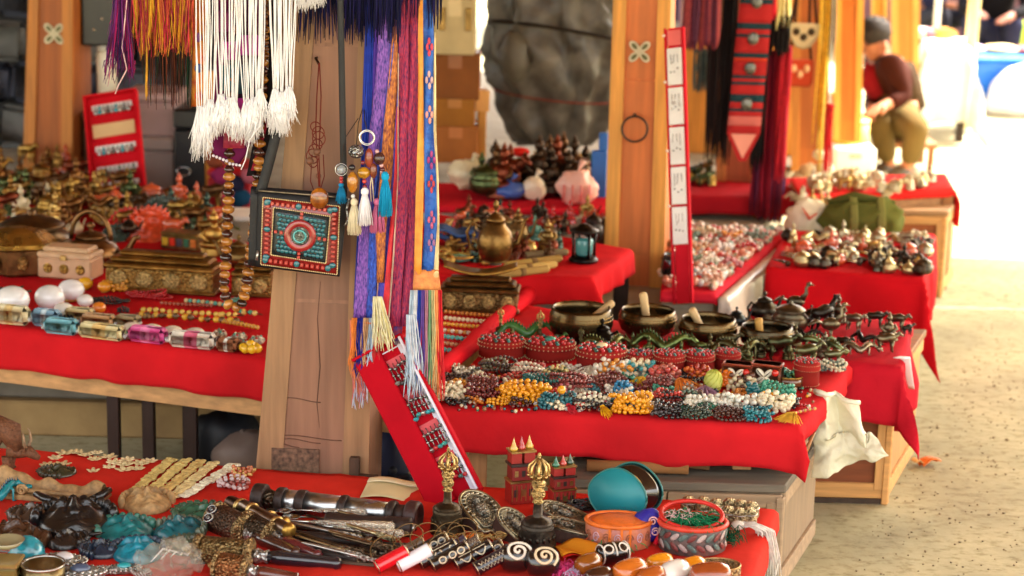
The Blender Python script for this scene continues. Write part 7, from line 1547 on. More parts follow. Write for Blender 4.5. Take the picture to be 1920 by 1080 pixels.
# tall jewellery strip
tl_, tr_, br_, bl_ = V(1250, 52, 5.62), V(1278, 52, 5.60), V(1296, 568, 5.36), V(1266, 570, 5.38)
o = bl_; 
def jstrip():
 th = thing('jewellery_strip', 'tall red felt jewellery strip with white cards leaning by the post', 'jewellery display', (bl_+br_)/2)
 ex = Vector((.9, -.43, 0)); ey = ((tl_+tr_)/2-(bl_+br_)/2); H_ = ey.length; ey.normalize(); n = ex.cross(ey).normalized(); ex = ey.cross(n); M = Matrix((ex, ey, n)).transposed().to_4x4(); W = .040
 part('backing', MB().add(box(W, H_, .010, (0, H_/2, -.006), .001), M), mat('cloth', (206, 30, 44)), th, smooth=False)
 for s in (-1, 1): part('side_rim', MB().add(box(.006, H_, .016, (s*(W/2+.0075), H_/2, -.002), .001), M), mat('cloth', (196, 24, 40)), th, smooth=False)
 part('top_tab', MB().add(box(W, .045, .004, (0, H_-.03, .004), .001), M), mat('cloth', (226, 110, 104)), th, smooth=False)
 y = H_-.06; i = 0
 while y > .22*H_:
  part('card', MB().add(box(W*1.08, .108, .010, (0, y-.055, .004+rnd(0, .002)), .001), M @ T(0, 0, 0)), mat('paper', (236, 232, 226)), th, smooth=False)
  mb = MB()
  for j in range(3): mb.add(tube([(-W*.26+.26*W*j, y-.02, .010), (-W*.26+.26*W*j+rnd(-.003, .003), y-.04-rnd(0, .02), .011)], .0012, 5)); mb.add(sph(.0034, (-W*.26+.26*W*j, y-.055-rnd(0, .02), .011), 6, 4))
  part('earrings', mb.warp(lambda p: M @ p), MET((206, 202, 196), rough=.25), th)
  y -= .116; i += 1
 for q in (.1, .35, .55, .8, .97): part('pin', MB().add(sph(.005, (-W/2-.006, H_*q, .02), 8, 6), M), mat('bead', (236, 210, 190)), th)
jstrip()
th = thing('white_tape', 'crumpled white plastic edge at the foot of the jewellery strip', 'plastic wrap', G(1330, 522, .37)); part('sheet', MB().add(tube([(-.13, .10, .01), (-.05, .02, .02), (0, -.03, .012), (.05, -.03, .025)], [.008, .016, .020, .010], 8, .5).__class__ and tube([(-.13, .10, .01), (-.05, .02, .02), (0, -.03, .012), (.05, -.03, .025)], [.008, .016, .020, .010], 8, .5)), mat('plastic', (238, 236, 230)), th)
part('hanging_end', MB().add(slab(lambda u, v: (.01+(u-.5)*.05, -.055-.015*v, .005-.13*v), 5, 10, (0, .002, 0))), mat('plastic', (240, 238, 234)), th)
# beads on the low bench
lcs = {}
for i in range(900):
 u, v = rnd(0, 1), rnd(0, 1); P = bil(q3b, .05+.9*u, .05+.9*v); c = random.choice([(232, 206, 170), (226, 180, 150), (214, 150, 120), (190, 60, 50), (236, 224, 200), (120, 140, 110), (206, 130, 100), SILV]) if v < .62 else random.choice([(120, 150, 130), (206, 180, 160), (190, 70, 60), (150, 140, 120), (226, 200, 180)])
 lcs.setdefault(c, MB()).add(sph(rnd(.006, .013), (P.x, P.y, .368+rnd(0, .014)), 6, 4))
for c, mb in lcs.items(): solo('loose_beads', None, None, mb, mat('bead', c), kind='stuff')
for i in range(16):
 u, v = .1+.8*(i % 4)/3.2, .12+.22*(i//4)+rnd(-.03, .03); P = bil(q3b, u, v); P.z = .372
 mala(P, .085, ('cream', 'coral', 'silver', 'peach', 'rust', 'sage', 'ivory', 'rose', 'bronze', 'tan', 'white', 'red', 'pewter', 'sand', 'amber', 'grey green')[i]+' bead coil on the low bench behind the jewellery strip', ((232, 214, 180), (200, 70, 56), SILV, (226, 176, 146), (150, 70, 46), (130, 150, 120), (236, 226, 204), (196, 110, 110), (130, 100, 60), (190, 150, 110), (238, 234, 226), (190, 36, 36), (130, 130, 126), (214, 190, 150), (214, 140, 50), (110, 126, 110))[i], br=.007, loops=3)
drape('white_sheet', 'creased grey white sheet hanging down the side of the bead bench', [q3b[1]+Vector((.012, -.02, 0)), q3b[1]+Vector((.035, -.02, 0)), q3b[2]+Vector((.035, 0, 0)), q3b[2]+Vector((.012, 0, 0))], .352, front=.12, right=.20, color=(206, 196, 182), kind='plastic', amp=.018, seed=21, res=.016)
bpy.data.objects['white_sheet']['category'] = 'sheet'
th = thing('black_pot', 'small black pot half hidden behind the jewellery strip', 'pot', G(1262, 522, .37)); part('body', MB().add(lathe([(.03, 0), (.04, .02), (.035, .06), (.03, .07)], 16)), mat('lacq', (24, 24, 24)), th); part('rim', MB().add(torus(.031, .004, 16, 5, (0, 0, .07))), mat('lacq', (40, 40, 40)), th)
# table 2: dark bronze animals
DK = [(70, 64, 54), (96, 86, 68), (52, 48, 44), (120, 108, 84), (140, 130, 108)]
for i, (x, y, L, knd, lab) in enumerate(((1432, 598, 96, 'teapot', 'dark bronze teapot with a long spout at the left of the bronze table'), (1490, 596, 80, 'bird', 'tall slender bronze crane with a raised head'), (1540, 622, 90, 'beast', 'dark bronze deer with a long neck before the deep red cloth'), (1556, 640, 86, 'bird', 'dark bronze peacock standing at the middle of the bronze table'), (1600, 622, 60, 'beast', 'small bronze horse in the rear row'), (1640, 616, 56, 'beast', 'small bronze ox in the rear row'), (1680, 622, 60, 'beast', 'bronze lion at the right end of the rear row'), (1620, 648, 70, 'dragon', 'long dark bronze dragon lying across the middle'), (1660, 662, 66, 'beast', 'squat bronze frog-like beast at the front right'), (1610, 668, 80, 'dragon', 'greenish bronze dragon at the front edge'), (1580, 660, 50, 'beast', 'little dark beast at the front edge'), (1480, 622, 70, 'pot', 'dark lidded pot beside the crane'), (1510, 640, 70, 'dragon', 'dark silver dragon with curled tail'), (1665, 640, 50, 'statue', 'small dark seated figure near the white strip'), (1460, 640, 60, 'beast', 'dark bronze lion behind the rightmost bowl'), (1520, 605, 60, 'teapot', 'small silver teapot in the rear row'), (1570, 606, 50, 'statue', 'small silver stupa in the rear row'), (1700, 632, 40, 'beast', 'tiny bronze beast at the right corner'), (1450, 612, 60, 'dragon', 'dull silver dragon behind the dark pot'), (1545, 670, 44, 'statue', 'small bronze seated figure at the front edge'))):
 P = s1(x, y); kx = K(P); c = DK[i % 5]; r_ = rnd(-.8, .8)
 {'teapot': lambda: teapot(P, L*kx*.8, lab, c, r_), 'bird': lambda: bird(P, L*kx*.85, lab, c, r_*.4), 'beast': lambda: beast(P, L*kx*.8, lab, c, r_, neck=.9 if 'deer' in lab else .4), 'dragon': lambda: dragon(P, L*kx*.9, lab, c, r_), 'pot': lambda: pot(P, L*kx, L*kx*.8, lab, c), 'statue': lambda: statue(P, L*kx*1.1, lab, c, r_)}[knd]()
# table 3: silver trinkets
DS = [(96, 90, 78), (150, 140, 110), (190, 180, 150), (60, 54, 46), (206, 190, 140)]
def blade_row(x, y, a, L, c, lab, grp=None):
 P = s1(x, y); kx = K(P); th = thing('metal_knife', lab, 'knife', P, a, grp); part('blade', MB().add(tube([(-L*.5*kx, 0, 6*kx), (0, 0, 8*kx), (L*.35*kx, 0, 7*kx)], [2*kx, 5*kx, 4*kx], 8, .6)), MET(c, rough=.25), th); part('hilt', MB().add(tube([(L*.351*kx, 0, 7*kx), (L*.5*kx, 0, 7*kx)], [5*kx, 6*kx], 8)), MET((70, 56, 44)), th)
for i in range(24): blade_row(1462+i*11+rnd(-6, 6), 500-(i % 4)*8+rnd(-3, 3), -.9+rnd(-.3, .3), 46, DS[i % 5], 'slanted metal blade in the front rows of the silver trinket table', 'metal blades on the silver trinket table')
HC += [(96, 90, 78), (190, 180, 150), (206, 190, 140), (60, 54, 46)]; HN += ['grey pewter', 'pale silver', 'champagne', 'dark iron']
heap(1475, 448, 1735, 505, 74, 26, 40, 'on the table of silver trinkets', 'silver trinket table pieces', cols=[12, 13, 14, 15, 13, 8, 9, 5, 0, 14], kinds=(0, 1, 2, 4, 5, 7, 7, 7))
heap(1640, 500, 1735, 518, 12, 28, 40, 'along the front right edge of the silver table', 'silver table front edge', cols=[15, 12, 9, 14])
# olive bag
P = s1(1625, 438); kx = K(P); th = thing('olive_bag', 'olive green canvas bag with straps behind the silver trinkets', 'bag', P+Vector((0, .12, -.05)))
mb = MB().add(sph((80*kx, 46*kx, 46*kx), (0, 0, 40*kx), 34, 20)); mb.warp(lambda p: Vector((math.copysign(abs(p.x/(80*kx))**.75*80*kx, p.x), p.y, max(.001, p.z)))+Vector((N3(p, 22, 1), N3(p, 22, 2), N3(p, 22, 3)*.8))*16*kx); part('bag_body', mb, mat('cloth', (96, 98, 44)), th)
for x in (-22, 30): part('strap', MB().add(slab(lambda u, v: (x*kx+(u-.5)*15*kx, -50*kx*math.sin(.35+v*2.0)-6*kx, 88*kx-84*kx*v), 3, 12, (0, 2*kx, 0))), mat('cloth', (122, 120, 64)), th)
part('zip_flap', MB().add(tube([(-66*kx, -8*kx, 74*kx), (-20*kx, -16*kx, 88*kx), (60*kx, -10*kx, 76*kx)], [5*kx, 9*kx, 5*kx], 8)), mat('cloth', (84, 86, 40)), th)
th = thing('white_sack', 'white printed sack left of the olive bag', 'sack', s1(1520, 432)+Vector((0, .10, -.06))); part('sack_body', blob((38*kx, 26*kx, 46*kx), 5, .55, 16, 26, 18, (0, 0, 40*kx)), mat('plastic', (214, 202, 174), rough=.7, bump=.6), th)
part('red_print', MB().add(tube([(-14*kx, -31*kx, 70*kx), (0, -33*kx, 50*kx), (14*kx, -31*kx, 60*kx)], [3*kx, 8*kx, 3*kx], 8, .4)), mat('paper', (196, 80, 56)), th)
# cabinet below the far table
cabinet('pale timber cabinet under the far sunny table right of the olive bag', 1.28, 1.60, 6.98, 7.25, .33, (190, 140, 84), (170, 130, 90), (150, 84, 44))
# far table of cream goods
heap(1520, 340, 1770, 362, 44, 20, 34, 'on the far sunny table', 'cream pieces on the far table', cols=[10, 4, 13, 10, 14, 10])
# goods past the third post: bright clutter around the hanging beads
for i, (x0, y0, x1, y1, c, n) in enumerate(((1566, 182, 1632, 236, (226, 176, 60), 'upper yellow tub of the stack beside the vendor'), (1562, 232, 1645, 284, (232, 186, 70), 'lower yellow tub of the stack beside the vendor'))):
 a, b = V(x0, y1, 9.1), V(x1, y0, 9.1); th = thing('yellow_tub', n, 'tub', ((a.x+b.x)/2, 9.3, a.z)); R = (b.x-a.x)/2; H_ = b.z-a.z
 part('wall', MB().add(lathe([(R*.92, 0), (R*.98, H_*.1), (R, H_*.84), (R*.9, H_*.84)], 26)), mat('plastic', c, rough=.45), th); part('lid', MB().add(lathe([(R*1.03, H_*.845), (R*1.03, H_*.93), (R*.9, H_*.97), (0, H_*.97)], 26)), mat('plastic', tuple(min(255, v+12) for v in c), rough=.45), th)
a, b = V(1566, 332, 9.05), V(1648, 280, 9.05); th = thing('white_crate', 'glaring white crate under the yellow tubs', 'crate', ((a.x+b.x)/2, 9.3, a.z)); W = b.x-a.x; H_ = b.z-a.z-.004
part('body', MB().add(box(W, .4, H_, (0, 0, H_/2), .01)), mat('plastic', (240, 238, 228)), th, smooth=False); part('handle_slot', MB().add(box(W*.3, .008, H_*.15, (0, -.202, H_*.7), .003)), mat('plastic', (180, 170, 150)), th, smooth=False)
th = thing('low_platform', 'low timber platform carrying the white crate', 'platform', ((a.x+b.x)/2, 9.3, 0)); part('deck', MB().add(box(W*1.2, .6, .03, (0, 0, a.z-.016), .004)), mat('rawwood', (180, 130, 80)), th, smooth=False)
for sx in (-1, 1): part('bearer', MB().add(box(.04, .5, max(.05, a.z-.032), (sx*W*.5, 0, max(.05, a.z-.032)/2))), mat('rawwood', (150, 104, 64)), th, smooth=False)
for i, (x, y, r_, c, lab) in enumerate(((1536, 290, 13, (240, 232, 206), 'white bundle at the foot of the yellow bead strings'), (1548, 318, 18, (238, 226, 196), 'cream bundle at the foot of the yellow bead strings'), (1515, 318, 16, (220, 196, 150), 'tan bundle below the orange pouch'), (1498, 335, 16, (206, 190, 150), 'buff bundle beside the crimson scarves'), (1575, 345, 14, (226, 180, 140), 'peach bundle below the white crate'), (1530, 345, 18, (230, 216, 176), 'pale bundle on the goods beyond the bench'))):
 P = V(x, y, 7.7); solo('cloth_bundle', lab, 'bundle', blob((r_*K(P), r_*K(P), r_*K(P)*.8), i, .3, 30, 14, 10), mat('cloth', c), P)
heap(1490, 372, 1560, 392, 12, 20, 30, 'in the pale clutter beyond the bead bench', 'pale clutter beyond the bench', cols=[10, 4, 14], zsurf=.36)
heap(1290, 330, 1345, 352, 12, 24, 34, 'in the green gold clutter between the two middle posts', 'green gold clutter', cols=[2, 6, 11, 0], zsurf=.36)
tb = [G(1262, 365, .36), G(1560, 372, .36), G(1560, 335, .36), G(1262, 325, .36)]; table('back shelf of pale clutter beyond the bead bench', tb, .36, legs=True, apron=.03, zf=.27); drape('tablecloth', 'dark red cloth on the back shelf behind the bead bench', tb, .358, front=.07, right=.02, color=(170, 26, 36), seed=31)
# hangings at the third post
def strap_belt(label, cx, y0, y1, wpx, Y, bands, point=None, slant=0, fringe=None):
 a = V(cx, y1, Y); b = V(cx, y0, Y); k = K(a); th = thing('woven_belt', label, 'belt', a); H_ = b.z-a.z; W = wpx*k; sl = slant*k
 for (t0, t1, c, kind) in bands:
  part('woven_band', MB().add(slab(lambda u, v: ((u-.5)*W+sl*(t0+(t1-t0)*v), -.004*math.sin((t0+(t1-t0)*v)*9), H_*(t0+(t1-t0)*v)), 4, 3, (0, .004, 0))), mat(kind, c, bump=.4), th)
 return th, W, H_, k
bands = []; t = 0.0
RB = (176, 44, 44); TB = (36, 60, 66); DRB = (150, 34, 40)
seq = [(.05, RB), (.06, (206, 110, 100)), (.03, RB), (.02, TB), (.04, RB), (.05, TB), (.06, RB), (.02, TB), (.02, RB), (.02, TB), (.09, RB), (.02, (200, 60, 40)), (.03, TB), (.10, RB), (.02, TB), (.03, RB), (.04, TB), (.12, RB), (.03, TB), (.04, RB), (.15, (30, 66, 70))]
tot = sum(s for s, _ in seq)
for s_, c in seq: bands.append((t/tot, (t+s_)/tot, c, 'cloth')); t += s_
th, W, H_, k = strap_belt('long red and teal banded woven belt with silver bosses and a pale triangle tip', 1394, -60, 250, 62, 6.75, bands, slant=14)
part('pointed_tip', MB().add(prism([(-W*.5, 0), (W*.5, 0), (W*.12, -.10), (-W*.12, -.10)], -.002, .002), Rx(math.pi/2)), mat('cloth', RB), th, smooth=False); part('triangle_patch', MB().add(prism([(-W*.38, -.002), (W*.38, -.002), (0, -.09)], -.004, .004), T(0, -.002, 0) @ Rx(math.pi/2)), mat('cloth', (226, 150, 130)), th, smooth=False)
for t in (.18, .40, .58, .80): part('silver_boss', MB().add(sph((W*.17, .006, W*.2), (14*k*t, -.006, H_*t), 12, 8)), MET((110, 110, 104)), th)
def fringe_hang(name, label, cat, cx, y0, y1, wpx, Y, c, n=60, r=.0028, ragged=.12, spread=1.0, slant=0, cols=None, depth=.03, group=None, wave=.3):
 """bundle of cords hanging straight down from y0 to y1"""
 b = V(cx, y0, Y); a = V(cx, y1, Y); k = K(a); H_ = b.z-a.z; W = wpx*k; th = thing(name, label, cat, b, 0, group); mbs = {}
 for i in range(n):
  x = rnd(-.5, .5)*W; L = H_*rnd(1-ragged, 1.0); y = rnd(-.5, .5)*depth; p = rnd(0, 6)
  pts = [(x*(1+(spread-1)*t)+slant*k*t+wave*r*3*math.sin(p+t*5), y+wave*r*2*math.cos(p+t*4), -L*t) for t in [j/8 for j in range(9)]]
  mbs.setdefault(random.choice(cols) if cols else c, MB()).add(tube(pts, [r]*8+[r*.4], 4))
 for cc, mb in mbs.items(): part('cords', mb, mat('thread', cc), th)
 part('binding', MB().add(tube([(-W*.5, 0, 0), (0, -.002, .003), (W*.5, 0, 0)], max(r*2.2, .006), 8)), mat('thread', c), th); return th
fringe_hang('black_fringe', 'black yak hair fringe hanging left of the banded belt', 'fringe', 1362, -60, 318, 48, 6.82, (26, 20, 20), n=90, ragged=.25, cols=[(26, 20, 20), (40, 24, 22)])
fringe_hang('black_fringe', 'short black yak hair tuft right of the banded belt', 'fringe', 1450, 30, 108, 64, 6.85, (28, 20, 18), n=80, ragged=.35)
fringe_hang('black_fringe', 'long thin black fringe between the banded belt and the crimson scarves', 'fringe', 1430, 60, 330, 26, 6.9, (30, 22, 22), n=40, ragged=.3)
CRS = [(120, 20, 40), (150, 24, 44), (96, 22, 50), (70, 20, 50), (170, 34, 50), (110, 40, 60)]
fringe_hang('crimson_scarf', 'crimson and plum striped scarves hanging beside the third post', 'scarf', 1452, 100, 415, 56, 6.95, CRS[0], n=80, cols=CRS, ragged=.12, r=.004)
fringe_hang('crimson_scarf', 'narrow bright crimson scarf at the right of the plum ones', 'scarf', 1474, 90, 345, 20, 6.9, (170, 24, 44), n=26, cols=[(176, 26, 46), (200, 40, 50)], r=.004)
fringe_hang('striped_sash', 'striped blue, brown and red sash ends below the plum scarves', 'scarf', 1440, 330, 418, 60, 7.05, (60, 40, 90), n=36, cols=[(60, 50, 110), (150, 30, 40), (170, 110, 50), (40, 30, 40)], r=.0045, ragged=.03)
fringe_hang('maroon_shawl', 'folded rose and maroon striped shawl at the top behind the jewellery strip', 'shawl', 1320, -60, 96, 66, 6.7, (130, 50, 56), n=50, cols=[(130, 50, 56), (150, 64, 66), (110, 44, 60), (96, 50, 70)], r=.006, ragged=.08, wave=.1)
fringe_hang('red_scarf', 'glossy red and cream scarf end at the top right of the banded belt', 'scarf', 1450, -60, 42, 22, 6.8, (206, 26, 44), n=20, cols=[(206, 26, 44), (220, 50, 60)], r=.005)
fringe_hang('cream_scarf', 'cream yellow scarf end hanging beside the red one', 'scarf', 1474, -60, 60, 22, 6.85, (236, 220, 140), n=18, cols=[(236, 220, 140), (240, 230, 180)], r=.005)
fringe_hang('grey_tassel', 'grey green tassel bunch between the two middle posts', 'tassel', 1322, 96, 178, 44, 7.0, (84, 96, 90), n=50, cols=[(84, 96, 90), (110, 110, 100), (60, 74, 76)], r=.003, ragged=.4)
fringe_hang('yellow_bead_string', 'yellow bead strings hanging in front of the far posts', 'bead string', 1552, -60, 330, 22, 7.6, (226, 180, 60), n=10, cols=[(230, 186, 60), (236, 206, 90)], r=.004, ragged=.3)
fringe_hang('red_ribbon', 'red ribbon at the lower end of the yellow bead strings', 'ribbon', 1556, 200, 330, 14, 7.55, (206, 40, 40), n=8, cols=[(206, 40, 40), (190, 30, 34)], r=.005)
fringe_hang('shell_string', 'string of pale shells hanging beside the yellow beads', 'string', 1568, -60, 120, 10, 7.6, (180, 170, 140), n=5, cols=[(180, 170, 140), (150, 140, 120)], r=.004)
def purse(label, x, yt, yb_, wpx, Y, c, c2, shape='half'):
 P = V(x, yt, Y); k = K(P); w = wpx*k; h = (P-V(x, yb_, Y)).z; th = thing('hanging_purse', label, 'purse', P)
 if shape == 'half': pl = [(-w/2, 0), (-w*.48, -h*.45), (-w*.25, -h*.9), (0, -h), (w*.25, -h*.9), (w*.48, -h*.45), (w/2, 0)]
 else: pl = [(-w/2, 0), (-w/2, -h*.85), (-w*.4, -h), (w*.4, -h), (w/2, -h*.85), (w/2, 0)]
 part('pouch_body', MB().add(prism(pl, -.02, .02), Rx(math.pi/2)), mat('cloth', c), th, smooth=False)
 for i in range(3): part('appliqué'.replace('é', 'e'), MB().add(sph((w*.13, .006, h*.16), ((-.26+.26*i)*w, -.021, -h*(.32+.22*(i == 1))), 10, 6)), mat('cloth', c2), th)
 part('border', MB().add(tube([(a_, -.021, b_) for a_, b_ in pl], w*.035, 6)), mat('cloth', tuple(int(v*.8) for v in c)), th)
 for s in (-1, 1): part('strap', MB().add(tube([(s*w*.45, 0, 0), (s*w*.3, .0, h*1.2), (s*w*.12, 0, .75)], .006, 6)), mat('cloth', (60, 36, 26)), th)
purse('cream half-moon purse with dark patches hanging on the orange post', 1507, 44, 90, 54, 7.6, (206, 194, 150), (70, 60, 44)); purse('orange red pouch with three cream patches below the half-moon purse', 1500, 112, 160, 46, 7.62, (190, 76, 46), (226, 190, 140), 'sq')
a, b = V(1270, -62, 6.72), V(1600, -62, 7.66); th = thing('hanging_rail', 'wooden rail above the picture that carries the woven belts and crimson scarves', 'rail', a); part('rail', MB().add(tube([(0, 0, 0), (b-a)/2, b-a], .012, 8)), mat('wood', (150, 100, 60)), th)
for t in (.25, .75): P = (b-a)*t; part('hanger_rod', MB().add(tube([P, P+Vector((0, 0, 2.58-a.z))], .006, 6)), mat('metal', (90, 80, 70)), th)
# ================================================================ HANGING IN FRONT, ROUND THE MAIN POST
YH = 3.93
rail = MB().add(tube([V(120, -330, 3.94), V(560, -335, 3.94), V(900, -340, 3.94)], .012, 8)); a0 = V(120, -330, 3.94)
rth = thing('hanging_rail', 'wooden rail above the picture from which scarves and cords hang', 'rail', a0); part('rail', rail.warp(lambda p: p-a0), mat('wood', (150, 100, 60)), rth)
def cords(name, label, cat, cols, y0, y1, xl0, xr0, xl1, xr1, n, r, Y=YH, ragged=.1, wave=1.0, puff=None, seg=10, depth=.02, fuzz=0, kind='thread'):
 """cords from (xl0..xr0, y0) to (xl1..xr1, y1) in the plane at depth Y"""
 o = V((xl0+xr0)/2, y0, Y); th = thing(name, label, cat, o); mbs = {}
 for i in range(n):
  u = (i+rnd(0, 1))/n; e = 1-rnd(0, ragged)*(1 if random.random() < .8 else 1.6); dy = rnd(-.5, .5)*depth; ph = rnd(0, 6); am = wave*rnd(.3, 1)
  pts = []
  for j in range(seg+1):
   t = j/seg*e; pf = 1
   xl, xr = xl0+(xl1-xl0)*t, xr0+(xr1-xr0)*t
   if puff: pf = puff(t)
   x = (xl+xr)/2+(u-.5)*(xr-xl)*pf + am*math.sin(t*7+ph)*t
   p = V(x, y0+(y1-y0)*t, Y+dy*(.4+.6*t)); pts.append(p-o)
  c = cols[min(len(cols)-1, int(u*len(cols)))] if kind == 'bands' else random.choice(cols)
  m_ = mbs.setdefault(tuple(c), MB()); m_.add(tube(pts, [r]*seg+[r*.5], 4))
  for q in range(fuzz):
   p = pts[-1]+Vector((0, 0, rnd(0, .03))); m_.add(tube([p, p+Vector((rnd(-.006, .006), rnd(-.005, .003), rnd(-.02, -.008)))], [r*.5, r*.3], 3))
 for c, mb in mbs.items(): part('cords', mb, mat('thread', c), th)
 return th, o
MG = [(150, 30, 90), (110, 40, 110), (90, 30, 70), (190, 40, 110), (60, 30, 80)]
th, o = cords('silk_tassel', 'magenta and purple silk tassel hanging at the far left of the scarves', 'tassel', MG, -330, 150, 214, 250, 200, 246, 190, .0011, ragged=.2, wave=6, puff=lambda t: .6+.7*max(0, (t-.72)/.28), depth=.05, fuzz=2)
part('twisted_cord', MB().add(tube([V(x, y, 3.91)-o for x, y in ((238, -200), (238, 0), (229, 90), (238, 130), (222, 160), (216, 176))], .0014, 6)), mat('thread', (206, 170, 170)), th)
cords('silk_fringe', 'orange, yellow and red silk fringe second from the left', 'fringe', [(206, 140, 36), (196, 90, 50), (190, 50, 70), (214, 160, 50), (150, 40, 60), (200, 110, 60)], -330, 108, 246, 372, 250, 366, 360, .0010, ragged=.2, depth=.06, wave=9, fuzz=1, seg=16)
cords('silk_fringe', 'dark brown and green fringe hanging behind the orange one', 'fringe', [(60, 34, 30), (40, 30, 26), (120, 60, 40), (30, 60, 40), (90, 50, 40)], -330, 208, 262, 350, 268, 356, 150, .0010, Y=3.985, ragged=.22, depth=.03, wave=2.5)
cords('green_fringe', 'dark green fringe hanging behind the golden brocade', 'fringe', [(20, 70, 56), (24, 50, 40)], -330, 200, 345, 366, 350, 364, 26, .0012, Y=3.99, ragged=.12)
cords('gold_thread', 'single golden thread below the orange fringe', 'thread', [(206, 150, 50)], 60, 190, 274, 276, 274, 276, 3, .0011, ragged=.1, wave=2)
# flat hangings as cloth strips
def strip(th, o, rows, Y, material, name='strip', wav=.004, nu=4, nv=24, th_=.0022, depth=.0, ph=0, label=None):
 ys = [r[0] for r in rows]
 def it(v, i):
  y = ys[0]+(ys[-1]-ys[0])*v
  for a, b in zip(rows, rows[1:]):
   if y <= b[0]+1e-6:
    t = (y-a[0])/(b[0]-a[0]); return a[i]+(b[i]-a[i])*t
  return rows[-1][i]
 def fn(u, v):
  xl, xr = it(v, 1), it(v, 2); y = ys[0]+(ys[-1]-ys[0])*v
  return tuple(V(xl+(xr-xl)*u, y, Y+wav*math.sin(u*5+v*14+ph)+depth*v)-o)
 return part(name, MB().add(slab(fn, nu, nv, (0, th_, 0))), material, th, label=label)
o = V(380, -200, 3.97); th = thing('gold_brocade', 'golden orange brocade strip left of the white cords', 'brocade', o)
strip(th, o, [(-330, 362, 386), (0, 362, 388), (200, 357, 384)], 3.97, mat('brocade', (226, 150, 40), (190, 80, 30), vs=40), 'brocade')
strip(th, o, [(-330, 359, 363), (0, 359, 363), (203, 354, 358)], 3.965, mat('silk', (60, 40, 30)), 'edge', nu=2)
for i, y in enumerate((70, 128, 180)): part('motif', MB().add(sph((.008, .003, .010), tuple(V(372, y, 3.964)-o), 8, 6)), mat('silk', ((150, 90, 160), (60, 80, 140), (200, 60, 40))[i]), th)
# embroidered pouch behind the white cords
o = V(450, 100, 3.96); th = thing('embroidered_pouch', 'magenta and teal embroidered pouch hanging behind the white cords', 'pouch', o)
strip(th, o, [(-330, 398, 470), (0, 400, 500), (90, 402, 502), (215, 400, 490), (290, 398, 462), (312, 425, 446)], 3.965, mat('cloth', (96, 26, 66)), 'pouch_body', nu=8)
strip(th, o, [(-330, 430, 470), (0, 440, 478), (200, 450, 480)], 3.955, mat('cloth', (60, 30, 50)), 'panel', nu=3)
for (x0, y0, x1, y1, c) in ((415, 78, 445, 112, (190, 40, 150)), (446, 66, 492, 104, (170, 50, 140)), (412, 122, 440, 170, (30, 84, 96)), (442, 122, 482, 176, (34, 70, 84)), (410, 182, 440, 216, (196, 50, 160)), (442, 184, 476, 220, (190, 44, 140)), (420, 240, 462, 278, (150, 34, 60)), (404, 20, 440, 60, (120, 30, 90))):
 strip(th, o, [(y0, x0, x1), (y1, x0-2, x1-4)], 3.951, mat('brocade', c, var=.4), 'applique', nu=3, nv=3)
for i in range(9): part('edge_bead', MB().add(sph(.0035, tuple(V(400+6.2*i, 292+2.4*i if i < 5 else 302+1.0*i, 3.952)-o), 6, 4)), mat('bead', (220, 210, 220)), th)
strip(th, o, [(0, 498, 522), (120, 505, 528), (240, 480, 520), (330, 462, 500)], 3.972, mat('cloth', (30, 24, 26)), 'dark_strap', nu=3)
strip(th, o, [(220, 500, 506), (320, 470, 478)], 3.962, mat('cloth', (130, 30, 44)), 'red_piping', nu=2)
for i in range(11): part('brown_bead', MB().add(sph(.0058, tuple(V(497+.3*i, -20+12.5*i, 3.945)-o), 8, 6)), mat('amber', (120, 70, 30)), th)
# white knotted cords
WC = (236, 234, 236)
def white_bundle(label, cols, Y=3.9):
 """cols: (x_top, x_bot, y_knot, y_end, n strings, width)"""
 o = V(cols[0][0], -100, Y); th = thing('white_tassel_bunch', label, 'tassels', o); ms, mt = MB(), MB()
 for (xt, xb, yk, ye, n, wd) in cols:
  n += 2
  for i in range(n):
   f = (i-(n-1)/2)/max(1, n-1)+rnd(-.06, .06); am = rnd(1, 4.5); ph = rnd(0, 6)
   pts = [V(xt+f*wd+(xb-xt)*t+am*math.sin(t*6+ph)*t-f*wd*.55*max(0, (t-.75)/.25), -330+(yk+330)*t, Y+rnd(-.004, .004)) - o for t in [j/12 for j in range(13)]]
   ms.add(tube(pts, .0012, 6))
  L = ye-yk
  for i in range(int(26+n*16)):
   a = rnd(-1, 1); s = rnd(.55, 1); y0 = yk-rnd(0, 14)
   pts = [V(xb+a*wd*.25, y0, Y+rnd(-.008, .006))-o, V(xb+a*wd*.5+rnd(-6, 6), y0+L*s*.5, Y+rnd(-.012, .004))-o, V(xb+a*wd*.62+rnd(-9, 9), y0+L*s, Y+rnd(-.014, .006))-o]
   mt.add(tube(pts, [.0012, .0011, .0004], 4))
 part('cords', ms, mat('thread', WC, var=.06), th); part('tassel_ends', mt, mat('thread', (238, 236, 238), var=.06), th); return th, o
th, o = white_bundle('large bunch of white knotted cords hanging over the embroidered pouch', [(380, 378, 212, 308, 5, 30), (398, 394, 200, 272, 4, 22), (428, 432, 196, 258, 5, 26), (447, 440, 205, 270, 4, 20), (460, 464, 200, 278, 5, 26), (478, 477, 196, 262, 4, 20), (492, 488, 180, 236, 4, 16), (412, 414, 190, 262, 3, 18)])
part('long_thread', MB().add(tube([V(x, y, 3.885)-o for x, y in ((492, 150), (488, 235), (468, 262), (460, 300), (452, 318))], .0012, 5)), mat('thread', WC), th)
white_bundle('second bunch of white knotted cords over the left edge of the post', [(510, 516, 180, 250, 4, 20), (520, 522, 186, 262, 4, 18), (536, 530, 186, 258, 4, 18), (552, 542, 176, 238, 5, 20)])
white_bundle('short white tassel at the top of the post', [(570, 570, -40, 30, 4, 22), (590, 594, -46, 24, 4, 22), (605, 602, -52, 12, 3, 12)], Y=3.92)
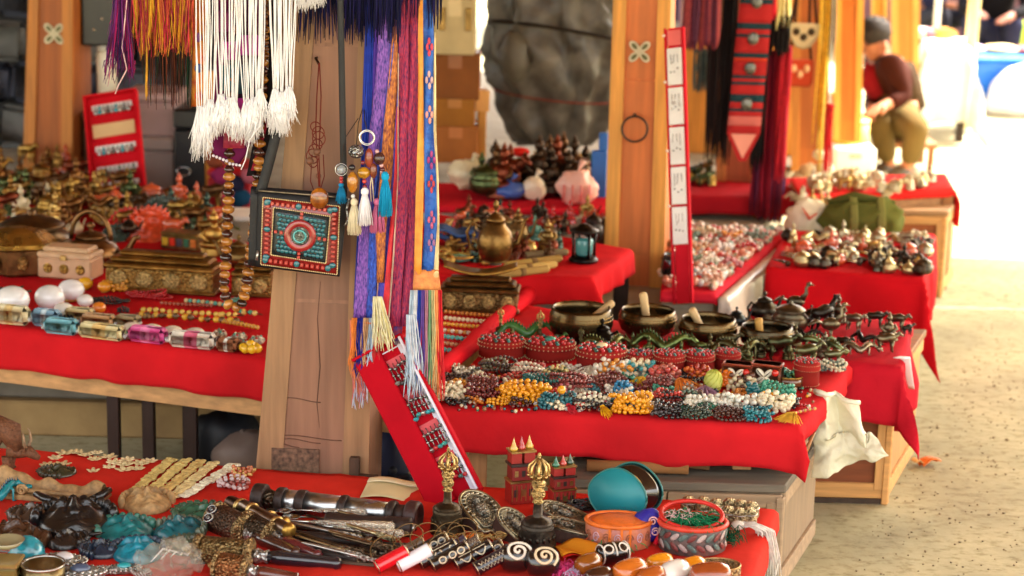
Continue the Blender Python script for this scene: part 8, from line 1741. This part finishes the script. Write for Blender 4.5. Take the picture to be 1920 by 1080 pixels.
# navy tassels
NV = [(20, 20, 50), (28, 26, 70), (16, 16, 40), (34, 30, 80)]
cords('navy_tassel', 'dark navy tassel hanging over the post left of the bag strap', 'tassel', NV, -330, 84, 575, 622, 558, 634, 110, .0012, Y=3.955, ragged=.2, depth=.03, wave=3, puff=lambda t: .5+.6*t)
cords('navy_tassel', 'broad dark navy tassel hanging right of the bag strap', 'tassel', NV, -330, 88, 652, 712, 640, 716, 170, .0012, Y=3.94, ragged=.16, depth=.03, wave=3, puff=lambda t: .7+.4*t)
cords('navy_tassel', 'dark navy tassel over the top of the purple scarf', 'tassel', NV, -330, 84, 705, 756, 702, 752, 120, .0012, Y=3.885, ragged=.2, depth=.03, wave=2, puff=lambda t: .7+.35*t)
cords('navy_tassel', 'dark navy tassel over the top of the crimson scarf', 'tassel', NV+[(150, 50, 70)], -330, 50, 750, 790, 748, 788, 90, .0012, Y=3.882, ragged=.3, depth=.02, wave=2)
cords('navy_tassel', 'thin knotted navy tassel right of the blue brocade', 'tassel', NV, -330, 56, 804, 828, 800, 828, 40, .0011, Y=3.89, ragged=.2, wave=2)
# scarves
o = V(700, 100, 3.92)
th = thing('woven_scarf', 'purple, blue and orange woven scarf hanging right of the post', 'scarf', o)
WV = dict(vs=330, bump=1.0, bs=300, st=(1, 1, .3)); PU = mat('brocade', (150, 96, 190), (44, 34, 120), **WV); BLU = mat('brocade', (60, 100, 214), (26, 28, 110), **WV); ORG = mat('brocade', (226, 140, 60), (120, 50, 50), **WV); VIO = mat('brocade', (110, 90, 200), (30, 50, 170), **WV)
strip(th, o, [(-330, 724, 744), (60, 710, 734), (150, 704, 730), (250, 692, 720), (330, 686, 706), (440, 673, 694), (600, 662, 688)], 3.925, PU, 'purple_stripe', nv=40)
strip(th, o, [(-330, 742, 748), (60, 732, 742), (250, 716, 724), (330, 704, 716), (440, 692, 706), (600, 686, 706)], 3.92, BLU, 'blue_stripe', nv=40)
strip(th, o, [(-330, 746, 756), (60, 736, 746), (150, 728, 746), (250, 718, 741), (330, 712, 735), (430, 704, 724), (530, 706, 720)], 3.915, ORG, 'orange_stripe', nv=40)
strip(th, o, [(-330, 755, 764), (60, 744, 753), (250, 738, 748), (330, 733, 745), (440, 720, 738), (590, 704, 726)], 3.92, VIO, 'violet_stripe', nv=40)
cords('silk_strands', 'loose blue, plum and crimson silk strands behind the woven scarves', 'strands', [(40, 60, 160), (90, 60, 160), (60, 40, 120), (150, 40, 80), (130, 30, 60), (30, 80, 190)], -330, 620, 700, 790, 664, 776, 170, .0012, Y=3.938, ragged=.12, wave=7, depth=.012, kind='bands')
part('fringe_band', MB().add(tube([V(662, 602, 3.918)-o, V(695, 606, 3.914)-o, V(726, 596, 3.918)-o], .003, 6)), mat('thread', (200, 110, 60)), th)
o = V(765, 100, 3.905); th = thing('woven_scarf', 'crimson ribbed scarf with a red edge in the middle of the hanging scarves', 'scarf', o)
CRM = mat('brocade', (190, 50, 80), (84, 20, 80), **WV)
strip(th, o, [(-330, 748, 768), (60, 748, 766), (250, 745, 766), (400, 741, 764), (560, 728, 752), (612, 732, 752)], 3.905, CRM, 'crimson_rib', nv=40); strip(th, o, [(-330, 767, 788), (60, 765, 787), (250, 765, 787), (400, 763, 786), (560, 751, 776), (612, 751, 772)], 3.909, CRM, 'crimson_rib', nv=40, ph=2)
strip(th, o, [(200, 744, 748), (330, 739, 746), (470, 727, 738), (600, 715, 727)], 3.902, mat('silk', (206, 36, 50)), 'red_edge', nu=2, nv=24); strip(th, o, [(100, 746, 748), (330, 745, 747), (470, 737, 740), (600, 727, 730)], 3.899, mat('silk', (210, 180, 160)), 'pale_edge', nu=2, nv=24)
strip(th, o, [(60, 784, 787), (400, 784, 787), (560, 774, 777), (606, 770, 773)], 3.902, mat('silk', (60, 60, 170)), 'blue_edge', nu=2, nv=24)
strip(th, o, [(560, 738, 760), (640, 736, 752)], 3.912, mat('brocade', (50, 50, 130), (150, 40, 60), vs=90), 'end_panel', nu=3, nv=8)
for x in (742, 750, 758, 764): part('bead_drop', MB().add(sph(.005, tuple(V(x, 640-(x-750)*.4, 3.905)-o), 8, 6)), mat('bead', (110, 90, 100)), th)
o = V(805, 100, 3.895); th = thing('brocade_scarf', 'blue brocade scarf with orange borders at the right of the scarves', 'scarf', o)
strip(th, o, [(-330, 786, 794), (0, 784, 793), (150, 784, 794), (250, 783, 795), (380, 779, 794), (515, 776, 790)], 3.893, mat('silk', (232, 150, 56)), 'orange_border', nu=3, nv=40)
strip(th, o, [(-330, 794, 806), (0, 793, 808), (60, 793, 814), (250, 795, 814), (330, 796, 819), (420, 796, 821), (508, 790, 814)], 3.897, mat('silk', (48, 112, 200), (34, 70, 160), bump=.6, bs=160), 'blue_ground', nu=5, nv=44, wav=.005)
strip(th, o, [(60, 813, 817), (250, 813, 818), (330, 818, 822), (420, 820, 824), (520, 812, 822)], 3.893, mat('silk', (232, 206, 150)), 'cream_border', nu=2, nv=30)
strip(th, o, [(506, 776, 822), (545, 774, 827)], 3.894, mat('brocade', (226, 150, 80), (190, 110, 60), vs=70), 'orange_hem', nu=6, nv=4)
for i, (y, c) in enumerate(((88, (206, 60, 80)), (150, (210, 170, 170)), (215, (220, 150, 140)), (300, (170, 60, 130)), (345, (190, 60, 70)), (412, (190, 90, 120)), (455, (150, 100, 140)))):
 x = 805 if y < 300 else 809
 for dx, dy in ((0, -11), (-4, 0), (4, 0), (0, 11)): part('woven_motif', MB().add(sph((.0032, .002, .0075), tuple(V(x+dx*1.1+rnd(-1, 1), y+dy, 3.8905)-o), 8, 5)), mat('silk', c), th)
bands = [(190, 210, 226), (230, 230, 236), (40, 70, 170), (110, 80, 160), (190, 130, 150), (120, 160, 120), (220, 206, 150), (226, 150, 90), (200, 34, 44)]
cords('scarf_fringe', 'long rainbow fringe below the blue brocade scarf', 'fringe', bands, 544, 755, 770, 828, 760, 832, 130, .0010, Y=3.89, ragged=.3, kind='bands', wave=6, depth=.035)
cords('scarf_fringe', 'pale blue fringe curling below the crimson scarf', 'fringe', [(200, 214, 226), (170, 190, 214), (226, 226, 232)], 590, 760, 762, 780, 764, 802, 44, .0009, Y=3.88, ragged=.25, wave=7)
cords('scarf_fringe', 'orange and navy fringe below the purple scarf', 'fringe', [(226, 130, 60), (40, 40, 130), (206, 160, 120), (170, 190, 210), (200, 60, 60)], 596, 712, 660, 712, 654, 706, 80, .0010, Y=3.915, ragged=.3, kind='bands', wave=9)
cords('scarf_fringe', 'cream tassel fringe lying over the top of the red tray', 'fringe', [(226, 214, 150), (210, 200, 160), (236, 226, 190)], 556, 660, 700, 716, 698, 744, 50, .0010, Y=3.885, ragged=.25, wave=7)
cords('scarf_fringe', 'thin rose and orange threads left of the red tray', 'fringe', [(226, 140, 100), (206, 110, 110)], 600, 752, 656, 664, 660, 686, 24, .0008, Y=3.93, ragged=.3, wave=4)
cords('scarf_fringe', 'silver blue thread ends dangling below the tray corner', 'fringe', [(150, 160, 200), (200, 210, 230), (200, 100, 100)], 690, 770, 662, 690, 660, 690, 30, .0008, Y=3.94, ragged=.4, wave=4)
# beaded bag
YB = 3.90
o = V(562, 440, YB); th = thing('beaded_bag', 'black shoulder bag with a coral and turquoise bead mosaic front hanging on the post', 'bag', o)
q4_ = lambda q, u, v: tuple((q[0][i]*(1-u)+q[1][i]*u)*(1-v)+(q[3][i]*(1-u)+q[2][i]*u)*v for i in (0, 1))
OUT = ((484, 360), (652, 374), (636, 519), (480, 500))
LEB = mat('leather', (24, 22, 24), rough=.55)
def bagpt(q, u, v, d=0): x, y = q4_(q, u, v); return V(x, y, YB-d)-o
part('front_panel', MB().add(slab(lambda u, v: tuple(bagpt(OUT, u, v, .004*math.sin(math.pi*u)*math.sin(math.pi*v))), 10, 10, (0, .012, 0))), LEB, th)
SIDE = ((470, 352), (486, 358), (482, 500), (465, 497)); part('gusset', MB().add(slab(lambda u, v: tuple(bagpt(SIDE, u, v, -.014)), 4, 8, (0, .02, 0))), LEB, th)
part('back_panel', MB().add(slab(lambda u, v: tuple(bagpt(((474, 350), (648, 364), (634, 512), (470, 496)), u, v, -.028)), 6, 6, (0, .006, 0))), LEB, th)
part('zip', MB().add(tube([bagpt(OUT, u, -.02, .002) for u in (0, .3, .6, 1)], .0022, 6)), MET((130, 120, 100)), th)
part('zip_pull', MB().add(tube([V(484, 470, YB-.004)-o, V(481, 488, YB-.006)-o], .003, 6)), MET(SILV), th)
part('strap', MB().add(slab(lambda u, v: tuple(V((636 if v < .3 else 636+9*(v-.3)/.7)+(u-.5)*12, -330+700*v, YB+.006)-o), 2, 24, (0, .004, 0))), LEB, th)
part('strap', MB().add(slab(lambda u, v: tuple(V(524-36*v**1.2+(u-.5)*20, 215+148*v, YB+.012)-o), 2, 14, (0, .004, 0))), LEB, th)
OB = ((493, 370), (637, 387), (632, 515), (489, 496)); IB = ((513, 389), (619, 406), (611, 494), (508, 478))
part('coral_field', MB().add(slab(lambda u, v: tuple(bagpt(OB, u, v, .005)), 6, 6, (0, .002, 0))), mat('bead', (120, 26, 24)), th)
part('inner_field', MB().add(slab(lambda u, v: tuple(bagpt(IB, u, v, .0062)), 6, 6, (0, .001, 0))), mat('bead', (30, 40, 44)), th)
pm = mat('bead', (226, 196, 140)); mb = MB()
for q, n in ((OB, 40), (IB, 30)):
 for i in range(n):
  t = (i+.5)/n
  for p in ((t, 0), (t, 1), (0, t), (1, t)): mb.add(sph(.0015, tuple(bagpt(q, p[0], p[1], .0072)), 6, 4))
part('pearl_border', mb, pm, th)
chipm = MB().add(sph((.0052, .0028, .0042), (0, 0, 0), 8, 6)).mesh('turquoise_chip', mat('lacq', (32, 104, 112), (20, 70, 84), vs=90)); rodm = MB().add(box(.0078, .004, .0088, (0, 0, 0), .0014)).mesh('coral_rod', mat('lacq', (178, 44, 40), (130, 28, 28), vs=80), smooth=False)
for (u0, v0) in ((.08, .09), (.57, .09), (.08, .56), (.57, .56)):
 for i in range(5):
  for j in range(4):
   u, v = u0+.36*(i+.4+.3*(j % 2))/5, v0+.36*(j+.5)/4
   if math.hypot((u-.5)*1.15, v-.5) < .30: continue
   c = part('turquoise_chip', chipm, None, th); c.location = bagpt(IB, u, v, .0082); c.rotation_euler = (0, rnd(-.8, .8), 0); c.scale = (rnd(.8, 1.15), 1, rnd(.8, 1.2))
for s_ in range(4):
 for i in range(13):
  t = (i+.8)/14.6
  p = ((t, .075), (t, .925), (.065, t), (.935, t))[s_]
  if i in (0, 6, 12):
   c = part('turquoise_chip', chipm, None, th); c.scale = (1.3, 1, 1.7) if s_ < 2 else (1.5, 1, 1.4)
  else:
   c = part('coral_rod', rodm, None, th); c.scale = (1, 1, 1) if s_ < 2 else (1.2, 1, .7)
  c.location = bagpt(OB, p[0], p[1], .0078); c.rotation_euler = (0, .11, 0)
ctr = bagpt(IB, .5, .5, .008); Mx = T(*ctr) @ Rx(math.pi/2)
part('medallion_ring', MB().add(lathe([(.019, -.002), (.0335, -.002), (.0335, .003), (.030, .005), (.021, .005), (.019, .003)], 30), Mx), mat('lacq', (160, 36, 36), (120, 26, 28), vs=60), th)
part('medallion', MB().add(lathe([(.0195, -.001), (.0195, .005), (.014, .009), (.006, .011), (0, .0115)], 24), Mx), MET((140, 150, 140), 'carved', bs=300), th); part('medallion_stone', MB().add(torus(.0125, .0026, 20, 6, (0, 0, .009)), Mx), mat('bead', (70, 150, 150)), th)
for a in range(4):
 for j in range(2): c = part('coral_rod', rodm, None, th); u, v = (.5+(.34+.10*j)*math.cos(a*math.pi/2), .5+(.38+.08*j)*math.sin(a*math.pi/2)); c.location = bagpt(IB, u, v, .0085); c.scale = (.9, 1, .8)
# red cord pendant with amber
o = V(598, 118, 3.955); th = thing('amber_pendant', 'amber pendant on knotted red cord hanging from the post nail', 'pendant', o); cm = mat('thread', (104, 36, 26))
pp = lambda x, y, Y=3.95: V(x, y, Y)-o
part('cord', MB().add(tube([pp(598, 118), pp(594, 180), pp(592, 240), pp(594, 290, 3.935), pp(598, 350, 3.9)], .0013, 6)).add(tube([pp(599, 118), pp(602, 180), pp(600, 240), pp(598, 290, 3.935), pp(600, 350, 3.9)], .0013, 6)), cm, th)
kb_ = MB()
for i in range(7): a = i*.9; kb_.add(torus(.011+.002*(i % 3), .0011, 18, 5), T(*pp(592+6*math.sin(a), 238+11*i, 3.94)) @ Rx(math.pi/2+rnd(-.4, .4)) @ Ry(rnd(-.7, .7)))
part('knots', kb_, cm, th)
for x, y, r_ in ((594, 285, .008), (581, 302, .0085), (597, 330, .006)): part('wooden_bead', MB().add(sph((r_, r_*.8, r_), tuple(pp(x, y, 3.93)), 10, 7)), mat('wood', (110, 70, 50)), th)
part('cord_end', MB().add(tube([pp(585, 290), pp(582, 340), pp(588, 356)], .0011, 5)).add(tube([pp(606, 290), pp(608, 330), pp(600, 358)], .0011, 5)), cm, th)
part('amber_drop', MB().add(sph((.0195, .010, .0225), tuple(pp(599, 372, 3.886)), 20, 14)), mat('amber', (190, 110, 24), (120, 60, 16), rough=.08, trans=.35), th)
# amber bead necklace
o = V(430, 310, 3.965); th = thing('amber_necklace', 'long necklace of tiger striped amber beads hanging left of the beaded bag', 'necklace', o)
path = [(458, -330), (446, -60), (436, 150), (430, 310), (428, 400), (424, 480), (420, 545), (428, 570), (440, 577), (453, 570), (461, 545), (466, 505), (476, 430), (484, 330), (492, 150), (500, -60), (505, -330)]
P_ = [V(x, y, 3.965)-o for x, y in path]; cum = [0]
for a, b in zip(P_, P_[1:]): cum.append(cum[-1]+(b-a).length)
TB_ = [MB().add(sph((.0122, .0122, .0088), (0, 0, 0), 14, 9)).mesh('bead', mat('amber', c, c2)) for c, c2 in (((196, 128, 44), (120, 64, 20)), ((84, 36, 22), (40, 18, 12)), ((212, 146, 60), (150, 84, 30)), ((60, 26, 20), (30, 14, 10)))]
d = 0; i = 0
part('cord', MB().add(tube(P_, .0012, 5)), mat('thread', (60, 40, 30)), th)
while d < cum[-1]:
 j = max(k_ for k_ in range(len(cum)) if cum[k_] <= d); j = min(j, len(P_)-2); t = (d-cum[j])/(cum[j+1]-cum[j]); p = P_[j]*(1-t)+P_[j+1]*t; tg = (P_[j+1]-P_[j]).normalized()
 c = part('bead', TB_[(0, 1, 2, 0, 3, 2, 2, 1)[i % 8]], None, th); c.location = p+Vector((0, rnd(-.001, .001), 0)); c.rotation_euler = tg.to_track_quat('Z', 'Y').to_euler(); s = rnd(.88, 1.1); c.scale = (s, s, s); d += .0172*s; i += 1
# key charm cluster
o = V(688, 240, 3.875); th = thing('charm_cluster', 'cluster of bead charms with white, cream and blue tassels hanging on the post edge', 'charms', o); q_ = lambda x, y, Y=3.872: V(x, y, Y)-o
part('cord', MB().add(tube([q_(682, 196, 3.97), q_(672, 230), q_(668, 275)], .0010, 5)).add(tube([q_(682, 196, 3.97), q_(684, 225), q_(688, 244)], .0010, 5)), mat('thread', (60, 50, 44)), th)
part('split_ring', MB().add(torus(.0155, .0016, 26, 6), T(*q_(688, 258)) @ Rx(math.pi/2)).add(torus(.0135, .0012, 24, 6), T(*q_(688, 258)) @ Rx(math.pi/2+.2)), mat('polish', (200, 200, 204)), th)
part('silver_ball', MB().add(sph((.0165, .0165, .0145), tuple(q_(668, 284)), 16, 10)), MET((150, 150, 150), 'carved', bs=200, rough=.2), th)
def charm(name, x, y, rx, ry, c, kind='amber', c2=None): part(name, MB().add(sph((rx*.00113, min(rx, ry)*.00113, ry*.00113), tuple(q_(x, y)), 14, 10)), mat(kind, c, c2), th)
charm('amber_bead', 661, 342, 10.5, 20, (206, 140, 40), 'amber', (170, 100, 30)); charm('amber_bead', 682, 324, 12, 11, (206, 146, 30)); charm('brown_bead', 711, 297, 10.5, 12, (60, 34, 30), 'bead'); charm('red_bead', 692, 296, 8, 18, (140, 60, 40), 'bead'); charm('red_bead', 700, 320, 7, 14, (120, 60, 36), 'bead'); charm('dark_bead', 660, 314, 6, 6, (30, 24, 24), 'bead'); charm('dark_bead', 697, 322, 5, 5, (70, 20, 24), 'bead'); charm('dark_bead', 717, 318, 5, 5, (80, 20, 26), 'bead')
for x, y in ((680, 305), (683, 340), (684, 350), (715, 310), (716, 322), (662, 368), (683, 358), (707, 284)): charm('small_bead', x, y, 4.2, 4.2, random.choice([(200, 150, 150), (190, 60, 60), (210, 210, 206), (120, 30, 40)]), 'bead')
def tassel(name, x, y0, y1, w, c, Y=3.868):
 mb = MB(); tassel_mesh(mb, q_(x, y0, Y), Vector((.02, -.03, -1)), (y1-y0)*.00113, w*.00113/2, n=150, th=.0006); part(name, mb, mat('thread', c, var=.12), th)
tassel('cream_tassel', 664, 372, 438, 26, (220, 208, 176)); tassel('white_tassel', 684, 352, 420, 28, (236, 232, 236), 3.862); tassel('blue_tassel', 722, 322, 402, 28, (24, 150, 196), 3.86); tassel('pink_tassel', 708, 372, 434, 30, (206, 110, 150), 3.874)
part('chain', MB().add(tube([q_(655, 372), q_(650, 392), q_(653, 412), q_(646, 424)], .0022, 6)), MET((160, 160, 156), 'carved'), th)
for x0 in (696, 701): part('cord_loop', MB().add(tube([q_(697, 328), q_(x0-2, 350), q_(x0, 378)], .0011, 5)), mat('thread', (226, 206, 170)), th)
o2 = V(640, 318, 3.89); th = thing('glass_charm', 'clear glass ball charm with a small blue tassel hanging by the bag strap', 'charm', o2)
part('ball', MB().add(sph(.010, (0, 0, 0), 14, 10)), mat('amber', (200, 206, 210), trans=.6), th); part('hoop', MB().add(torus(.0125, .001, 22, 5), Rx(math.pi/2)), mat('polish', (190, 190, 190)), th); part('cap_bead', MB().add(sph(.0045, (0, 0, -.018), 8, 6)).add(sph(.004, (0, 0, -.025), 8, 6)), mat('bead', (180, 50, 50)), th)
mb = MB(); tassel_mesh(mb, Vector((0, 0, -.028)), Vector((0, 0, -1)), .042, .011, n=90); part('tassel', mb, mat('thread', (30, 130, 180)), th); part('cord', MB().add(tube([(0, 0, .012), (.004, .02, .06), (.03, .05, .10)], .0009, 5)), mat('thread', (60, 50, 44)), th)
# leaning red jewellery tray in the foreground
Pb = G(856, 942, ZF)
tl_, tr_, br_, bl_ = V(657, 676, 3.93), V(766, 634, 3.93), V(905, 918, Pb.y+.0), V(808, 960, Pb.y-.0)
oo = (bl_+br_)/2; ex = (br_-bl_); W = ex.length; ex.normalize(); ey = (tl_+tr_)/2-oo; HH = ey.length; ey.normalize(); n = ex.cross(ey).normalized(); ex = ey.cross(n); M_ = Matrix((ex, ey, n)).transposed().to_4x4()
th = thing('red_jewellery_tray', 'long red tray of turquoise and coral earrings leaning on the post', 'jewellery tray', oo); RT_ = mat('cloth', (176, 14, 30)); WT = mat('paper', (216, 212, 224))
part('backing', MB().add(box(W, HH, .006, (0, HH/2, -.004), .001), M_), RT_, th, smooth=False)
part('padded_flap', MB().add(box(W*.5, HH*.985, .016, (-W*.245, HH*.497, .0075), .003), M_), RT_, th, smooth=False)
part('white_wall', MB().add(box(.006, HH, .034, (W*.5-.006, HH/2, .0125), .001), M_), WT, th, smooth=False); part('red_edge', MB().add(box(.005, HH+.006, .038, (W*.5, HH/2, .0125), .001), M_), RT_, th, smooth=False)
part('white_floor', MB().add(box(W*.17, HH*.98, .002, (W*.40, HH*.49, .0003)), M_), WT, th, smooth=False)
for v in (0, 1): part('end_wall', MB().add(box(W, .006, .03, (0, HH*v+(.003 if v else -.003), .009), .001), M_), RT_, th, smooth=False)
for v in (.965, .90): part('white_line', MB().add(box(W*.34, .0025, .0015, (W*.18, HH*v, .0005)), M_), WT, th, smooth=False)
rows = [(.80, [(120, 116, 110), (60, 60, 60), SILV, (90, 40, 40)]), (.575, [(40, 150, 160), (50, 140, 140), SILV, (40, 160, 170)]), (.37, [SILV, (190, 50, 50), (40, 140, 140), (60, 160, 150)]), (.16, [(190, 40, 44), SILV, (180, 40, 40), (60, 110, 100)])]
for v, cs in rows:
 part('stripe_card', MB().add(box(W*.36, .022, .0015, (W*.17, HH*(v+.085), .0006)), M_), mat('cloth', (206, 90, 96)), th, smooth=False)
 for i in range(5):
  x = W*(.02+.085*i); c = cs[i % 4]; y = HH*(v-.03*i*0)+rnd(-.004, .004)
  e = MB().add(sph((.0055, .004, .0085), (x, y+.020, .007), 9, 6)).add(tube([(x, y+.034, .006), (x, y-.02, .007)], .0012, 5)).add(sph((.0045, .004, .005), (x, y+.004, .008), 8, 6)).warp(lambda p: M_ @ p); part('earring', e, MET((170, 170, 164), rough=.25), th)
  e = MB().add(sph((.0072, .005, .0115), (x+.001, y-.014, .008), 10, 7)).warp(lambda p: M_ @ p); part('earring_stone', e, mat('lacq', c) if c != SILV else MET(SILV), th)
